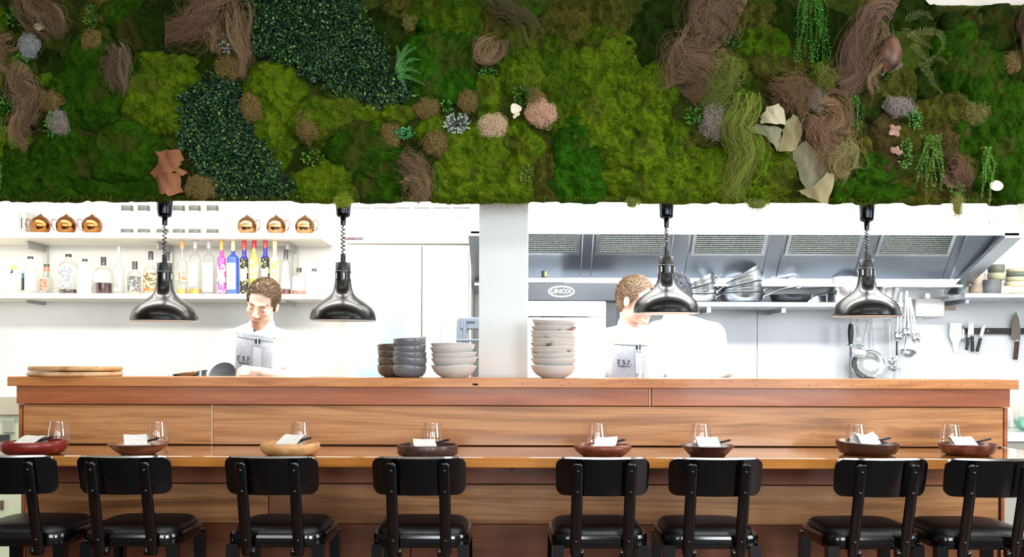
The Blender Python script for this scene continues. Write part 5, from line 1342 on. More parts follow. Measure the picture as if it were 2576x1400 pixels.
# copper globes, canisters and a white machine on the upper shelf
M_COPPER = noisy('brushed_copper', '#6a3f24', '#9a6a3c', 6, .2, 1.0)
M_COPPER2 = noisy('pale_brass_copper', '#7a5432', '#a88660', 6, .18, 1.0)
for k, (px, m_, lab) in enumerate([(102, M_COPPER, 'round copper mug at the left end of the upper shelf'), (167, M_COPPER, 'round copper mug second from the left on the upper shelf'), (232, M_COPPER, 'round copper mug nearest the canisters on their left'),
                                  (622, M_COPPER2, 'round brassy copper mug nearest the canisters on their right'), (695, M_COPPER2, 'round brassy copper mug, middle of the right three'), (767, M_COPPER2, 'round silvery copper mug at the right end of the upper shelf')]):
    Y = 5.92; r = mlen(25, Y); c = Vector((at(px, 563, Y).x, Y, Z1))
    t = thing('copper_mug', c, lab, 'mug', 'round copper mugs on the upper shelf')
    pr = []
    for q in range(15):
        a = -PI / 2 + .62 + (PI - .62 - .30) * q / 14; pr.append((r * math.cos(a), r * (math.sin(a) + math.cos(.62)) ))
    top = pr[-1]; pr = [(0, 0)] + pr + [(top[0] * .9, top[1] + .004), (0, top[1] + .010)]
    MB().lathe(pr, 32).build('body', m_, t, smooth=60)
    MB().lathe([(0, top[1] + .008), (.004, top[1] + .010), (.003, top[1] + .018), (0, top[1] + .020)], 10).build('lid_knob', m_, t)
    sg = -1 if k < 3 else 1
    MB().tube([(sg * r * .92, -.01, r * 1.35), (sg * r * 1.3, -.014, r * 1.45), (sg * r * 1.42, -.014, r * .95), (sg * r * 1.2, -.014, r * .45), (sg * r * .82, -.01, r * .28)], .003, 8).build('handle', m_, t)
M_CAN = mat('white_canister', '#efeeea', .35); M_BAND = mat('grey_metal_band', '#4c4a47', .35)
for k, px in enumerate((320, 362, 409, 450, 490, 535)):
    Y = 5.892; c = Vector((at(px, 580, Y).x, Y, Z1)); r = mlen(15, Y); h = at(px, 517, Y).z - Z1
    t = thing('canister', c, ['white canister with grey bands, first of six from the left', 'white canister with grey bands, second of six from the left', 'white canister with grey bands behind the first lamp cord', 'white canister with grey bands just right of the first lamp cord', 'white canister with grey bands, fifth of six from the left', 'white canister with grey bands, sixth and nearest the brassy mugs'][k], 'canister', 'white canisters on the upper shelf')
    MB().lathe([(0, .022), (r * .97, .022), (r * .97, h - .03), (0, h - .03)], 26).build('body', M_CAN, t)
    MB().lathe([(0, 0), (r, 0), (r * 1.02, .004), (r * 1.02, .022), (r * .97, .025)], 26).build('base_band', M_BAND, t)
    MB().lathe([(r * .97, h - .033), (r, h - .03), (r, h - .004), (r * .95, h), (0, h)], 26).build('lid', M_BAND, t)
Y = 5.9; c = Vector((at(20, 583, Y).x, Y + .1, Z1)); t = thing('white_appliance', c, 'white boxy appliance at the left end of the upper shelf', 'appliance')
x0, x1 = at(-30, 583, Y).x, at(44, 583, Y).x; zt = at(20, 524, Y).z
MB().rspan(x0, x1, Y, Y + .2, Z1, zt, .006, 2).build('body', noisy('cream_enamel', '#d6d3cc', '#dedbd4', 4, .4), t, org=c)
MB().rspan(x1, at(60, 583, Y).x, Y + .02, Y + .2, Z1, zt - .01, .004, 1).build('side_panel', mat('grey_panel', '#9b9a96', .4), t, org=c)
MB().span(x1 + .012, x1 + .018, Y + .018, Y + .022, Z1 + .03, zt - .05).build('slot', mat('dark_slot', '#3a3a3c', .5), t, org=c)

# ------------------------------------------------------------------ fridge and step stool in the middle
FY = 6.0; q = lambda px, py: at(px, py, FY)
fx0, fx1 = q(868, 700).x, q(1190, 700).x; fo = Vector(((fx0 + fx1) / 2, 6.12, 0))
fr = thing('display_fridge', fo, 'tall white two-door fridge with glazed doors left of the pillar', 'fridge')
M_FRW = mat('white_fridge_enamel', '#ebe9e4', .35); M_FRC = mat('cream_door_frame', '#e6e0d2', .4)
zt = q(900, 470).z; zh = q(900, 612).z; zhT = q(900, 545).z
MB().rspan(fx0, fx1, FY + .03, 6.25, .05, zt, .006, 1).build('cabinet', M_FRW, fr, org=fo)
MB().rspan(fx0, fx1, FY - .02, FY + .05, zh, zhT, .006, 2).build('header', M_FRW, fr, org=fo)
gl = MB().rspan(fx0, fx1, FY - .005, FY + .05, zhT + .004, zt, .004, 1).build('grille', M_FRW, fr, org=fo)
for k in range(6):
    a = 890 + k * 50; MB().span(q(a, 523).x, q(a + 42, 523).x, FY - .007, FY - .003, q(a, 524).z, q(a, 521.5).z).build('vent_slit', mat('vent_dark', '#6f6a64', .6), gl, org=fo)
MB().rbox((q(891, 600).x, FY - .022, q(891, 600).z), (mlen(48, FY), .012, mlen(8, FY)), .005, 2).build('light_badge', mat('badge_grey', '#5f6166', .35), fr, org=fo)
MB().rbox((q(886, 600).x, FY - .029, q(886, 600).z), (mlen(14, FY), .003, mlen(3, FY)), .001, 1).build('indicator', mat('red_indicator', '#b3392f', .4), fr, org=fo)
M_PANE = mat('fridge_pane_blue_reflection', '#98b9d8', .08, 0, .6); M_PANE2 = noisy('steel_door_pane', '#8f979f', '#b4bac1', 3, .18, .7)  # blue of the left pane is a reflection put into its colour
for k, (a, b_, pm, lo_, hi_) in enumerate(((872, 1060, M_PANE, 900, 1017), (1064, 1187, M_PANE2, 1109, 1180))):
    d = MB().rspan(q(a, 700).x, q(b_, 700).x, FY - .02, FY + .03, .12, zh - .012, .004, 1).build('door', M_FRC, fr, org=fo)
    MB().rspan(q(lo_, 700).x, q(hi_, 700).x, FY - .026, FY - .015, .5, q(900, 628).z, .002, 1).build('pane', pm, d, org=fo)
    MB().tube([(q(1052 if k == 0 else 1075, 700).x, FY - .045, q(900, 700).z), (q(1052 if k == 0 else 1075, 700).x, FY - .045, q(900, 850).z)], .007, 8).build('handle', M_FRC, d, org=fo)
MB().span(fx0 + .02, fx1 - .02, FY + .05, 6.2, 0, .06).build('plinth', mat('dark_plinth', '#3a3a3a', .6), fr, org=fo)

SY2 = 5.72; s = lambda px, py: at(px, py, SY2); so = Vector((s(1185, 900).x, SY2 + .1, 0))
st = thing('folding_stool', so, 'folded blue-grey step stool leaning by the fridge, beside the pillar', 'step stool')
M_STL = mat('blue_grey_plastic', '#6d7884', .5)
z0 = s(1180, 797).z
MB().rspan(s(1152, 800).x, s(1228, 800).x, SY2, SY2 + .03, s(1180, 828).z, z0, .008, 2).build('top_step', M_STL, st, org=so)
MB().rspan(s(1175, 810).x, s(1195, 810).x, SY2 - .004, SY2, s(1180, 812).z, s(1180, 807).z, .001, 1).build('hand_slot', mat('slot_shadow', '#3a4148', .6), st, org=so)
for a, b_ in ((1154, 1140), (1170, 1162), (1224, 1236), (1208, 1214)):
    MB().tube([s(a, 805), Vector((s(b_, 1000).x, SY2 + .05, 0.0))], .009, 8, flat=(1.2, .8)).build('leg', M_STL, st, org=so)
for y in (855, 900): MB().tube([s(1148, y), s(1232, y)], .007, 8).build('rung', M_STL, st, org=so)

# ------------------------------------------------------------------ extraction hood with filters
HX0, HX1 = at(1184, 580, 5.30).x, at(2564, 580, 5.30).x
ho = Vector(((HX0 + HX1) / 2, 5.7, 1.67)); hood = thing('extraction_hood', ho, 'long stainless steel extraction hood over the cooking line', 'hood')
zf0, zf1 = at(1500, 588, 5.30).z, at(1500, 571, 5.30).z
top = (5.62, 2.06); bot = (5.90, at(1900, 700, 5.90).z); bk_ = (6.05, at(1900, 735, 6.05).z)
MB().span(HX0, HX1, 5.30, 5.318, zf0, zf1).build('front_lip', M_STEEL, hood, org=ho)
MB().span(HX0, HX1, 5.318, 5.335, zf1 - .004, 2.72).build('front_panel', M_WHITE, hood, org=ho)
MB().span(HX0, HX1, 5.32, 5.66, 2.14, 2.15).build('inner_top', M_STEELD, hood, org=ho)


def incl(f): return (top[0] + (bot[0] - top[0]) * f, top[1] + (bot[1] - top[1]) * f)


# inclined back made of alternating steel panels
PX = [.171, .680, 1.222, 1.756, 2.272]; FW = .19
edges = [HX0 + .012]
for c_ in PX: edges += [c_ - FW - .035, c_ + FW + .035]
edges += [HX1 - .10]
for a, b_ in zip(edges[:-1], edges[1:]):
    if b_ - a < .01: continue
    (y0, z0), (y1, z1) = top, bot
    g = .0025
    MB().add([(a + g, y0, z0), (b_ - g, y0, z0), (b_ - g, y1, z1), (a + g, y1, z1), (a + g, y0 + .01, z0 + .01), (b_ - g, y0 + .01, z0 + .01), (b_ - g, y1 + .01, z1 + .01), (a + g, y1 + .01, z1 + .01)],
             [(3, 2, 1, 0), (4, 5, 6, 7), (0, 1, 5, 4), (1, 2, 6, 5), (2, 3, 7, 6), (3, 0, 4, 7)]).build('back_panel', M_STEELD, hood, org=ho)
MB().span(HX0, HX1 - .05, bot[0], bot[0] + .012, bk_[1] + .03, bot[1] + .004).build('gutter', M_STEEL, hood, org=ho)
MB().span(HX0, HX1 - .05, bot[0] - .05, 6.05, bk_[1] + .022, bk_[1] + .034).build('drip_ledge', M_STEEL, hood, org=ho)


def filt_mat():
    if 'filter_mesh' in MATS: return MATS['filter_mesh']
    m = mat('filter_mesh', '#c8ccc8', .3, .9); n, l, b = nodes(m)
    tc = n.new('ShaderNodeTexCoord'); sep = n.new('ShaderNodeSeparateXYZ'); l.new(tc.outputs['Object'], sep.inputs[0])
    outs = []
    for ax, sc in (('X', 2 * PI / .0108), ('Y', 2 * PI / .0135)):
        mu = n.new('ShaderNodeMath'); mu.operation = 'MULTIPLY'; mu.inputs[1].default_value = sc; l.new(sep.outputs[ax], mu.inputs[0])
        si = n.new('ShaderNodeMath'); si.operation = 'SINE'; l.new(mu.outputs[0], si.inputs[0]); outs.append(si)
    mx = n.new('ShaderNodeMath'); mx.operation = 'MAXIMUM'; l.new(outs[0].outputs[0], mx.inputs[0]); l.new(outs[1].outputs[0], mx.inputs[1])
    r = ramp(m.node_tree, [(.45, '#0c0d0a'), (.75, '#c9cdc4')]); l.new(mx.outputs[0], r.inputs[0]); l.new(r.outputs[0], b.inputs['Base Color'])
    r2 = ramp(m.node_tree, [(.45, (0, 0, 0)), (.7, (1, 1, 1))]); l.new(mx.outputs[0], r2.inputs[0]); l.new(r2.outputs[0], b.inputs['Metallic'])
    bp = n.new('ShaderNodeBump'); bp.inputs['Distance'].default_value = .004; bp.inputs['Strength'].default_value = .8; l.new(mx.outputs[0], bp.inputs['Height']); l.new(bp.outputs[0], b.inputs['Normal'])
    return m


ang = math.atan2(bot[1] - top[1], bot[0] - top[0]); slen = math.hypot(bot[0] - top[0], bot[1] - top[1]); fl_ = .20
for c_ in PX:
    y, z = incl(.03); Mx = Matrix.Translation((c_, y, z)) @ Matrix.Rotation(ang, 4, 'X')
    # local: x along the hood, y down the slope, z normal (away from the cook side = +)
    f_ = MB().span(-FW - .02, FW + .02, 0, fl_ + .02, -.014, -.004, Mx).build('filter_frame', M_STEEL, hood, org=ho)
    me = MB().span(-FW, FW, 0, fl_, -.003, .003).build('filter', filt_mat(), hood); me.matrix_local = Matrix.Translation(-ho) @ Mx @ Matrix.Translation((0, 0, -.016))
    for s_ in (-1, 1): MB().rspan(s_ * (FW + .004) - .008, s_ * (FW + .004) + .008, .0, fl_ * .25, -.022, -.012, .003, 1, Mx).build('filter_clip', M_STEELD, hood, org=ho)
# end cheeks with the sloping lower lip
for X_, s_ in ((HX0, 1), (HX1, -1)):
    pts = [(5.30, zf0), (5.32, 2.14), (6.05, 2.14), (6.05, bk_[1])]
    vs = [(X_ + s_ * 0, y, z) for y, z in pts] + [(X_ + s_ * .008, y, z) for y, z in pts]
    MB().add(vs, [(0, 1, 2, 3), (7, 6, 5, 4), (0, 4, 5, 1), (1, 5, 6, 2), (2, 6, 7, 3), (3, 7, 4, 0)]).build('end_cheek', M_STEELD, hood, org=ho)
    a, b_ = Vector((X_, 5.30, zf0)), Vector((X_, 6.05, bk_[1])); d = (b_ - a)
    vs = []
    for p in (a, b_):
        for dx, dz in ((.012 * -s_, -.012), (s_ * .075, -.012), (s_ * .075, .012), (.012 * -s_, .012)): vs.append(p + Vector((dx, 0, dz)))
    MB().add(vs, [(0, 1, 2, 3), (7, 6, 5, 4), (0, 4, 5, 1), (1, 5, 6, 2), (2, 6, 7, 3), (3, 7, 4, 0)]).build('end_lip', M_STEEL, hood, org=ho)
ip = [(HX1 - .10, top[0] - .05, top[1] + .04), (HX1 - .012, 5.40, 2.05), (HX1 - .012, 6.02, bk_[1] + .03), (HX1 - .10, bot[0], bot[1])]
MB().add([Vector(p) for p in ip] + [Vector(p) + Vector((.004, .004, 0)) for p in ip], [(0, 1, 2, 3), (7, 6, 5, 4), (0, 4, 5, 1), (1, 5, 6, 2), (2, 6, 7, 3), (3, 7, 4, 0)]).build('end_slope', M_STEELD, hood, org=ho)

# wall lining behind the cook line
M_LIN = noisy('wall_lining', '#dfe3e6', '#e6eaec', 2, .35)
WLx0, WLx1 = at(1240, 800, 6.23).x, 3.35; sj = at(1905, 850, 6.23).x
lo_ = MB().span(WLx0, sj - .002, 6.235, 6.25, .05, 2.1).build('trim_1', M_LIN); lo_['kind'] = 'structure'
lo_ = MB().span(sj + .002, WLx1, 6.235, 6.25, .05, 2.1).build('trim_2', M_LIN); lo_['kind'] = 'structure'

# ------------------------------------------------------------------ oven
OY = 5.62; v = lambda px, py: at(px, py, OY)
oo = Vector((v(1440, 800).x, 5.9, .0)); ov = thing('combi_oven', oo, 'dark grey combi oven with white oval logo beside the pillar', 'oven')
M_OVN = mat('charcoal_oven', '#43474c', .35); ox0, ox1 = v(1275, 800).x, v(1553, 800).x; ozt = v(1400, 711).z
MB().rspan(ox0, ox1, OY + .012, 6.2, .86, ozt, .006, 1).build('body', M_OVN, ov, org=oo)
MB().rspan(ox0, ox1, OY - .012, OY + .014, v(1400, 756).z, ozt, .004, 1).build('control_panel', M_OVN, ov, org=oo)
dr = MB().rspan(ox0, v(1524, 800).x, OY - .022, OY + .012, .90, v(1400, 757).z, .006, 1).build('door', mat('oven_door_steel', '#c9cdd3', .3, .6), ov, org=oo)
MB().rspan(ox0 + .04, v(1512, 800).x, OY - .026, OY - .02, .98, v(1400, 762).z, .003, 1).build('door_glass', mat('oven_glass', '#cfd3d8', .1, .2), dr, org=oo)
MB().tube([(ox0 + .03, OY - .05, v(1400, 796).z), (v(1518, 800).x, OY - .05, v(1400, 796).z)], .008, 8).build('door_bar', M_CHROME, dr, org=oo)
for px in (1366, 1412): MB().span(v(px, 780).x - .0012, v(px, 780).x + .0012, OY - .028, OY - .025, 1.3, v(1400, 764).z).build('door_glint', M_CHROME, dr, org=oo)
MB().span(ox0 + .02, ox1 - .02, 5.7, 6.18, 0, .86).build('stand', M_STEELD, ov, org=oo)
# oval logo: ring and four outlined capitals
lc = v(1412, 733); lw, lh = mlen(33.5, OY), mlen(14.5, OY); ring = []
lg = MB(); n = 48; vs = []; fs = []
for k in range(n):
    a = 2 * PI * k / n
    for s_ in (1, .88):
        yy = OY - .0135
        vs.append((lc.x + (lw - (1 - s_) * lw * .9) * math.cos(a), yy, lc.z + (lh - (1 - s_) * lw * .9) * math.sin(a)))
    for s_ in (1, .88): vs.append((lc.x + (lw - (1 - s_) * lw * .9) * math.cos(a), OY - .011, lc.z + (lh - (1 - s_) * lw * .9) * math.sin(a)))
for k in range(n):
    o_ = k * 4; e = ((k + 1) % n) * 4; fs += [(o_, e, e + 1, o_ + 1), (o_ + 2, o_, e, e + 2) if False else (o_, o_ + 2, e + 2, e), (o_ + 1, e + 1, e + 3, o_ + 3)]
M_LOGO = mat('white_print', '#eeeeec', .5)
lgo = lg.add(vs, fs).build('logo_ring', M_LOGO, ov, org=oo, smooth=0)


def stroke_text(polys, parent, m, name, org):
    mb = MB()
    for poly, y0, y1 in polys: mb.prism(poly, y0, y1)
    return mb.build(name, m, parent, org=org, smooth=0)


def bar2(x0, z0, x1, z1, w_):
    d = Vector((x1 - x0, z1 - z0)); L = d.length; d /= L; nx, nz = -d.y * w_ / 2, d.x * w_ / 2
    return [(x0 + nx, z0 + nz), (x1 + nx, z1 + nz), (x1 - nx, z1 - nz), (x0 - nx, z0 - nz)]


def text_mesh(txt, size, m, name, parent, M, bold=0.0, extr=.0006):
    cu = bpy.data.curves.new(name, 'FONT'); cu.body = txt; cu.size = size; cu.align_x = 'CENTER'; cu.align_y = 'CENTER'; cu.offset = bold; cu.extrude = extr
    tmp = bpy.data.objects.new('tmp', cu); COL.objects.link(tmp)
    dg = bpy.context.evaluated_depsgraph_get(); me = bpy.data.meshes.new_from_object(tmp.evaluated_get(dg)); bpy.data.objects.remove(tmp)
    me.transform(M); me.materials.clear(); me.materials.append(m); me.name = name
    return link_mesh(me, name, parent)


TM = Matrix.Translation(Vector((lc.x - .001, OY - .0128, lc.z)) - oo) @ Matrix.Rotation(R(90), 4, 'X') @ Matrix.Scale(1.12, 4, (1, 0, 0))
text_mesh('UNOX', .034, M_LOGO, 'logo_letters', ov, TM, .0007)
for k in range(3):
    o = MB().rspan(-.22, .22, -.2, .2, 0, .009, .004, 1).build('baking_tray', M_CHROME, None, loc=Vector((v(1330, 800).x - .02, 5.84, ozt + .001 + k * .0105)))
    tag(o, ['lowest steel baking tray lying on the oven', 'middle steel baking tray lying on the oven', 'topmost steel baking tray lying on the oven'][k], 'tray', 'trays on the oven')
c = v(1369, 700); o = thing('spray_tin', Vector((c.x, OY + .04, ozt + .0335)), 'small black and yellow tin standing on the oven trays', 'tin')
MB().lathe([(0, 0), (.014, 0), (.014, .034), (.012, .036), (0, .036)], 18).build('body', mat('black_tin', '#17181a', .4), o)
MB().lathe([(.0142, .006), (.0146, .006), (.0146, .03), (.0142, .03)], 18, None, lambda r, z, a: (r, z)).build('stripe', mat('yellow_print', '#cfd24a', .5), o) if False else MB().rspan(.004, .0148, -.0148, -.004, .004, .032, .001, 1).build('stripe', mat('yellow_print', '#cfd24a', .5), o)

# ------------------------------------------------------------------ pan shelf and pans
PY_ = 5.92; ZP = at(1860, 762, PY_).z
px0, px1 = at(1560, 770, 5.8).x, at(2270, 770, 5.8).x; po = Vector(((px0 + px1) / 2, 6.0, ZP))
ps = thing('pan_shelf', po, 'steel wall shelf carrying pans above the cook line', 'shelf')
MB().rspan(px0, px1, 5.78, 6.235, ZP - .028, ZP, .003, 1).build('board', M_STEEL, ps, org=po)
for px in (1700, 1775, 1960, 2210):
    x = at(px, 790, 6).x; MB().prism([(x - .012, ZP - .028), (x + .012, ZP - .028), (x + .012, ZP - .055), (x - .012, ZP - .055)], 5.9, 6.233).build('bracket', M_STEEL, ps, org=po)
MB().tube([(at(2120, 800, 6.08).x, 6.08, ZP - .075), (at(2320, 800, 6.08).x, 6.08, ZP - .075)], .006, 8).build('hook_rail', M_CHROME, ps, org=po)
for x in (at(2124, 800, 6.08).x, at(2316, 800, 6.08).x): MB().tube([(x, 6.08, ZP - .075), (x, 6.235, ZP - .06)], .005, 8).build('rail_mount', M_CHROME, ps, org=po)


def frypan(c, r, ang, lab, grp, hl=.2, hz=0, hr=12, mats=(M_STEEL, M_CHROME), h=.045, name='frying_pan'):
    t = thing(name, c, lab, 'pan', grp); t.rotation_euler = (0, R(-ang), hz)
    MB().lathe([(0, 0), (r * .74, 0), (r * .84, .006), (r * .93, h * .5), (r, h), (r * .985, h), (r * .91, h * .52), (r * .8, .009), (0, .004)], 40).build('body', mats[0], t, smooth=60)
    a = R(hr); x0 = r * .94; d = Vector((math.cos(a), 0, math.sin(a)))
    pts = [Vector((x0, 0, h * .62)) + d * hl * f + Vector((0, 0, .012 * math.sin(f * PI))) for f in (0, .15, .35, .6, .85, 1)]
    MB().tube(pts, [.009, .0075, .008, .010, .011, .008], 10, flat=(.5, 1.15)).build('handle', mats[1], t)
    MB().rbox((x0 - .004, 0, h * .62), (.02, .04, .022), .004, 1).build('handle_mount', mats[1], t)
    MB().tube([pts[-1] + d * .002 + Vector((.012 * math.cos(q_), 0, .012 * math.sin(q_))) for q_ in [k * PI / 4 for k in range(8)]], .003, 6, closed=True).build('hang_loop', mats[1], t)
    return t


x2 = at(1866, 760, PY_).x; r2 = mlen(57, PY_)
ORD = ['bottom', 'second', 'third', 'fourth', 'fifth', 'top']
def fan(px, rpx, n, step, lift, hl, hr, h, desc, grp, hz0):
    """pans nested and fanned open about their left rims"""
    x = at(px, 760, PY_).x; r = mlen(rpx, PY_)
    for k in range(n):
        an = 1 + step * k; rk = r * (1 - .008 * k); Rt = Matrix.Rotation(R(-an), 4, 'Y')
        piv = Vector((x - r + .004 * k, PY_ + .004 * (k % 2), ZP + .001 + h + lift * k))
        c = piv - (Rt @ Vector((-rk, 0, h)))
        frypan(c, rk, an, desc % ORD[k if k < n - 1 else 5] + ('' if k in (0, n - 1) else ' from the bottom'), grp, hl, R(hz0[k % 3]), hr, h=h)


fan(1866, 57, 6, 6.0, .011, .2, 16, .05, 'steel frying pan, %s of the taller pan stack', 'taller stack of steel pans', (-14, -8, -3))
fan(1760, 45, 5, 7.0, .010, .16, 18, .042, 'small steel pan, %s of the shorter pan stack by the third lamp', 'shorter stack of steel pans', (-22, -12, -4))
M_BPAN = mat('black_nonstick', '#2a2d30', .3, .3); M_BHND = mat('black_handle', '#101113', .4)
frypan(Vector((at(1988, 760, PY_).x, PY_, ZP + .001)), mlen(51, PY_), 0, 'black non-stick frying pan with long dark handle on the shelf', 'black pan', .15, R(-10), 12, (M_BPAN, M_BHND), .047)


def pot(c, r, h, lab, rot=(0, 0, 0), hl=.16, hz=0):
    t = thing('saucepan', c, lab, 'saucepan', 'steel saucepans on the shelf'); t.rotation_euler = rot
    MB().lathe([(0, 0), (r * .96, 0), (r, .006), (r, h - .003), (r * 1.03, h), (r * 1.02, h + .002), (r * .97, h - .002), (r * .965, .008), (0, .006)], 40).build('body', M_STEEL, t)
    a = hz; d = Vector((math.cos(a), math.sin(a), .15)).normalized(); b0 = d * r * .98 + Vector((0, 0, h * .8))
    MB().tube([b0 + d * hl * f for f in (0, .3, .7, 1)], [.008, .008, .01, .008], 10, flat=(.5, 1.2)).build('handle', M_CHROME, t)
    return t


pot(Vector((at(2124, 760, 5.95).x, 5.95, ZP + .001)), mlen(44, 5.95), at(2120, 699, 5.95).z - ZP, 'tall steel saucepan left of the rightmost lamp', (0, 0, 0), .12, R(8))
pot(Vector((at(2228, 765, 5.98).x, 5.98, ZP + .02)), mlen(30, 5.98), .11, 'tilted steel saucepan half hidden behind the rightmost lamp', (0, R(14), 0), .1, R(200))
o = thing('steel_tray', Vector((at(2030, 745, 6.12).x, 6.14, ZP + .001)), 'shallow steel tray behind the black frying pan', 'tray')
MB().rspan(-.14, .14, -.08, .08, 0, .008, .003, 1).build('base', M_STEEL, o); MB().rspan(-.14, .14, -.08, -.074, .0, .055, .002, 1).build('side', M_STEEL, o); MB().rspan(-.14, .14, .074, .08, 0, .055, .002, 1).build('side', M_STEEL, o)

# ------------------------------------------------------------------ hanging utensils
UY = 6.07; u = lambda px, py: at(px, py, UY); RZ = ZP - .075


def hook(px):
    x = u(px, 810).x; pts = [(x, UY + .005, RZ + .0085), (x, UY + .016, RZ + .002), (x, UY + .014, RZ - .012), (x, UY, RZ - .024), (x, UY - .012, RZ - .040), (x, UY - .002, RZ - .052), (x, UY + .008, RZ - .046)]
    o = MB().tube(pts, .0022, 6).build('s_hook', M_CHROME, None, org=Vector((x, UY, RZ - .05))); return o


HK = ['over the sharpening steel', 'over the small strainer', 'hanging empty between the strainers', 'over the large strainer', 'over the thin ladles', 'over the wide ladle']
for px, w_ in zip((2140, 2157, 2182, 2194, 2240, 2282), HK): tag(hook(px), 'bent steel hook on the rail ' + w_, 'hook', 'hooks on the utensil rail')


def util(name, px, py, lab, cat): return thing(name, u(px, py), lab, cat, 'utensils hanging from the rail')


t = util('sharpening_steel', 2140, 812, 'sharpening steel with fat black handle at the left of the utensils', 'sharpening steel'); b0 = t.location
L = lambda prof: [(mlen(a, UY), u(2140, y).z - b0.z) for a, y in prof]
MB().lathe(L([(0, 866), (5, 866), (5.2, 860), (6.5, 848), (7, 835), (6, 822), (4.5, 814), (0, 812)]), 18).build('handle', M_BHND, t)
MB().lathe(L([(0, 869), (8, 869), (8, 865.5), (4, 865), (0, 865)]), 18).build('guard', M_STEELD, t)
MB().lathe(L([(1.5, 1010), (2.6, 1000), (2.8, 868), (0, 868)]), 14).build('rod', mat('grey_rod', '#77777a', .35, .9), t)
MB().tube([(0, 0, -.002), (.008, 0, .004), (0, 0, .014), (-.008, 0, .004)], .002, 6, closed=True).build('loop', M_CHROME, t)


def strainer(px, py, rpx, hy, lab, dy=0.0, hw=6):
    t = util('strainer', px, py, lab, 'strainer'); t.location.y += dy; r = mlen(rpx, UY); Rx = Matrix.Rotation(R(78), 4, 'X')
    MB().lathe([(0, -r * .55), (r * .4, -r * .5), (r * .75, -r * .32), (r * .95, -.006), (r * .93, -.006), (r * .72, -r * .3), (r * .38, -r * .47), (0, -r * .52)], 32, Rx).build('mesh_bowl', mat('fine_wire_mesh', '#b9bdbb', .35, .8), t, smooth=70)
    MB().tube([Rx @ Vector((r * math.cos(a), r * math.sin(a), 0)) for a in [k * 2 * PI / 32 for k in range(32)]], .0035, 8, closed=True).build('rim', M_CHROME, t)
    hz = u(px, hy).z - t.location.z
    for s_ in (-1, 1): MB().tube([(s_ * mlen(hw, UY), 0, r * .92), (s_ * mlen(hw * .8, UY), .004, hz * .6), (s_ * mlen(hw * .25, UY), .008 - dy, hz)], .0018, 6).build('handle_wire', M_CHROME, t)
    MB().tube([(0, 0, -r), (.006, .0, -r - .012), (-.006, 0, -r - .012)], .0016, 6, closed=True).build('rest_loop', M_CHROME, t)


strainer(2157, 884, 17, 822, 'small wire strainer in front of the large strainers', -.03, 4)
strainer(2191, 914, 34, 806, 'large wire strainer with shiny bowl, nearer of two', .0, 6)
strainer(2186, 918, 37, 806, 'large wire strainer half hidden behind the shiny one', .045, 10)


def ladle(px, py, rpx, hy, lab, dy=0, shape=.55, hx=None):
    t = util('ladle', px, py, lab, 'ladle'); t.location.y += dy; r = mlen(rpx, UY)
    MB().lathe([(0, -r * shape * 1.6), (r * .5, -r * shape * 1.45), (r * .85, -r * shape * .8), (r, 0), (r * .97, 0), (r * .82, -r * shape * .75), (r * .47, -r * shape * 1.35), (0, -r * shape * 1.5)], 28, Matrix.Rotation(R(22), 4, 'X')).build('bowl', M_CHROME, t, smooth=70)
    hz = u(px, hy).z - t.location.z; hx = mlen((hx or px) - px, UY)
    MB().tube([(0, r * .9, .0), (0, r * .95, .02), (hx, .012 - dy, hz)], .0035, 8, flat=(1.3, .7)).build('handle', M_CHROME, t)


ladle(2285, 884, 20, 808, 'wide steel ladle at the right of the utensils', 0, .5, 2283)
ladle(2241, 903, 11, 808, 'narrow deep steel ladle beside the large strainer', -.02, .9, 2240)
ladle(2251, 926, 16, 808, 'shallow steel ladle hanging lowest behind the whisk', .02, .35, 2241)


def tongs(px, y0, y1, tilt, lab, dy=0):
    t = util('tongs', px, y0, lab, 'tongs'); t.location.y += dy; H = u(px, y0).z - u(px, y1).z; Mr = Matrix.Rotation(R(tilt), 4, 'Y')
    for s_ in (-1, 1):
        pts = [Mr @ Vector((s_ * (.003 + .010 * f), 0, -H * f * .86)) for f in (0, .3, .6, .85, 1)]
        MB().tube(pts, [.005, .0065, .0065, .006, .006], 8, flat=(1, .6)).build('arm', M_CHROME, t)
        e = Vector((s_ * .013, 0, -H * .86))
        MB().lathe([(0, -.042), (.007, -.038), (.0125, -.022), (.013, -.008), (.010, .008), (.006, .018), (0, .022)], 14, Mr @ Matrix.Translation(e + Vector((0, 0, -.002))), lambda r, z, a: (r * (1 + .08 * math.cos(6 * a)), z)).build('scalloped_tip', M_CHROME, t, smooth=60)
    MB().tube([(-.004, 0, .0), (0, .006, .006), (.004, 0, .0)], .003, 6).build('spring', M_CHROME, t)


tongs(2262, 735, 858, 3, 'steel tongs leftmost of the three pairs', -.03); tongs(2273, 732, 848, 0, 'steel tongs in the middle of the three pairs', -.05); tongs(2283, 748, 862, -9, 'steel tongs swinging outward, rightmost of the three pairs', -.03)
t = util('whisk', 2256, 858, 'thin wire whisk hanging below the tongs', 'whisk'); H = u(2256, 858).z - u(2256, 1010).z
MB().tube([(0, 0, .02), (0, 0, -.09)], .005, 8).build('handle', M_BHND, t)
for k in range(5):
    a = k * PI / 5; pts = [Vector((math.cos(a) * w_, math.sin(a) * w_, -.085 - f * (H - .085))) for f, w_ in ((0, .004), (.3, .010), (.55, .026), (.8, .042), (.94, .034), (1, .0), (.94, -.034), (.8, -.042), (.55, -.026), (.3, -.010), (0, -.004))]
    MB().tube(pts, .0011, 5).build('wire', M_CHROME, t)

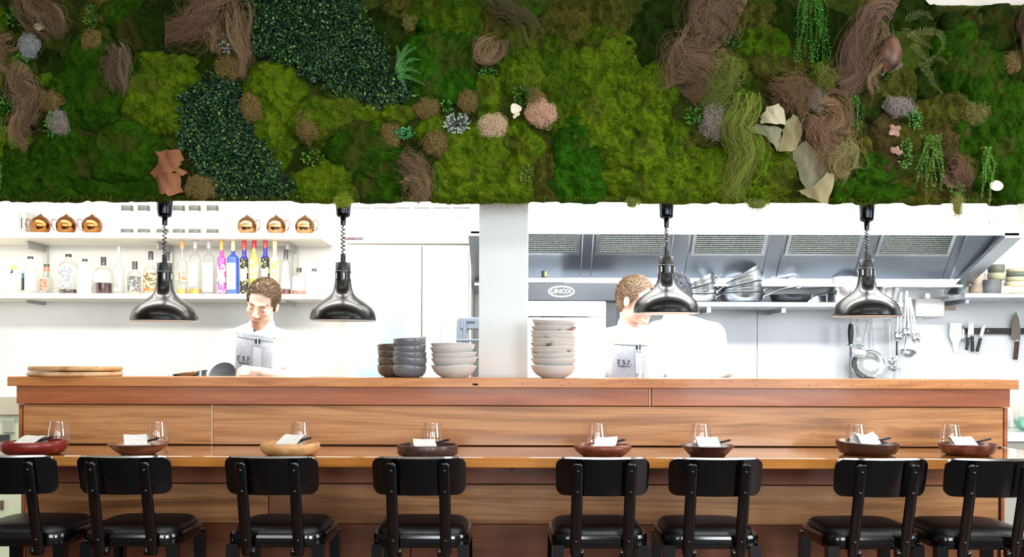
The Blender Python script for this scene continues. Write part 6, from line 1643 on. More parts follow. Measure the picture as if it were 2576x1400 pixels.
# ------------------------------------------------------------------ right wall: towel dispenser, magnetic knife rail, ceramics shelf
WYR = 6.235
c = at(2325, 798, 6.2); t = thing('towel_dispenser', Vector((c.x, 6.17, c.z)), 'white paper towel dispenser under the hood', 'dispenser')
w_ = mlen(75, 6.15); h_ = at(2325, 751, 6.15).z - c.z
MB().rspan(-w_ / 2, w_ / 2, -.06, .065, 0, h_, .015, 3).build('cover', mat('white_plastic', '#eceae6', .35), t)
MB().rspan(-.02, .012, -.03, .01, h_, h_ + .035, .003, 1).build('steel_clip', M_CHROME, t)
c = at(2386, 774, 6.22); o = MB().rspan(-mlen(19, 6.22), mlen(19, 6.22), -.006, .006, -mlen(6, 6.22), mlen(6, 6.22), .001, 1).build('wall_plate', mat('beige_plate', '#b3a694', .5), None, loc=Vector((c.x, 6.229, c.z))); tag(o, 'small beige plate on the wall beside the towel dispenser', 'plate')
KY = 6.2; k_ = lambda px, py: at(px, py, KY); ko = k_(2520, 832)
t = thing('knife_rail', ko, 'black magnetic knife rail on the right wall', 'knife rail')
MB().rspan(k_(2432, 832).x - ko.x, .42, .004, .035, -mlen(7.5, KY), mlen(7.5, KY), .002, 1).build('bar', mat('black_rail', '#141416', .45), t)
for z in (-.008, .008): MB().span(k_(2432, 832).x - ko.x, .42, .001, .006, z - .003, z + .003).build('magnet_strip', mat('dark_strip', '#3a3a3c', .3, .7), t)
MB().lathe([(0, 0), (.004, 0), (.003, .003), (0, .003)], 10, Matrix.Translation((k_(2485, 832).x - ko.x, .001, 0)) @ Matrix.Rotation(R(90), 4, 'X')).build('screw', M_CHROME, t)


def knife(pts_blade, h0, h1, hw, lab, hm=M_BHND, bm=M_CHROME, dy=0, name='kitchen_knife'):
    o0 = k_(*h0); y = KY - .004 + dy; t = thing(name, Vector((o0.x, y, o0.z)), lab, 'knife', 'knives on the magnetic rail')
    P = [(k_(px, py).x - o0.x, k_(px, py).z - o0.z) for px, py in pts_blade]; MB().prism(P, 0, .003).build('blade', bm, t)
    a, b_ = k_(*h0), k_(*h1); d = b_ - a; L_ = d.length; an = math.atan2(d.x, -d.z)
    Mx = Matrix.Rotation(-an, 4, 'Y')
    MB().rspan(-hw, hw, -.009, .010, -L_, 0, .005, 2, Mx).build('handle', hm, t)
    MB().rspan(-hw * .9, hw * .9, -.007, .008, -.004, .012, .002, 1, Mx).build('bolster', M_STEELD, t)
    for f in (.25, .75): MB().lathe([(0, 0), (.0022, 0), (.0015, .001), (0, .0012)], 8, Mx @ Matrix.Translation((0, -.009, -L_ * f)) @ Matrix.Rotation(R(90), 4, 'X')).build('rivet', M_CHROME, t)
    return t


knife([(2433, 846), (2440, 846), (2441, 822), (2438, 806), (2436, 815)], (2435, 848), (2431, 880), .008, 'small paring knife with black handle nearest the grater')
knife([(2440, 843), (2449, 843), (2449, 822), (2444, 806), (2441, 818)], (2445, 845), (2446, 884), .0085, 'small paring knife with straight black handle, middle one')
knife([(2463, 846), (2470, 849), (2476, 830), (2478, 815), (2468, 826)], (2466, 850), (2457, 884), .0085, 'slanted paring knife with black handle on the rail')
knife([(2543, 852), (2565, 858), (2567, 830), (2562, 800), (2555, 782), (2547, 806), (2543, 830)], (2558, 858), (2553, 904), .013, 'large dark chef knife with brown handle at the right end of the rail', mat('brown_rosewood_handle', '#3a2019', .4), mat('dark_patina_blade', '#6a655c', .35, .9))
t = thing('hand_grater', k_(2405, 860), 'pale steel hand grater leaning beside the knife rail', 'grater'); g0 = t.location
P = [(k_(a, b_).x - g0.x, k_(a, b_).z - g0.z) for a, b_ in ((2390, 812), (2418, 812), (2420, 848), (2410, 862), (2408, 886), (2400, 888), (2396, 862), (2388, 845))]
MB().prism(P, -.004, .006).build('plate', mat('pale_grater_steel', '#d3d9d6', .35, .5), t)
for r_ in range(5):
    for c_ in range(4): MB().lathe([(0, 0), (.003, 0), (.002, .0025), (0, .003)], 6, Matrix.Translation((k_(2396 + c_ * 6, 0).x - g0.x, -.004, k_(2400, 818 + r_ * 6).z - g0.z)) @ Matrix.Rotation(R(90), 4, 'X')).build('tooth', M_CHROME, t)
MB().tube([(k_(2405, 812).x - g0.x, 0, k_(2405, 812).z - g0.z), (.004, 0, k_(2405, 802).z - g0.z), (.012, 0, k_(2405, 812).z - g0.z)], .002, 6).build('hanging_wire', M_CHROME, t)
t = thing('corkscrew', k_(2425, 845), 'small steel corkscrew hanging at the left end of the knife rail', 'corkscrew')
MB().tube([(-.02, 0, .055), (-.006, 0, .062), (.010, 0, .056), (.016, 0, .05)], .004, 8).build('lever', M_CHROME, t)
MB().rspan(-.012, .002, -.006, .006, -.02, .045, .004, 2).build('body', M_CHROME, t)
MB().tube([(.006 + .004 * math.cos(q_), .004 * math.sin(q_), .03 - q_ * .003) for q_ in [k * .6 for k in range(30)]], .0014, 5).build('screw', M_CHROME, t)

CY_ = 5.95; ZC = at(2500, 741, CY_).z - .0; o0 = at(2530, 741, CY_)
zsh = at(2520, 741, CY_).z
t = thing('ceramics_shelf', Vector((o0.x, 6.1, zsh)), 'steel shelf with stacked ceramics at the far right', 'shelf'); xo = at(2428, 745, 5.8).x
MB().rspan(xo - o0.x, 3.38 - o0.x, -.30, .135, -.028, .0, .003, 1).build('board', M_STEEL, t)
MB().prism([(xo - o0.x + .07, -.028), (xo - o0.x + .09, -.028), (xo - o0.x + .09, -.05), (xo - o0.x + .07, -.05)], -.15, .135).build('bracket', M_STEELD, t)
CER = [  # px, base row, top row, half width px, colour, label
    (2468, 740, 716, 20, '#a99783', 'low tan ceramic bowl at the front left of the ceramics shelf'), (2495, 741, 704, 22, '#6c7072', 'slate grey ceramic pot at the front of the ceramics shelf'),
    (2470, 716, 686, 17, '#d6c9b6', 'cream ceramic bowl stacked on the low tan bowl'), (2507, 704, 687, 22, '#b9b795', 'sage cream ceramic pot stacked in the middle'), (2506, 687, 666, 20, '#6f7466', 'olive grey ceramic pot on top of the middle stack'),
    (2527, 741, 720, 16, '#ddd5bc', 'cream ceramic dish between the slate pot and right stack'), (2557, 741, 723, 28, '#e0d9bd', 'cream ceramic bowl at the bottom of the right stack'), (2557, 723, 709, 28, '#d9d2ae', 'pale yellow ceramic bowl second in the right stack'),
    (2558, 709, 697, 27, '#d2cca9', 'pale sage ceramic bowl third in the right stack'), (2558, 697, 686, 26, '#6f746c', 'grey ceramic bowl fourth in the right stack'), (2558, 686, 676, 25, '#d6cfae', 'cream ceramic bowl on top of the right stack'),
]
for k, (px, b_, tp, hw_, colr, lab) in enumerate(CER):
    z0, z1 = at(px, b_, CY_).z, at(px, tp, CY_).z
    if b_ >= 740: z0 = zsh
    r = mlen(hw_, CY_); h = z1 - z0
    o = MB().lathe([(0, 0), (r * .86, 0), (r * .95, h * .15), (r, h * .5), (r * .985, h * .95), (r * .95, h), (r * .9, h * .95), (r * .88, h * .3), (0, h * .2)], 32).build('ceramic_pot', noisy('glaze_%d' % k, colr, colr, 9, .5, bump=.1), None, loc=Vector((at(px, b_, CY_).x, CY_ + (.05 if k in (0, 2) else 0), z0 + .0005)))
    tag(o, lab, 'pot', 'ceramics on the right shelf')

# ------------------------------------------------------------------ benches behind the bar and beyond its ends
M_BEN = steel('bench_steel', '#b9bdc0', .35, (60, 1, 1))
def bench(x0, x1, y0, y1, z, lab):
    o = Vector(((x0 + x1) / 2, (y0 + y1) / 2, 0)); t = thing('steel_bench', o, lab, 'bench', 'stainless kitchen benches')
    MB().rspan(x0, x1, y0, y1, z - .035, z, .004, 1).build('top', M_BEN, t, org=o)
    MB().rspan(x0 + .03, x1 - .03, y0 + .05, y1 - .02, .18, .2, .004, 1).build('undershelf', M_BEN, t, org=o)
    for x in (x0 + .04, x1 - .04):
        for y in (y0 + .06, y1 - .06): MB().lathe([(0, 0), (.018, 0), (.018, z - .035), (0, z - .035)], 14, Matrix.Translation((x, y, 0))).build('leg', M_BEN, t, org=o)
    return t


bench(-2.1, -.2, 4.68, 4.95, 1.10, 'steel pass bench behind the bar left of the pillar'); bench(.12, 2.1, 4.68, 4.95, 1.10, 'steel pass bench behind the bar right of the pillar')
bench(-3.38, -1.03, 5.62, 6.23, .92, 'long steel back bench under the bottle shelves'); bench(.75, 3.3, 5.68, 6.22, .92, 'long steel cooking bench under the pans')
# equipment glimpsed past the left end of the bar
gx = lambda px, Y: at(px, 1000, Y).x
EY = 5.25
c = Vector((gx(-60, EY), EY + .25, 0)); t = thing('undercounter_fridge', c, 'cream and grey under-counter unit glimpsed past the left end of the bar', 'fridge')
zt = at(20, 995, EY).z
MB().rspan(gx(-200, EY), gx(60, EY), EY, EY + .33, .1, zt - .10, .005, 1).build('cabinet', mat('cream_cabinet', '#d6dcbc', .5), t, org=c)
MB().rspan(gx(-210, EY), gx(64, EY), EY - .02, EY + .34, zt - .1, zt, .005, 1).build('worktop', mat('beige_worktop', '#b9b19c', .45), t, org=c)
MB().rspan(gx(-190, EY), gx(26, EY), EY - .012, EY, zt - .33, zt - .2, .003, 1).build('drawer', mat('drawer_dark', '#3b3c38', .5), t, org=c)
MB().rspan(gx(10, EY), gx(40, EY), EY - .016, EY, zt - .19, zt - .12, .003, 1).build('drawer_front', mat('drawer_grey', '#a4a595', .4), t, org=c)
MB().rspan(gx(4, EY), gx(11, EY), EY - .014, EY, .5, .55, .002, 1).build('latch', mat('brown_latch', '#5d4b42', .5), t, org=c)
MB().span(gx(-200, EY), gx(60, EY), EY + .04, EY + .3, 0, .1).build('plinth', mat('dark_plinth', '#3a3a3a', .6), t, org=c)
# sink bench past the right end
c = Vector((gx(2640, EY), EY + .25, 0)); t = thing('sink_bench', c, 'steel sink bench glimpsed past the right end of the bar', 'bench')
zt = at(2560, 1086, EY).z
MB().rspan(gx(2515, EY), 3.35, EY - .02, EY + .34, zt - .05, zt, .004, 1).build('worktop', M_BEN, t, org=c)
MB().rspan(gx(2520, EY), 3.35, EY, EY + .33, .08, zt - .05, .004, 1).build('cabinet', mat('grey_cabinet', '#9a978a', .5), t, org=c)
MB().span(gx(2520, EY), 3.3, EY + .03, EY + .3, 0, .08).build('plinth', MATS['dark_plinth'], t, org=c)
MB().rspan(gx(2515, EY), 3.35, EY + .32, EY + .34, zt, at(2560, 1018, EY).z, .003, 1).build('splashback', mat('beige_splash', '#b7b3a6', .5), t, org=c)
gy = EY + .1; p = at(2548, 1082, gy); o = MB().lathe([(0, .003), (.022, 0), (.024, .02), (.026, .11), (.0245, .11), (.0225, .02), (0, .008)], 24).build('water_glass', M_GLASS, None, loc=Vector((p.x, gy, zt))); tag(o, 'tall clear glass on the sink bench past the right end of the bar', 'glass')
p = at(2580, 1075, gy); o = MB().lathe([(0, .004), (.05, 0), (.075, .03), (.085, .075), (.083, .075), (.072, .03), (.048, .006), (0, .008)], 28, None, lambda r, z, a: (r, z * (1 + .3 * math.cos(a)))).build('glass_bowl', thin_glass('green_glass', (.62, .85, .78), 1), None, loc=Vector((p.x + .03, gy, zt))); tag(o, 'green-tinted glass bowl on the sink bench at the far right', 'bowl')

# small things just behind the ledge
o = MB().lathe([(0, 0), (.05, 0), (.075, .03), (.092, .10), (.093, .108), (.090, .108), (.073, .032), (.048, .004), (0, .004)], 36).build('steel_bowl', M_CHROME, None, loc=Vector((at(482, 940, 4.84).x, 4.84, 1.112)))
o.rotation_euler = (0, R(-9), 0)
tag(o, "steel mixing bowl on the pass bench at the first chef's elbow", 'bowl')
# ------------------------------------------------------------------ people: bodies grown as one smooth distance field, clothes and hair as children
class SDF:
    def __init__(s): s.p = []

    def ell(s, c, r, k=.015, M=None, sub=False): s.p.append(('e', np.array(c, float), np.array(r, float), k, M, sub)); return s

    def cap(s, a, b, ra, rb=None, k=.015, sub=False): s.p.append(('c', np.array(a, float), np.array(b, float), (ra, ra if rb is None else rb), k, sub)); return s

    def moved(s, f, grow=0.0):
        o = SDF()
        for q in s.p:
            if q[0] == 'e': o.p.append(('e', f(q[1]), q[2] + grow, q[3], q[4], q[5]))
            else: o.p.append(('c', f(q[1]), f(q[2]), (q[3][0] + grow, q[3][1] + grow), q[4], q[5]))
        return o

    def bounds(s, pad=.03):
        lo = np.full(3, 9e9); hi = -lo
        for q in s.p:
            if q[5] if q[0] == 'e' else q[5]: continue
            if q[0] == 'e': m = q[2].max(); lo = np.minimum(lo, q[1] - m); hi = np.maximum(hi, q[1] + m)
            else:
                for e, r in ((q[1], q[3][0]), (q[2], q[3][1])): lo = np.minimum(lo, e - r); hi = np.maximum(hi, e + r)
        return lo - pad, hi + pad

    @staticmethod
    def prim(q, P):
        if q[0] == 'e':
            d = P - q[1].astype(P.dtype)
            if q[4] is not None: d = d @ q[4].astype(P.dtype)
            r = q[2].astype(P.dtype); k0 = np.linalg.norm(d / r, axis=-1); k1 = np.linalg.norm(d / (r * r), axis=-1)
            return k0 * (k0 - 1) / np.maximum(k1, 1e-6)
        a, b = q[1].astype(P.dtype), q[2].astype(P.dtype); ba = b - a; h = np.clip(((P - a) @ ba) / max(1e-9, float(ba @ ba)), 0, 1)
        return np.linalg.norm(P - a - h[..., None] * ba, axis=-1) - (q[3][0] + (q[3][1] - q[3][0]) * h)

    def ev(s, P):
        D = np.full(P.shape[:-1], 9.0, P.dtype)
        for q in s.p:
            d = s.prim(q, P); k = q[3] if q[0] == 'e' else q[4]
            D = s._mix(D, d, k, q[5])
        return D

    @staticmethod
    def _mix(D, d, k, sub):
        if sub:
            h = np.clip(.5 - .5 * (D + d) / k, 0, 1); return D * (1 - h) + (-d) * h + k * h * (1 - h)
        h = np.clip(.5 + .5 * (D - d) / k, 0, 1); return D * (1 - h) + d * h - k * h * (1 - h)

    def grid(s, vox, lo=None, hi=None):
        a, b = s.bounds()
        lo = a if lo is None else np.maximum(a, lo); hi = b if hi is None else np.minimum(b, hi)
        n = np.ceil((hi - lo) / vox).astype(int) + 1; D = np.full(n, 1.0, np.float32)
        ax = [lo[i] + np.arange(n[i]) * vox for i in range(3)]
        for q in s.p:
            k = q[3] if q[0] == 'e' else q[4]; pad = .02 + k
            if q[0] == 'e': l_, h_ = q[1] - q[2].max() - pad, q[1] + q[2].max() + pad
            else:
                r = max(q[3]) + pad; l_, h_ = np.minimum(q[1], q[2]) - r, np.maximum(q[1], q[2]) + r
            i0 = np.clip(np.floor((l_ - lo) / vox).astype(int), 0, n); i1 = np.clip(np.ceil((h_ - lo) / vox).astype(int) + 1, 0, n)
            if (i1 <= i0).any(): continue
            sl = tuple(slice(i0[i], i1[i]) for i in range(3))
            P = np.stack(np.meshgrid(*[ax[i][i0[i]:i1[i]] for i in range(3)], indexing='ij'), -1).astype(np.float32)
            D[sl] = s._mix(D[sl], s.prim(q, P), k, q[5])
        return D, lo

    def mesh(s, vox, lo=None, hi=None):
        D, o = s.grid(vox, lo, hi); return nets(D, o, vox)


def nets(D, org, vox):
    """surface nets"""
    n = D.shape; S = D < 0
    cs = np.zeros((n[0] - 1, n[1] - 1, n[2] - 1), np.int8)
    for dx in (0, 1):
        for dy in (0, 1):
            for dz in (0, 1): cs += S[dx:n[0] - 1 + dx, dy:n[1] - 1 + dy, dz:n[2] - 1 + dz]
    act = (cs > 0) & (cs < 8); idx = np.full(act.shape, -1, np.int64); c = np.argwhere(act); idx[act] = np.arange(len(c))
    acc = np.zeros((len(c), 3)); cnt = np.zeros(len(c))
    corners = [(dx, dy, dz) for dx in (0, 1) for dy in (0, 1) for dz in (0, 1)]
    val = {k: D[c[:, 0] + k[0], c[:, 1] + k[1], c[:, 2] + k[2]].astype(float) for k in corners}
    for a in corners:
        for ax in range(3):
            if a[ax]: continue
            b = list(a); b[ax] = 1; b = tuple(b); va, vb = val[a], val[b]; m = (va < 0) != (vb < 0)
            t = np.where(m, va / np.where(m, va - vb, 1), 0)
            p = np.array(a, float)[None] + t[:, None] * (np.array(b) - np.array(a))[None]
            acc[m] += p[m]; cnt[m] += 1
    V = (c + acc / np.maximum(cnt, 1)[:, None]) * vox + org
    Q = []
    for ax in range(3):
        o1, o2 = [(1, 2), (2, 0), (0, 1)][ax]
        sl0 = [slice(None)] * 3; sl1 = [slice(None)] * 3; sl0[ax] = slice(0, -1); sl1[ax] = slice(1, None)
        s0, s1 = S[tuple(sl0)], S[tuple(sl1)]; e = np.argwhere(s0 != s1)
        ok = (e[:, o1] > 0) & (e[:, o2] > 0) & (e[:, o1] < n[o1] - 1) & (e[:, o2] < n[o2] - 1); e = e[ok]
        flip = s0[e[:, 0], e[:, 1], e[:, 2]]
        def g(a, b):
            q = e.copy(); q[:, o1] += a; q[:, o2] += b; return idx[q[:, 0], q[:, 1], q[:, 2]]
        f = np.stack([g(-1, -1), g(0, -1), g(0, 0), g(-1, 0)], 1); f[~flip] = f[~flip][:, ::-1]; Q.append(f)
    Q = np.concatenate(Q); Q = Q[(Q >= 0).all(1)]
    return V, Q


def rotm(rx=0, ry=0, rz=0): return np.array(Euler((R(rx), R(ry), R(rz)), 'XYZ').to_matrix())


def head_sdf(C, Rm, sc=.94):
    """head facing -Y in its own frame; C its centre, Rm its rotation"""
    T = lambda v: C + Rm @ (np.array(v, float) * sc)
    s = SDF(); E = lambda c, r, k=.012, sub=False: s.ell(T(c), np.array(r) * sc, k, Rm, sub); Cp = lambda a, b, ra, rb=None, k=.008, sub=False: s.cap(T(a), T(b), ra * sc, None if rb is None else rb * sc, k, sub)
    E((0, .014, .036), (.076, .096, .088)); E((0, -.030, -.028), (.056, .064, .085), .025); E((0, -.066, -.103), (.025, .024, .021), .025)
    for sx in (-1, 1):
        E((sx * .038, -.058, -.026), (.022, .026, .020), .02); E((sx * .043, -.008, -.066), (.014, .03, .028), .025)
    Cp((-.036, -.083, .022), (.036, -.083, .022), .010, .010, .012)
    for sx in (-1, 1):
        E((sx * .031, -.104, .001), (.018, .016, .012), .010, True); E((sx * .031, -.079, .000), (.0135, .0125, .0115), .004)
    Cp((0, -.090, .012), (0, -.113, -.030), .0085, .0125, .010)
    for sx in (-1, 1): E((sx * .012, -.103, -.035), (.009, .011, .0075), .007)
    Cp((-.019, -.088, -.066), (.019, -.088, -.066), .0055, .0055, .006); E((0, -.094, -.065), (.012, .007, .0055), .006)
    Cp((-.016, -.086, -.078), (.016, -.086, -.078), .006, .006, .006); E((0, -.099, -.0715), (.016, .005, .0012), .003, True)
    for sx in (-1, 1):
        E((sx * .078, .010, -.006), (.009, .019, .032), .006); E((sx * .086, .004, -.004), (.006, .009, .017), .006, True)
    return s, T


def hand(s, W, D, U, side, curl=(35, 50, 40), hs=1.0, spread=4, thumb=40, k=.004):
    """W wrist, D pointing to the fingers, U back of the hand; side +1 thumb towards D x U"""
    D = np.array(D, float); D /= np.linalg.norm(D); U = np.array(U, float); U -= D * (U @ D); U /= np.linalg.norm(U); Sd = np.cross(D, U) * side
    W = np.array(W, float)
    s.cap(W, W + D * .03 * hs, .027, .028, .012)
    for q in (-.026, -.009, .009, .025): s.cap(W + D * .015 * hs + Sd * q * .7, W + D * .085 * hs + Sd * q, .0135, .0115, .010)
    for q, ln in ((.027, .070), (.009, .080), (-.009, .075), (-.026, .060)):
        p = W + D * .085 * hs + Sd * q; a = 0; dd = D
        for sg, cu in zip((.46, .30, .24), curl):
            a += R(cu); dn = D * math.cos(a) - U * math.sin(a); e = p + dn * ln * sg * hs; s.cap(p, e, .0088, .0078, k); p = e
    t0 = W + D * .022 * hs + Sd * .024; t1 = t0 + (D * .6 + Sd * .7 - U * .35) * .042; t2 = t1 + (D * .95 + Sd * .05 - U * .35) * .032; t3 = t2 + (D * .9 - Sd * .25 - U * .3) * .024
    s.cap(t0, t1, .014, .011, .008); s.cap(t1, t2, .0105, .009, k); s.cap(t2, t3, .009, .0075, k)


M_SKIN = attr_mat('skin', .5, .35); M_HAIR = attr_mat('hair', .45, .4)
M_JACK = noisy('white_chef_jacket', '#e9e8e6', '#f0efed', 20, .8, bump=.1, bscale=40)
M_APR = noisy('grey_denim_apron', '#858a92', '#a2a7ae', 130, .85, bump=.2, bscale=500, lo=.3, hi=.7)
M_TRO = mat('dark_trousers', '#1c1d22', .8); M_SHOE = mat('black_shoe', '#0d0d0e', .5)
M_INK = mat('dark_print', '#22252a', .7)
SK0 = np.array((.70, .45, .35)); LIP = np.array((.55, .20, .17)); BROW = np.array((.16, .085, .045)); STUB = np.array((.40, .215, .13))


def person(o, name, label, head, lean, joints, hairfn, vox=.0045, beard=True, skin=SK0, hair_cols=((.035, .02, .01), (.20, .12, .06)), parts=None):
    """o: floor point; head: (centre, rotation); joints: dict of world points"""
    J = {k: np.array(v, float) for k, v in joints.items()}; HC, HR = np.array(head[0], float), head[1]
    hs, T = head_sdf(HC, HR)
    body = SDF(); body.p += hs.p
    body.cap(T((0, .04, -.05)), J['neck'] + np.array((0, .03, 0)), .045, .054, .02)
    tor = SDF()
    tor.ell(J['chest'], (.165, .115, .17), .05, J.get('tm')); tor.ell(J['belly'], (.15, .11, .17), .05, J.get('tm')); tor.ell(J['hip'], (.165, .12, .13), .05)
    for s_ in 'LR': tor.cap(J['neck'] + np.array((0, .01, -.03)), J['sh' + s_], .052, .050, .04)
    body.p += [q for q in tor.p]
    sleeve = SDF(); sleeve.p += tor.moved(lambda v: v, .016).p
    for s_ in 'LR':
        body.cap(J['sh' + s_], J['el' + s_], .050, .040, .03); body.cap(J['el' + s_], J['wr' + s_], .040, .027, .02)
        m = J['sh' + s_] * .05 + J['el' + s_] * .95
        sleeve.cap(J['sh' + s_], m, .060, .060, .03)
        body.cap(J['hp' + s_], J['kn' + s_], .078, .055, .04); body.cap(J['kn' + s_], J['an' + s_], .055, .038, .03)
        body.cap(J['an' + s_], J['an' + s_] + np.array((0, .03, -.045)), .036, .036, .02); body.cap(J['an' + s_] + np.array((0, .02, -.05)), J['an' + s_] + np.array((0, -.16, -.055)), .035, .030, .02)
    if parts: parts(body, J)
    lo, hi = body.bounds(); V, Q = body.mesh(vox)
    # skin colours: lips, brows, stubble, reddish cheeks follow the face
    L = (V - HC) @ HR / .94
    col = np.tile(skin, (len(V), 1))
    near = np.abs(L).max(1) < .16
    def put(mask, c, w_=1.0): col[mask] = col[mask] * (1 - w_) + np.array(c) * w_
    def soft(x, a, b): t = np.clip((x - a) / (b - a), 0, 1); return t * t * (3 - 2 * t)
    front = near & (L[:, 1] < -.06)
    if beard:
        bw = .8 * soft(-L[:, 2], .045, .075) * soft(-L[:, 1], -.01, .04) * soft(.134 + L[:, 2], 0, .016) * near
        bw = np.maximum(bw, .7 * soft(-L[:, 2], .038, .046) * soft(.066 + L[:, 2], 0, .006) * soft(.036 - np.abs(L[:, 0]), 0, .01) * front)
        col[:] = col * (1 - bw[:, None]) + STUB * bw[:, None]
    put(front & (np.abs(L[:, 0]) < .019) & (L[:, 2] + np.abs(L[:, 0]) * .25 < -.058) & (L[:, 2] > -.082 + np.abs(L[:, 0]) * .35), LIP, .6)
    ax = np.abs(L[:, 0]); bz = .021 + .006 * np.sin((ax - .015) / .035 * 2.4)
    put(front & (ax > .014) & (ax < .050) & (np.abs(L[:, 2] - bz) < .0050), BROW, .9)
    put(front & (ax > .019) & (ax < .044) & (np.abs(L[:, 2] + .006) < .0022), BROW, .8)
    put(near & (ax > .02) & (L[:, 1] < -.05) & (np.abs(L[:, 2] + .03) < .02), (.62, .27, .20), .25)
    org = Vector(o); me = np_mesh(name, V - np.array(org), [Q], M_SKIN, col)
    P = link_mesh(me, name, None, org); tag(P, label, 'person')
    # jacket
    neckcut = SDF(); neckcut.p = list(sleeve.p)
    neckcut.cap(J['neck'] + np.array((0, .03, .045)), J['neck'] + np.array((0, .02, -.035)), .066, .078, .02)
    neckcut.p.append(('e', T((0, -.02, -.05)), np.array((.066, .082, .088)), .006, HR, True))
    jV, jQ = neckcut.mesh(.007, lo=np.array((-9, -9, J['hip'][2] - .14)))
    me = np_mesh('chef_jacket', jV - np.array(org), [jQ], M_JACK); link_mesh(me, 'chef_jacket', P)
    tr = SDF()
    tr.ell(J['hip'] - np.array((0, 0, .02)), (.178, .132, .12), .04)
    for s_ in 'LR': tr.cap(J['hp' + s_], J['kn' + s_], .092, .07, .04); tr.cap(J['kn' + s_], J['an' + s_] + np.array((0, 0, .01)), .07, .062, .03)
    tV, tQ = tr.mesh(.012); link_mesh(np_mesh('trousers', tV - np.array(org), [tQ], M_TRO), 'trousers', P)
    for s_ in 'LR':
        sh = SDF().cap(J['an' + s_] + np.array((0, .03, -.045)), J['an' + s_] + np.array((0, -.17, -.048)), .046, .04, .02); sV, sQ = sh.mesh(.01); sV[:, 2] = np.maximum(sV[:, 2], .002)
        link_mesh(np_mesh('shoe', sV - np.array(org), [sQ], M_SHOE), 'shoe', P)
    # hair: scalp cap plus curls
    hairfn(P, T, HR, HC, org, hair_cols)
    return P, neckcut, J, org


def hair(P, T, HR, HC, org, cols, style):
    rng = np.random.default_rng(style['seed']); cap = SDF(); sc = .94
    g = style.get('grow', .010)
    cap.ell(T((0, .014, .036)), (np.array((.076, .096, .088)) + g) * sc, .01, HR); cap.ell(T((0, .05, -.02)), np.array((.066, .06, .06)) * sc, .02, HR)
    hz, tilt = style.get('line', .052), style.get('tilt', .55)
    V, Q = cap.mesh(.0045); L = (V - HC) @ HR / sc
    hairline = hz + tilt * np.minimum(L[:, 1] + .09, .0) * 0
    # keep: above a line that runs from the forehead down behind the ears
    lim = np.where(L[:, 1] < -.03, hz + .012 * np.cos(L[:, 0] * 40), hz - (L[:, 1] + .03) * style.get('drop', 1.5)); lim = np.maximum(lim, -.075)
    side = (np.abs(L[:, 0]) > .05) & (L[:, 1] < .0) & (L[:, 1] > -.05); lim = np.where(side, np.minimum(lim, .022 - (L[:, 1] + .05) * .9), lim)
    keep = L[:, 2] > lim; fk = keep[Q].all(1); Qk = Q[fk]
    use = np.unique(Qk); mp = np.full(len(V), -1); mp[use] = np.arange(len(use)); Vk = V[use]; Qk = mp[Qk]
    c = mixc(cols[0], cols[1], .25 + .3 * rng.random(len(Vk)))
    n = style['n']; a, b, cc, d = (Vk[Qk[:, k]] for k in range(4)); nr = np.cross(cc - a, d - b); ar = np.linalg.norm(nr, axis=1); idx = rng.choice(len(Qk), n, p=ar / ar.sum())
    B = (a + b + cc + d)[idx] / 4; N = (B - HC); N /= np.linalg.norm(N, axis=1)[:, None]
    k = 6; t = np.linspace(0, 1, k)
    ln = style['len'] * rng.uniform(.5, 1.3, n); Lb = (B - HC) @ HR / sc; ln = ln * np.clip((Lb[:, 2] + .05) / .12, .18, 1)
    dirn = HR @ np.array(style['dir'], float); tang = dirn[None] - N * (N @ dirn)[:, None] + rng.normal(0, style.get('mess', .4), (n, 3)); tang -= N * (tang * N).sum(1)[:, None]; tang /= np.linalg.norm(tang, axis=1)[:, None] + 1e-9
    bi = np.cross(N, tang); cu = style.get('curl', 0); ph = rng.uniform(0, 6, n)
    lift = style.get('lift', .5)
    Pth = B[:, None] + tang[:, None] * (ln[:, None] * t * (1 - lift * .5))[..., None] + N[:, None] * (ln[:, None] * lift * np.sin(t * 2.0)[None])[..., None]
    if cu: Pth = Pth + bi[:, None] * (cu * np.sin(t[None] * 8 + ph[:, None]))[..., None] + N[:, None] * (cu * .8 * np.cos(t[None] * 8 + ph[:, None]))[..., None]
    SV, SQ, SCc = strand_mesh(Pth, style.get('wd', .0013), mixc(cols[0], cols[1], rng.beta(1.3, 2.0, n)))
    me = np_mesh('hair', np.concatenate([Vk, SV]) - np.array(org), [Qk, SQ + len(Vk)], M_HAIR, np.concatenate([c, SCc])); link_mesh(me, 'hair', P)


def trace(sdf, X, Z, y0=None, n=50):
    """front surface of sdf seen along +y at columns X,Z"""
    Pt = np.stack([X, np.full_like(X, y0), Z], -1).astype(np.float64)
    for _ in range(n): Pt[..., 1] += np.clip(sdf.ev(Pt), -.02, .05) * .9
    return Pt


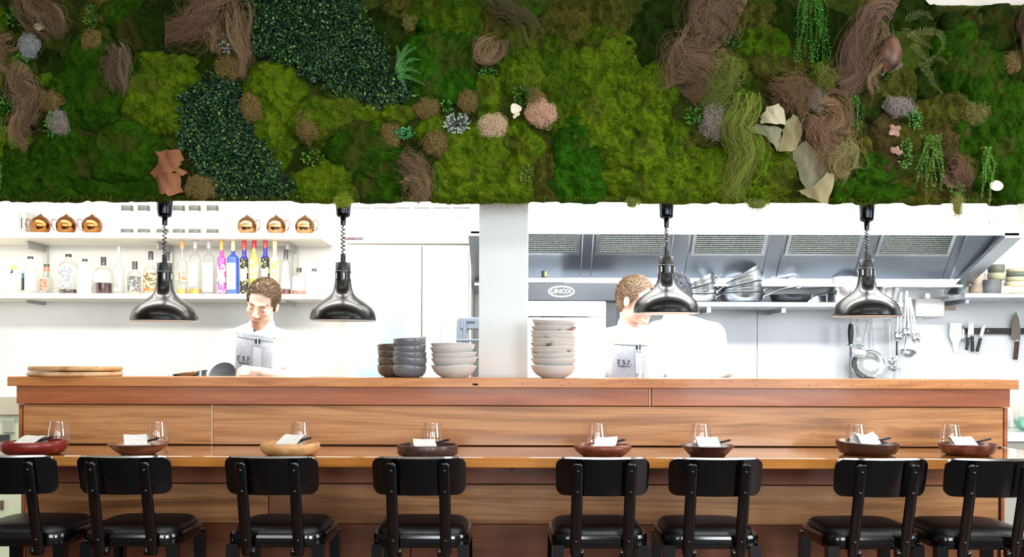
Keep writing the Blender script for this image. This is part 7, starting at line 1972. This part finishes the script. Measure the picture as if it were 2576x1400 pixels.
def apron(P, sdf, J, org, corners, pocket, txt, strap=True, mid=None):
    """corners: bib outline as (top-left, top-right, bottom-right, bottom-left) in x,z; laid on the traced jacket front"""
    tl, tr_, br, bl = [np.array(c) for c in corners]; nu, nv = 26, 40
    U, Vv = np.meshgrid(np.linspace(0, 1, nu), np.linspace(0, 1, nv), indexing='ij')
    top = tl[None, None] * (1 - U[..., None]) + tr_[None, None] * U[..., None]; bot = bl[None, None] * (1 - U[..., None]) + br[None, None] * U[..., None]
    XZ = top * (1 - Vv[..., None]) + bot * Vv[..., None]; XZ[..., 0] += .012 * np.sin(Vv * PI) * (U - .5) * -2
    y0 = J['chest'][1] - .5; S = trace(sdf, XZ[..., 0], XZ[..., 1], y0); S[..., 1] = np.minimum(S[..., 1], J['chest'][1] - .02)
    # cloth hangs: never recedes faster than a gentle drape
    Y = S[..., 1]; Y = np.minimum.accumulate(Y, axis=1) * .6 + Y * .4; Y = Y - .006 - .004 * np.sin(U * 9 + Vv * 4)
    S[..., 1] = Y
    F0 = S.reshape(-1, 3); F1 = F0 + np.array((0, .004, 0)); V = np.concatenate([F0, F1]); N = nu * nv
    i, j = np.meshgrid(np.arange(nu - 1), np.arange(nv - 1), indexing='ij'); a = (i * nv + j).ravel(); Q = np.stack([a, a + 1, a + nv + 1, a + nv], 1)
    rim = list(range(nv)) + [nv * k + nv - 1 for k in range(1, nu)] + [nv * (nu - 1) + k for k in range(nv - 2, -1, -1)] + [nv * k for k in range(nu - 2, 0, -1)]
    rim = np.array(rim); r2 = np.roll(rim, -1); QR = np.stack([rim, rim + N, r2 + N, r2], 1)
    ap = link_mesh(np_mesh('apron', V - np.array(org), [Q, Q[:, ::-1] + N, QR], M_APR), 'apron', P)
    def surf(u_, v_, off):
        x = u_ * (nu - 1); z = v_ * (nv - 1); i_, j_ = min(int(x), nu - 2), min(int(z), nv - 2); fx, fz = x - i_, z - j_
        p = S[i_, j_] * (1 - fx) * (1 - fz) + S[i_ + 1, j_] * fx * (1 - fz) + S[i_, j_ + 1] * (1 - fx) * fz + S[i_ + 1, j_ + 1] * fx * fz
        return Vector(p) + Vector((0, -off, 0))
    # hem band along the top
    def patch(u0, u1, v0, v1, off, name, m, nn=8, th=.003):
        vs = []; fs = []
        for s_ in (0, 1):
            for a_ in range(nn + 1):
                for b_ in range(nn + 1): vs.append(surf(u0 + (u1 - u0) * a_ / nn, v0 + (v1 - v0) * b_ / nn, off - s_ * th) - org)
        W_ = nn + 1; M_ = W_ * W_
        for a_ in range(nn):
            for b_ in range(nn):
                q = a_ * W_ + b_; fs.append((q, q + 1, q + W_ + 1, q + W_)); fs.append((M_ + q + W_, M_ + q + W_ + 1, M_ + q + 1, M_ + q))
        for k in range(nn):
            fs += [(k, k + M_, k + 1 + M_, k + 1), (nn * W_ + k + 1, nn * W_ + k + 1 + M_, nn * W_ + k + M_, nn * W_ + k), ((k + 1) * W_, (k + 1) * W_ + M_, k * W_ + M_, k * W_), (k * W_ + nn, k * W_ + nn + M_, (k + 1) * W_ + nn + M_, (k + 1) * W_ + nn)]
        return MB().add(vs, fs).build(name, m, ap, smooth=60)
    patch(.0, 1, .0, .035, .004, 'hem', noisy('apron_hem', '#74797f', '#90959b', 130, .85))
    u0, u1, v0, v1 = pocket
    pk_ = patch(u0, u1, v0, v1, .006, 'pocket', noisy('pocket_denim', '#9aa0a7', '#b0b5bb', 130, .85))
    patch(u0, u1, v0, v0 + .018, .008, 'pocket_hem', MATS['apron_hem'])
    for k, (du, hh, m_) in enumerate(((.25, .022, M_BHND), (.48, .030, M_CHROME), (.7, .026, M_BHND))):
        p = surf(u0 + (u1 - u0) * du, v0, .004) - org
        MB().tube([p + Vector((0, 0, -.05)), p + Vector((0, 0, hh))], .0042, 8).build('pen', m_, ap)
    # EXP. in serif capitals with a small line below
    tu, tv, hgt = txt; base = surf(tu, tv, .0025); e = surf(tu + .12, tv, .0025) - base; ex = e.normalized(); up = (surf(tu, max(0, tv - .05), .0025) - base).normalized(); nrm = ex.cross(up)
    def W(a_, b_, off=0): return base + ex * a_ * hgt + up * b_ * hgt - nrm * 0 + Vector((0, -off, 0)) - org
    def strokes(polys, name):
        mb = MB()
        for poly in polys:
            n_ = len(poly); vs = [W(x, z, .0012) for x, z in poly] + [W(x, z, -.0015) for x, z in poly]
            mb.add(vs, [tuple(range(n_)), tuple(range(2 * n_ - 1, n_ - 1, -1))] + [(q + n_, (q + 1) % n_ + n_, (q + 1) % n_, q) for q in range(n_)])
        mb.build(name, M_INK, ap, smooth=0)
    Bx = lambda x0, x1, z0, z1: [(x0, z0), (x1, z0), (x1, z1), (x0, z1)]
    strokes([Bx(.10, .24, 0, 1), Bx(0, .62, 0, .07), Bx(0, .62, .93, 1), Bx(.24, .48, .47, .54), Bx(.56, .62, 0, .22), Bx(.56, .62, .78, 1), Bx(.43, .48, .4, .61)], 'letter_e')
    o_ = 1.05
    strokes([[(o_ + .06, 1), (o_ + .24, 1), (o_ + .74, 0), (o_ + .56, 0)], [(o_ + .60, 1), (o_ + .66, 1), (o_ + .20, 0), (o_ + .14, 0)], Bx(o_ - .02, o_ + .32, .94, 1), Bx(o_ + .5, o_ + .78, .94, 1), Bx(o_, o_ + .3, 0, .06), Bx(o_ + .48, o_ + .82, 0, .06)], 'letter_x')
    o_ = 2.18
    bowl = []
    for k in range(10): a_ = -PI / 2 + PI * k / 9; bowl.append((o_ + .34 + .26 * math.cos(a_), .72 + .28 * math.sin(a_)))
    for k in range(10): a_ = PI / 2 - PI * k / 9; bowl.append((o_ + .34 + .13 * math.cos(a_), .72 + .21 * math.sin(a_)))
    strokes([Bx(o_ + .10, o_ + .24, 0, 1), Bx(o_, o_ + .36, 0, .06), Bx(o_, o_ + .36, .93, 1), Bx(o_ + .2, o_ + .36, .44, .51), bowl], 'letter_p')
    strokes([Bx(o_ + .68, o_ + .82, 0, .14)], 'full_stop')
    Mt = Matrix((( ex.x, up.x, -nrm.x if False else 0, 0), (ex.y, up.y, -1, 0), (ex.z, up.z, 0, 0), (0, 0, 0, 1))); Mt.translation = W(1.5, -.38, .001)
    text_mesh('restaurant', hgt * .62, M_INK, 'small_print', ap, Mt, .0002, .0004)
    if strap:
        for u_, sd in ((.0, 'L'), (1.0, 'R')):
            p = surf(u_, 0.01, .003) - org; MB().rbox(p, (.012, .006, .012), .002, 1).build('strap_ring', mat('brass', '#b88a45', .3, 1.0), ap)
    return ap


Yc = 5.15
def w_(px, py, Y=Yc): return np.array(at(px, py, Y))


# --- first chef: head bowed, both hands working at the pass
h1 = w_(661, 757, 5.10); HR1 = rotm(0, 0, -1) @ rotm(0, 14, 0) @ rotm(27, 0, 0)
hc = h1 + HR1 @ np.array((0, .0, -.01))
J1 = dict(neck=w_(655, 842, 5.20), chest=w_(650, 900, 5.20), belly=w_(652, 985, 5.24), hip=w_(655, 1085, 5.32), shL=w_(735, 866, 5.22), shR=w_(576, 862, 5.22), elL=w_(752, 952, 5.10), elR=w_(535, 948, 5.08),
          wrL=w_(655, 938, 4.93), wrR=w_(560, 952, 4.90), hpL=w_(700, 1100, 5.32), hpR=w_(610, 1100, 5.32), tm=rotm(14, 0, -6))
for s_, x in (('L', .11), ('R', -.11)):
    bx = J1['hip'][0] + x; J1['kn' + s_] = np.array((bx, 5.30, .50)); J1['an' + s_] = np.array((bx, 5.34, .09))


def hands1(b, J):
    hand(b, J['wrL'], (-1, -.10, .10), (-.1, -.75, .65), -1, (42, 62, 40)); hand(b, J['wrR'], (.75, -.35, -.35), (0, -.3, .9), 1, (30, 40, 30))


sty1 = dict(seed=3, n=2300, len=.012, dir=(.15, -.6, .2), mess=.9, curl=.0036, lift=.6, wd=.0014, grow=.006, line=.074, drop=1.75)
P1, sd1, JJ1, og1 = person((J1['hip'][0], 5.30, 0), 'person', 'chef with curly brown hair and grey apron looking down at his hands', (hc, HR1), 0, J1, lambda *a: hair(*a, sty1), parts=hands1, hair_cols=((.030, .016, .008), (.24, .145, .075)))
MB().lathe([(0, 0), (.006, 0), (.005, .003), (0, .0035)], 12, Matrix.Translation(Vector(w_(640, 831, 5.075)) - og1) @ Matrix.Rotation(R(90), 4, 'X')).build('button', M_BHND, P1)
def xz(px, py, Y=5.06): p = at(px, py, Y); return (p.x, p.z)
apron(P1, sd1, JJ1, og1, (xz(592, 834), xz(686, 848), xz(690, 1180), xz(560, 1180)), (.50, .72, .065, .25), (.06, .205, mlen(13, 5.0)))
# charcoal cloth-like dish between his fingers
c = Vector(w_(562, 948, 4.86)); o = MB().lathe([(0, .0), (.03, .001), (.055, .012), (.068, .034), (.066, .035), (.052, .015), (.028, .005), (0, .004)], 36).build('small_dish', noisy('slate_dish', '#5f6164', '#6d6f72', 9, .45), None, loc=c)
o.rotation_euler = (R(-12), R(0), 0); o.rotation_euler = (R(62), R(-12), 0); o.location = Vector(w_(566, 950, 4.865)); tag(o, 'slate grey dish held in the first chef\'s fingers', 'dish')

# --- second chef: turned to the right, face behind the lamp
h2 = w_(1600, 757, 5.16); HR2 = rotm(0, 0, 52) @ rotm(8, 0, 0)
J2 = dict(neck=w_(1588, 838, 5.22), chest=w_(1592, 905, 5.22), belly=w_(1595, 990, 5.24), hip=w_(1595, 1090, 5.28), shL=w_(1690, 862, 5.26), shR=w_(1500, 858, 5.20), elL=w_(1712, 960, 5.14), elR=w_(1492, 950, 5.12),
          wrL=w_(1650, 968, 4.95), wrR=w_(1530, 985, 4.93), hpL=w_(1640, 1100, 5.28), hpR=w_(1550, 1100, 5.28), tm=rotm(8, 0, 12))
for s_, x in (('L', .11), ('R', -.11)):
    bx = J2['hip'][0] + x; J2['kn' + s_] = np.array((bx, 5.26, .50)); J2['an' + s_] = np.array((bx, 5.30, .09))


def hands2(b, J):
    hand(b, J['wrL'], (-.9, -.2, -.1), (0, -.4, .9), -1, (40, 55, 40)); hand(b, J['wrR'], (.8, -.3, -.2), (0, -.3, .9), 1, (40, 55, 40))


sty2 = dict(seed=4, n=3200, len=.021, dir=(.1, -1, .1), mess=.3, curl=0.0, lift=.45, wd=.0012, grow=.008, line=.066, drop=1.5)
P2, sd2, JJ2, og2 = person((J2['hip'][0], 5.26, 0), 'person', 'chef with short light brown hair and grey apron, face behind a lamp', (h2, HR2), 0, J2, lambda *a: hair(*a, sty2), parts=hands2, beard=False, hair_cols=((.075, .045, .025), (.30, .20, .12)))
apron(P2, sd2, JJ2, og2, (xz(1545, 853), xz(1632, 857), xz(1668, 1180), xz(1510, 1180)), (.62, .80, .07, .26), (.13, .19, mlen(12, 5.0)))
o = MB().prism([(0, -.06), (.018, -.06), (.040, .035), (.034, .03), (.012, -.012)], 0, .002).build('serving_knife', mat('pale_gold_steel', '#c9bf8a', .3, .8), None, loc=Vector(w_(1596, 945, 4.92))); tag(o, 'pale leaf-shaped knife blade raised in front of the second chef', 'knife')

# --- third chef, mostly hidden behind the lamp and his white jacket
h3 = w_(1694, 748, 5.56); HR3 = rotm(0, 0, -130) @ rotm(18, 0, 0)
J3 = dict(neck=w_(1702, 815, 5.50), chest=w_(1722, 880, 5.48), belly=w_(1726, 960, 5.48), hip=w_(1726, 1060, 5.50), shL=w_(1655, 838, 5.56), shR=w_(1792, 842, 5.46), elL=w_(1640, 940, 5.52), elR=w_(1822, 930, 5.38),
          wrL=w_(1660, 1000, 5.3), wrR=w_(1796, 946, 5.18), hpL=w_(1690, 1075, 5.5), hpR=w_(1765, 1075, 5.5), tm=rotm(8, 0, 0))
for s_, x in (('L', -.10), ('R', .10)):
    bx = J3['hip'][0] + x; J3['kn' + s_] = np.array((bx, 5.48, .50)); J3['an' + s_] = np.array((bx, 5.52, .09))


def hands3(b, J):
    hand(b, J['wrL'], (.5, -.6, -.3), (0, -.3, .9), -1, (40, 50, 30)); hand(b, J['wrR'], (-.8, -.3, -.2), (0, -.3, .9), -1, (40, 50, 30))


sty3 = dict(seed=5, n=1800, len=.026, dir=(.1, -.5, .6), mess=.5, curl=0.0, lift=.6, wd=.0014, grow=.010, line=.058, drop=1.4)
P3, sd3, JJ3, og3 = person((J3['hip'][0], 5.48, 0), 'person', 'dark-haired chef in white jacket almost hidden behind the third lamp', (h3, HR3), 0, J3, lambda *a: hair(*a, sty3), vox=.0055, parts=hands3, beard=False, hair_cols=((.012, .012, .016), (.10, .11, .14)))
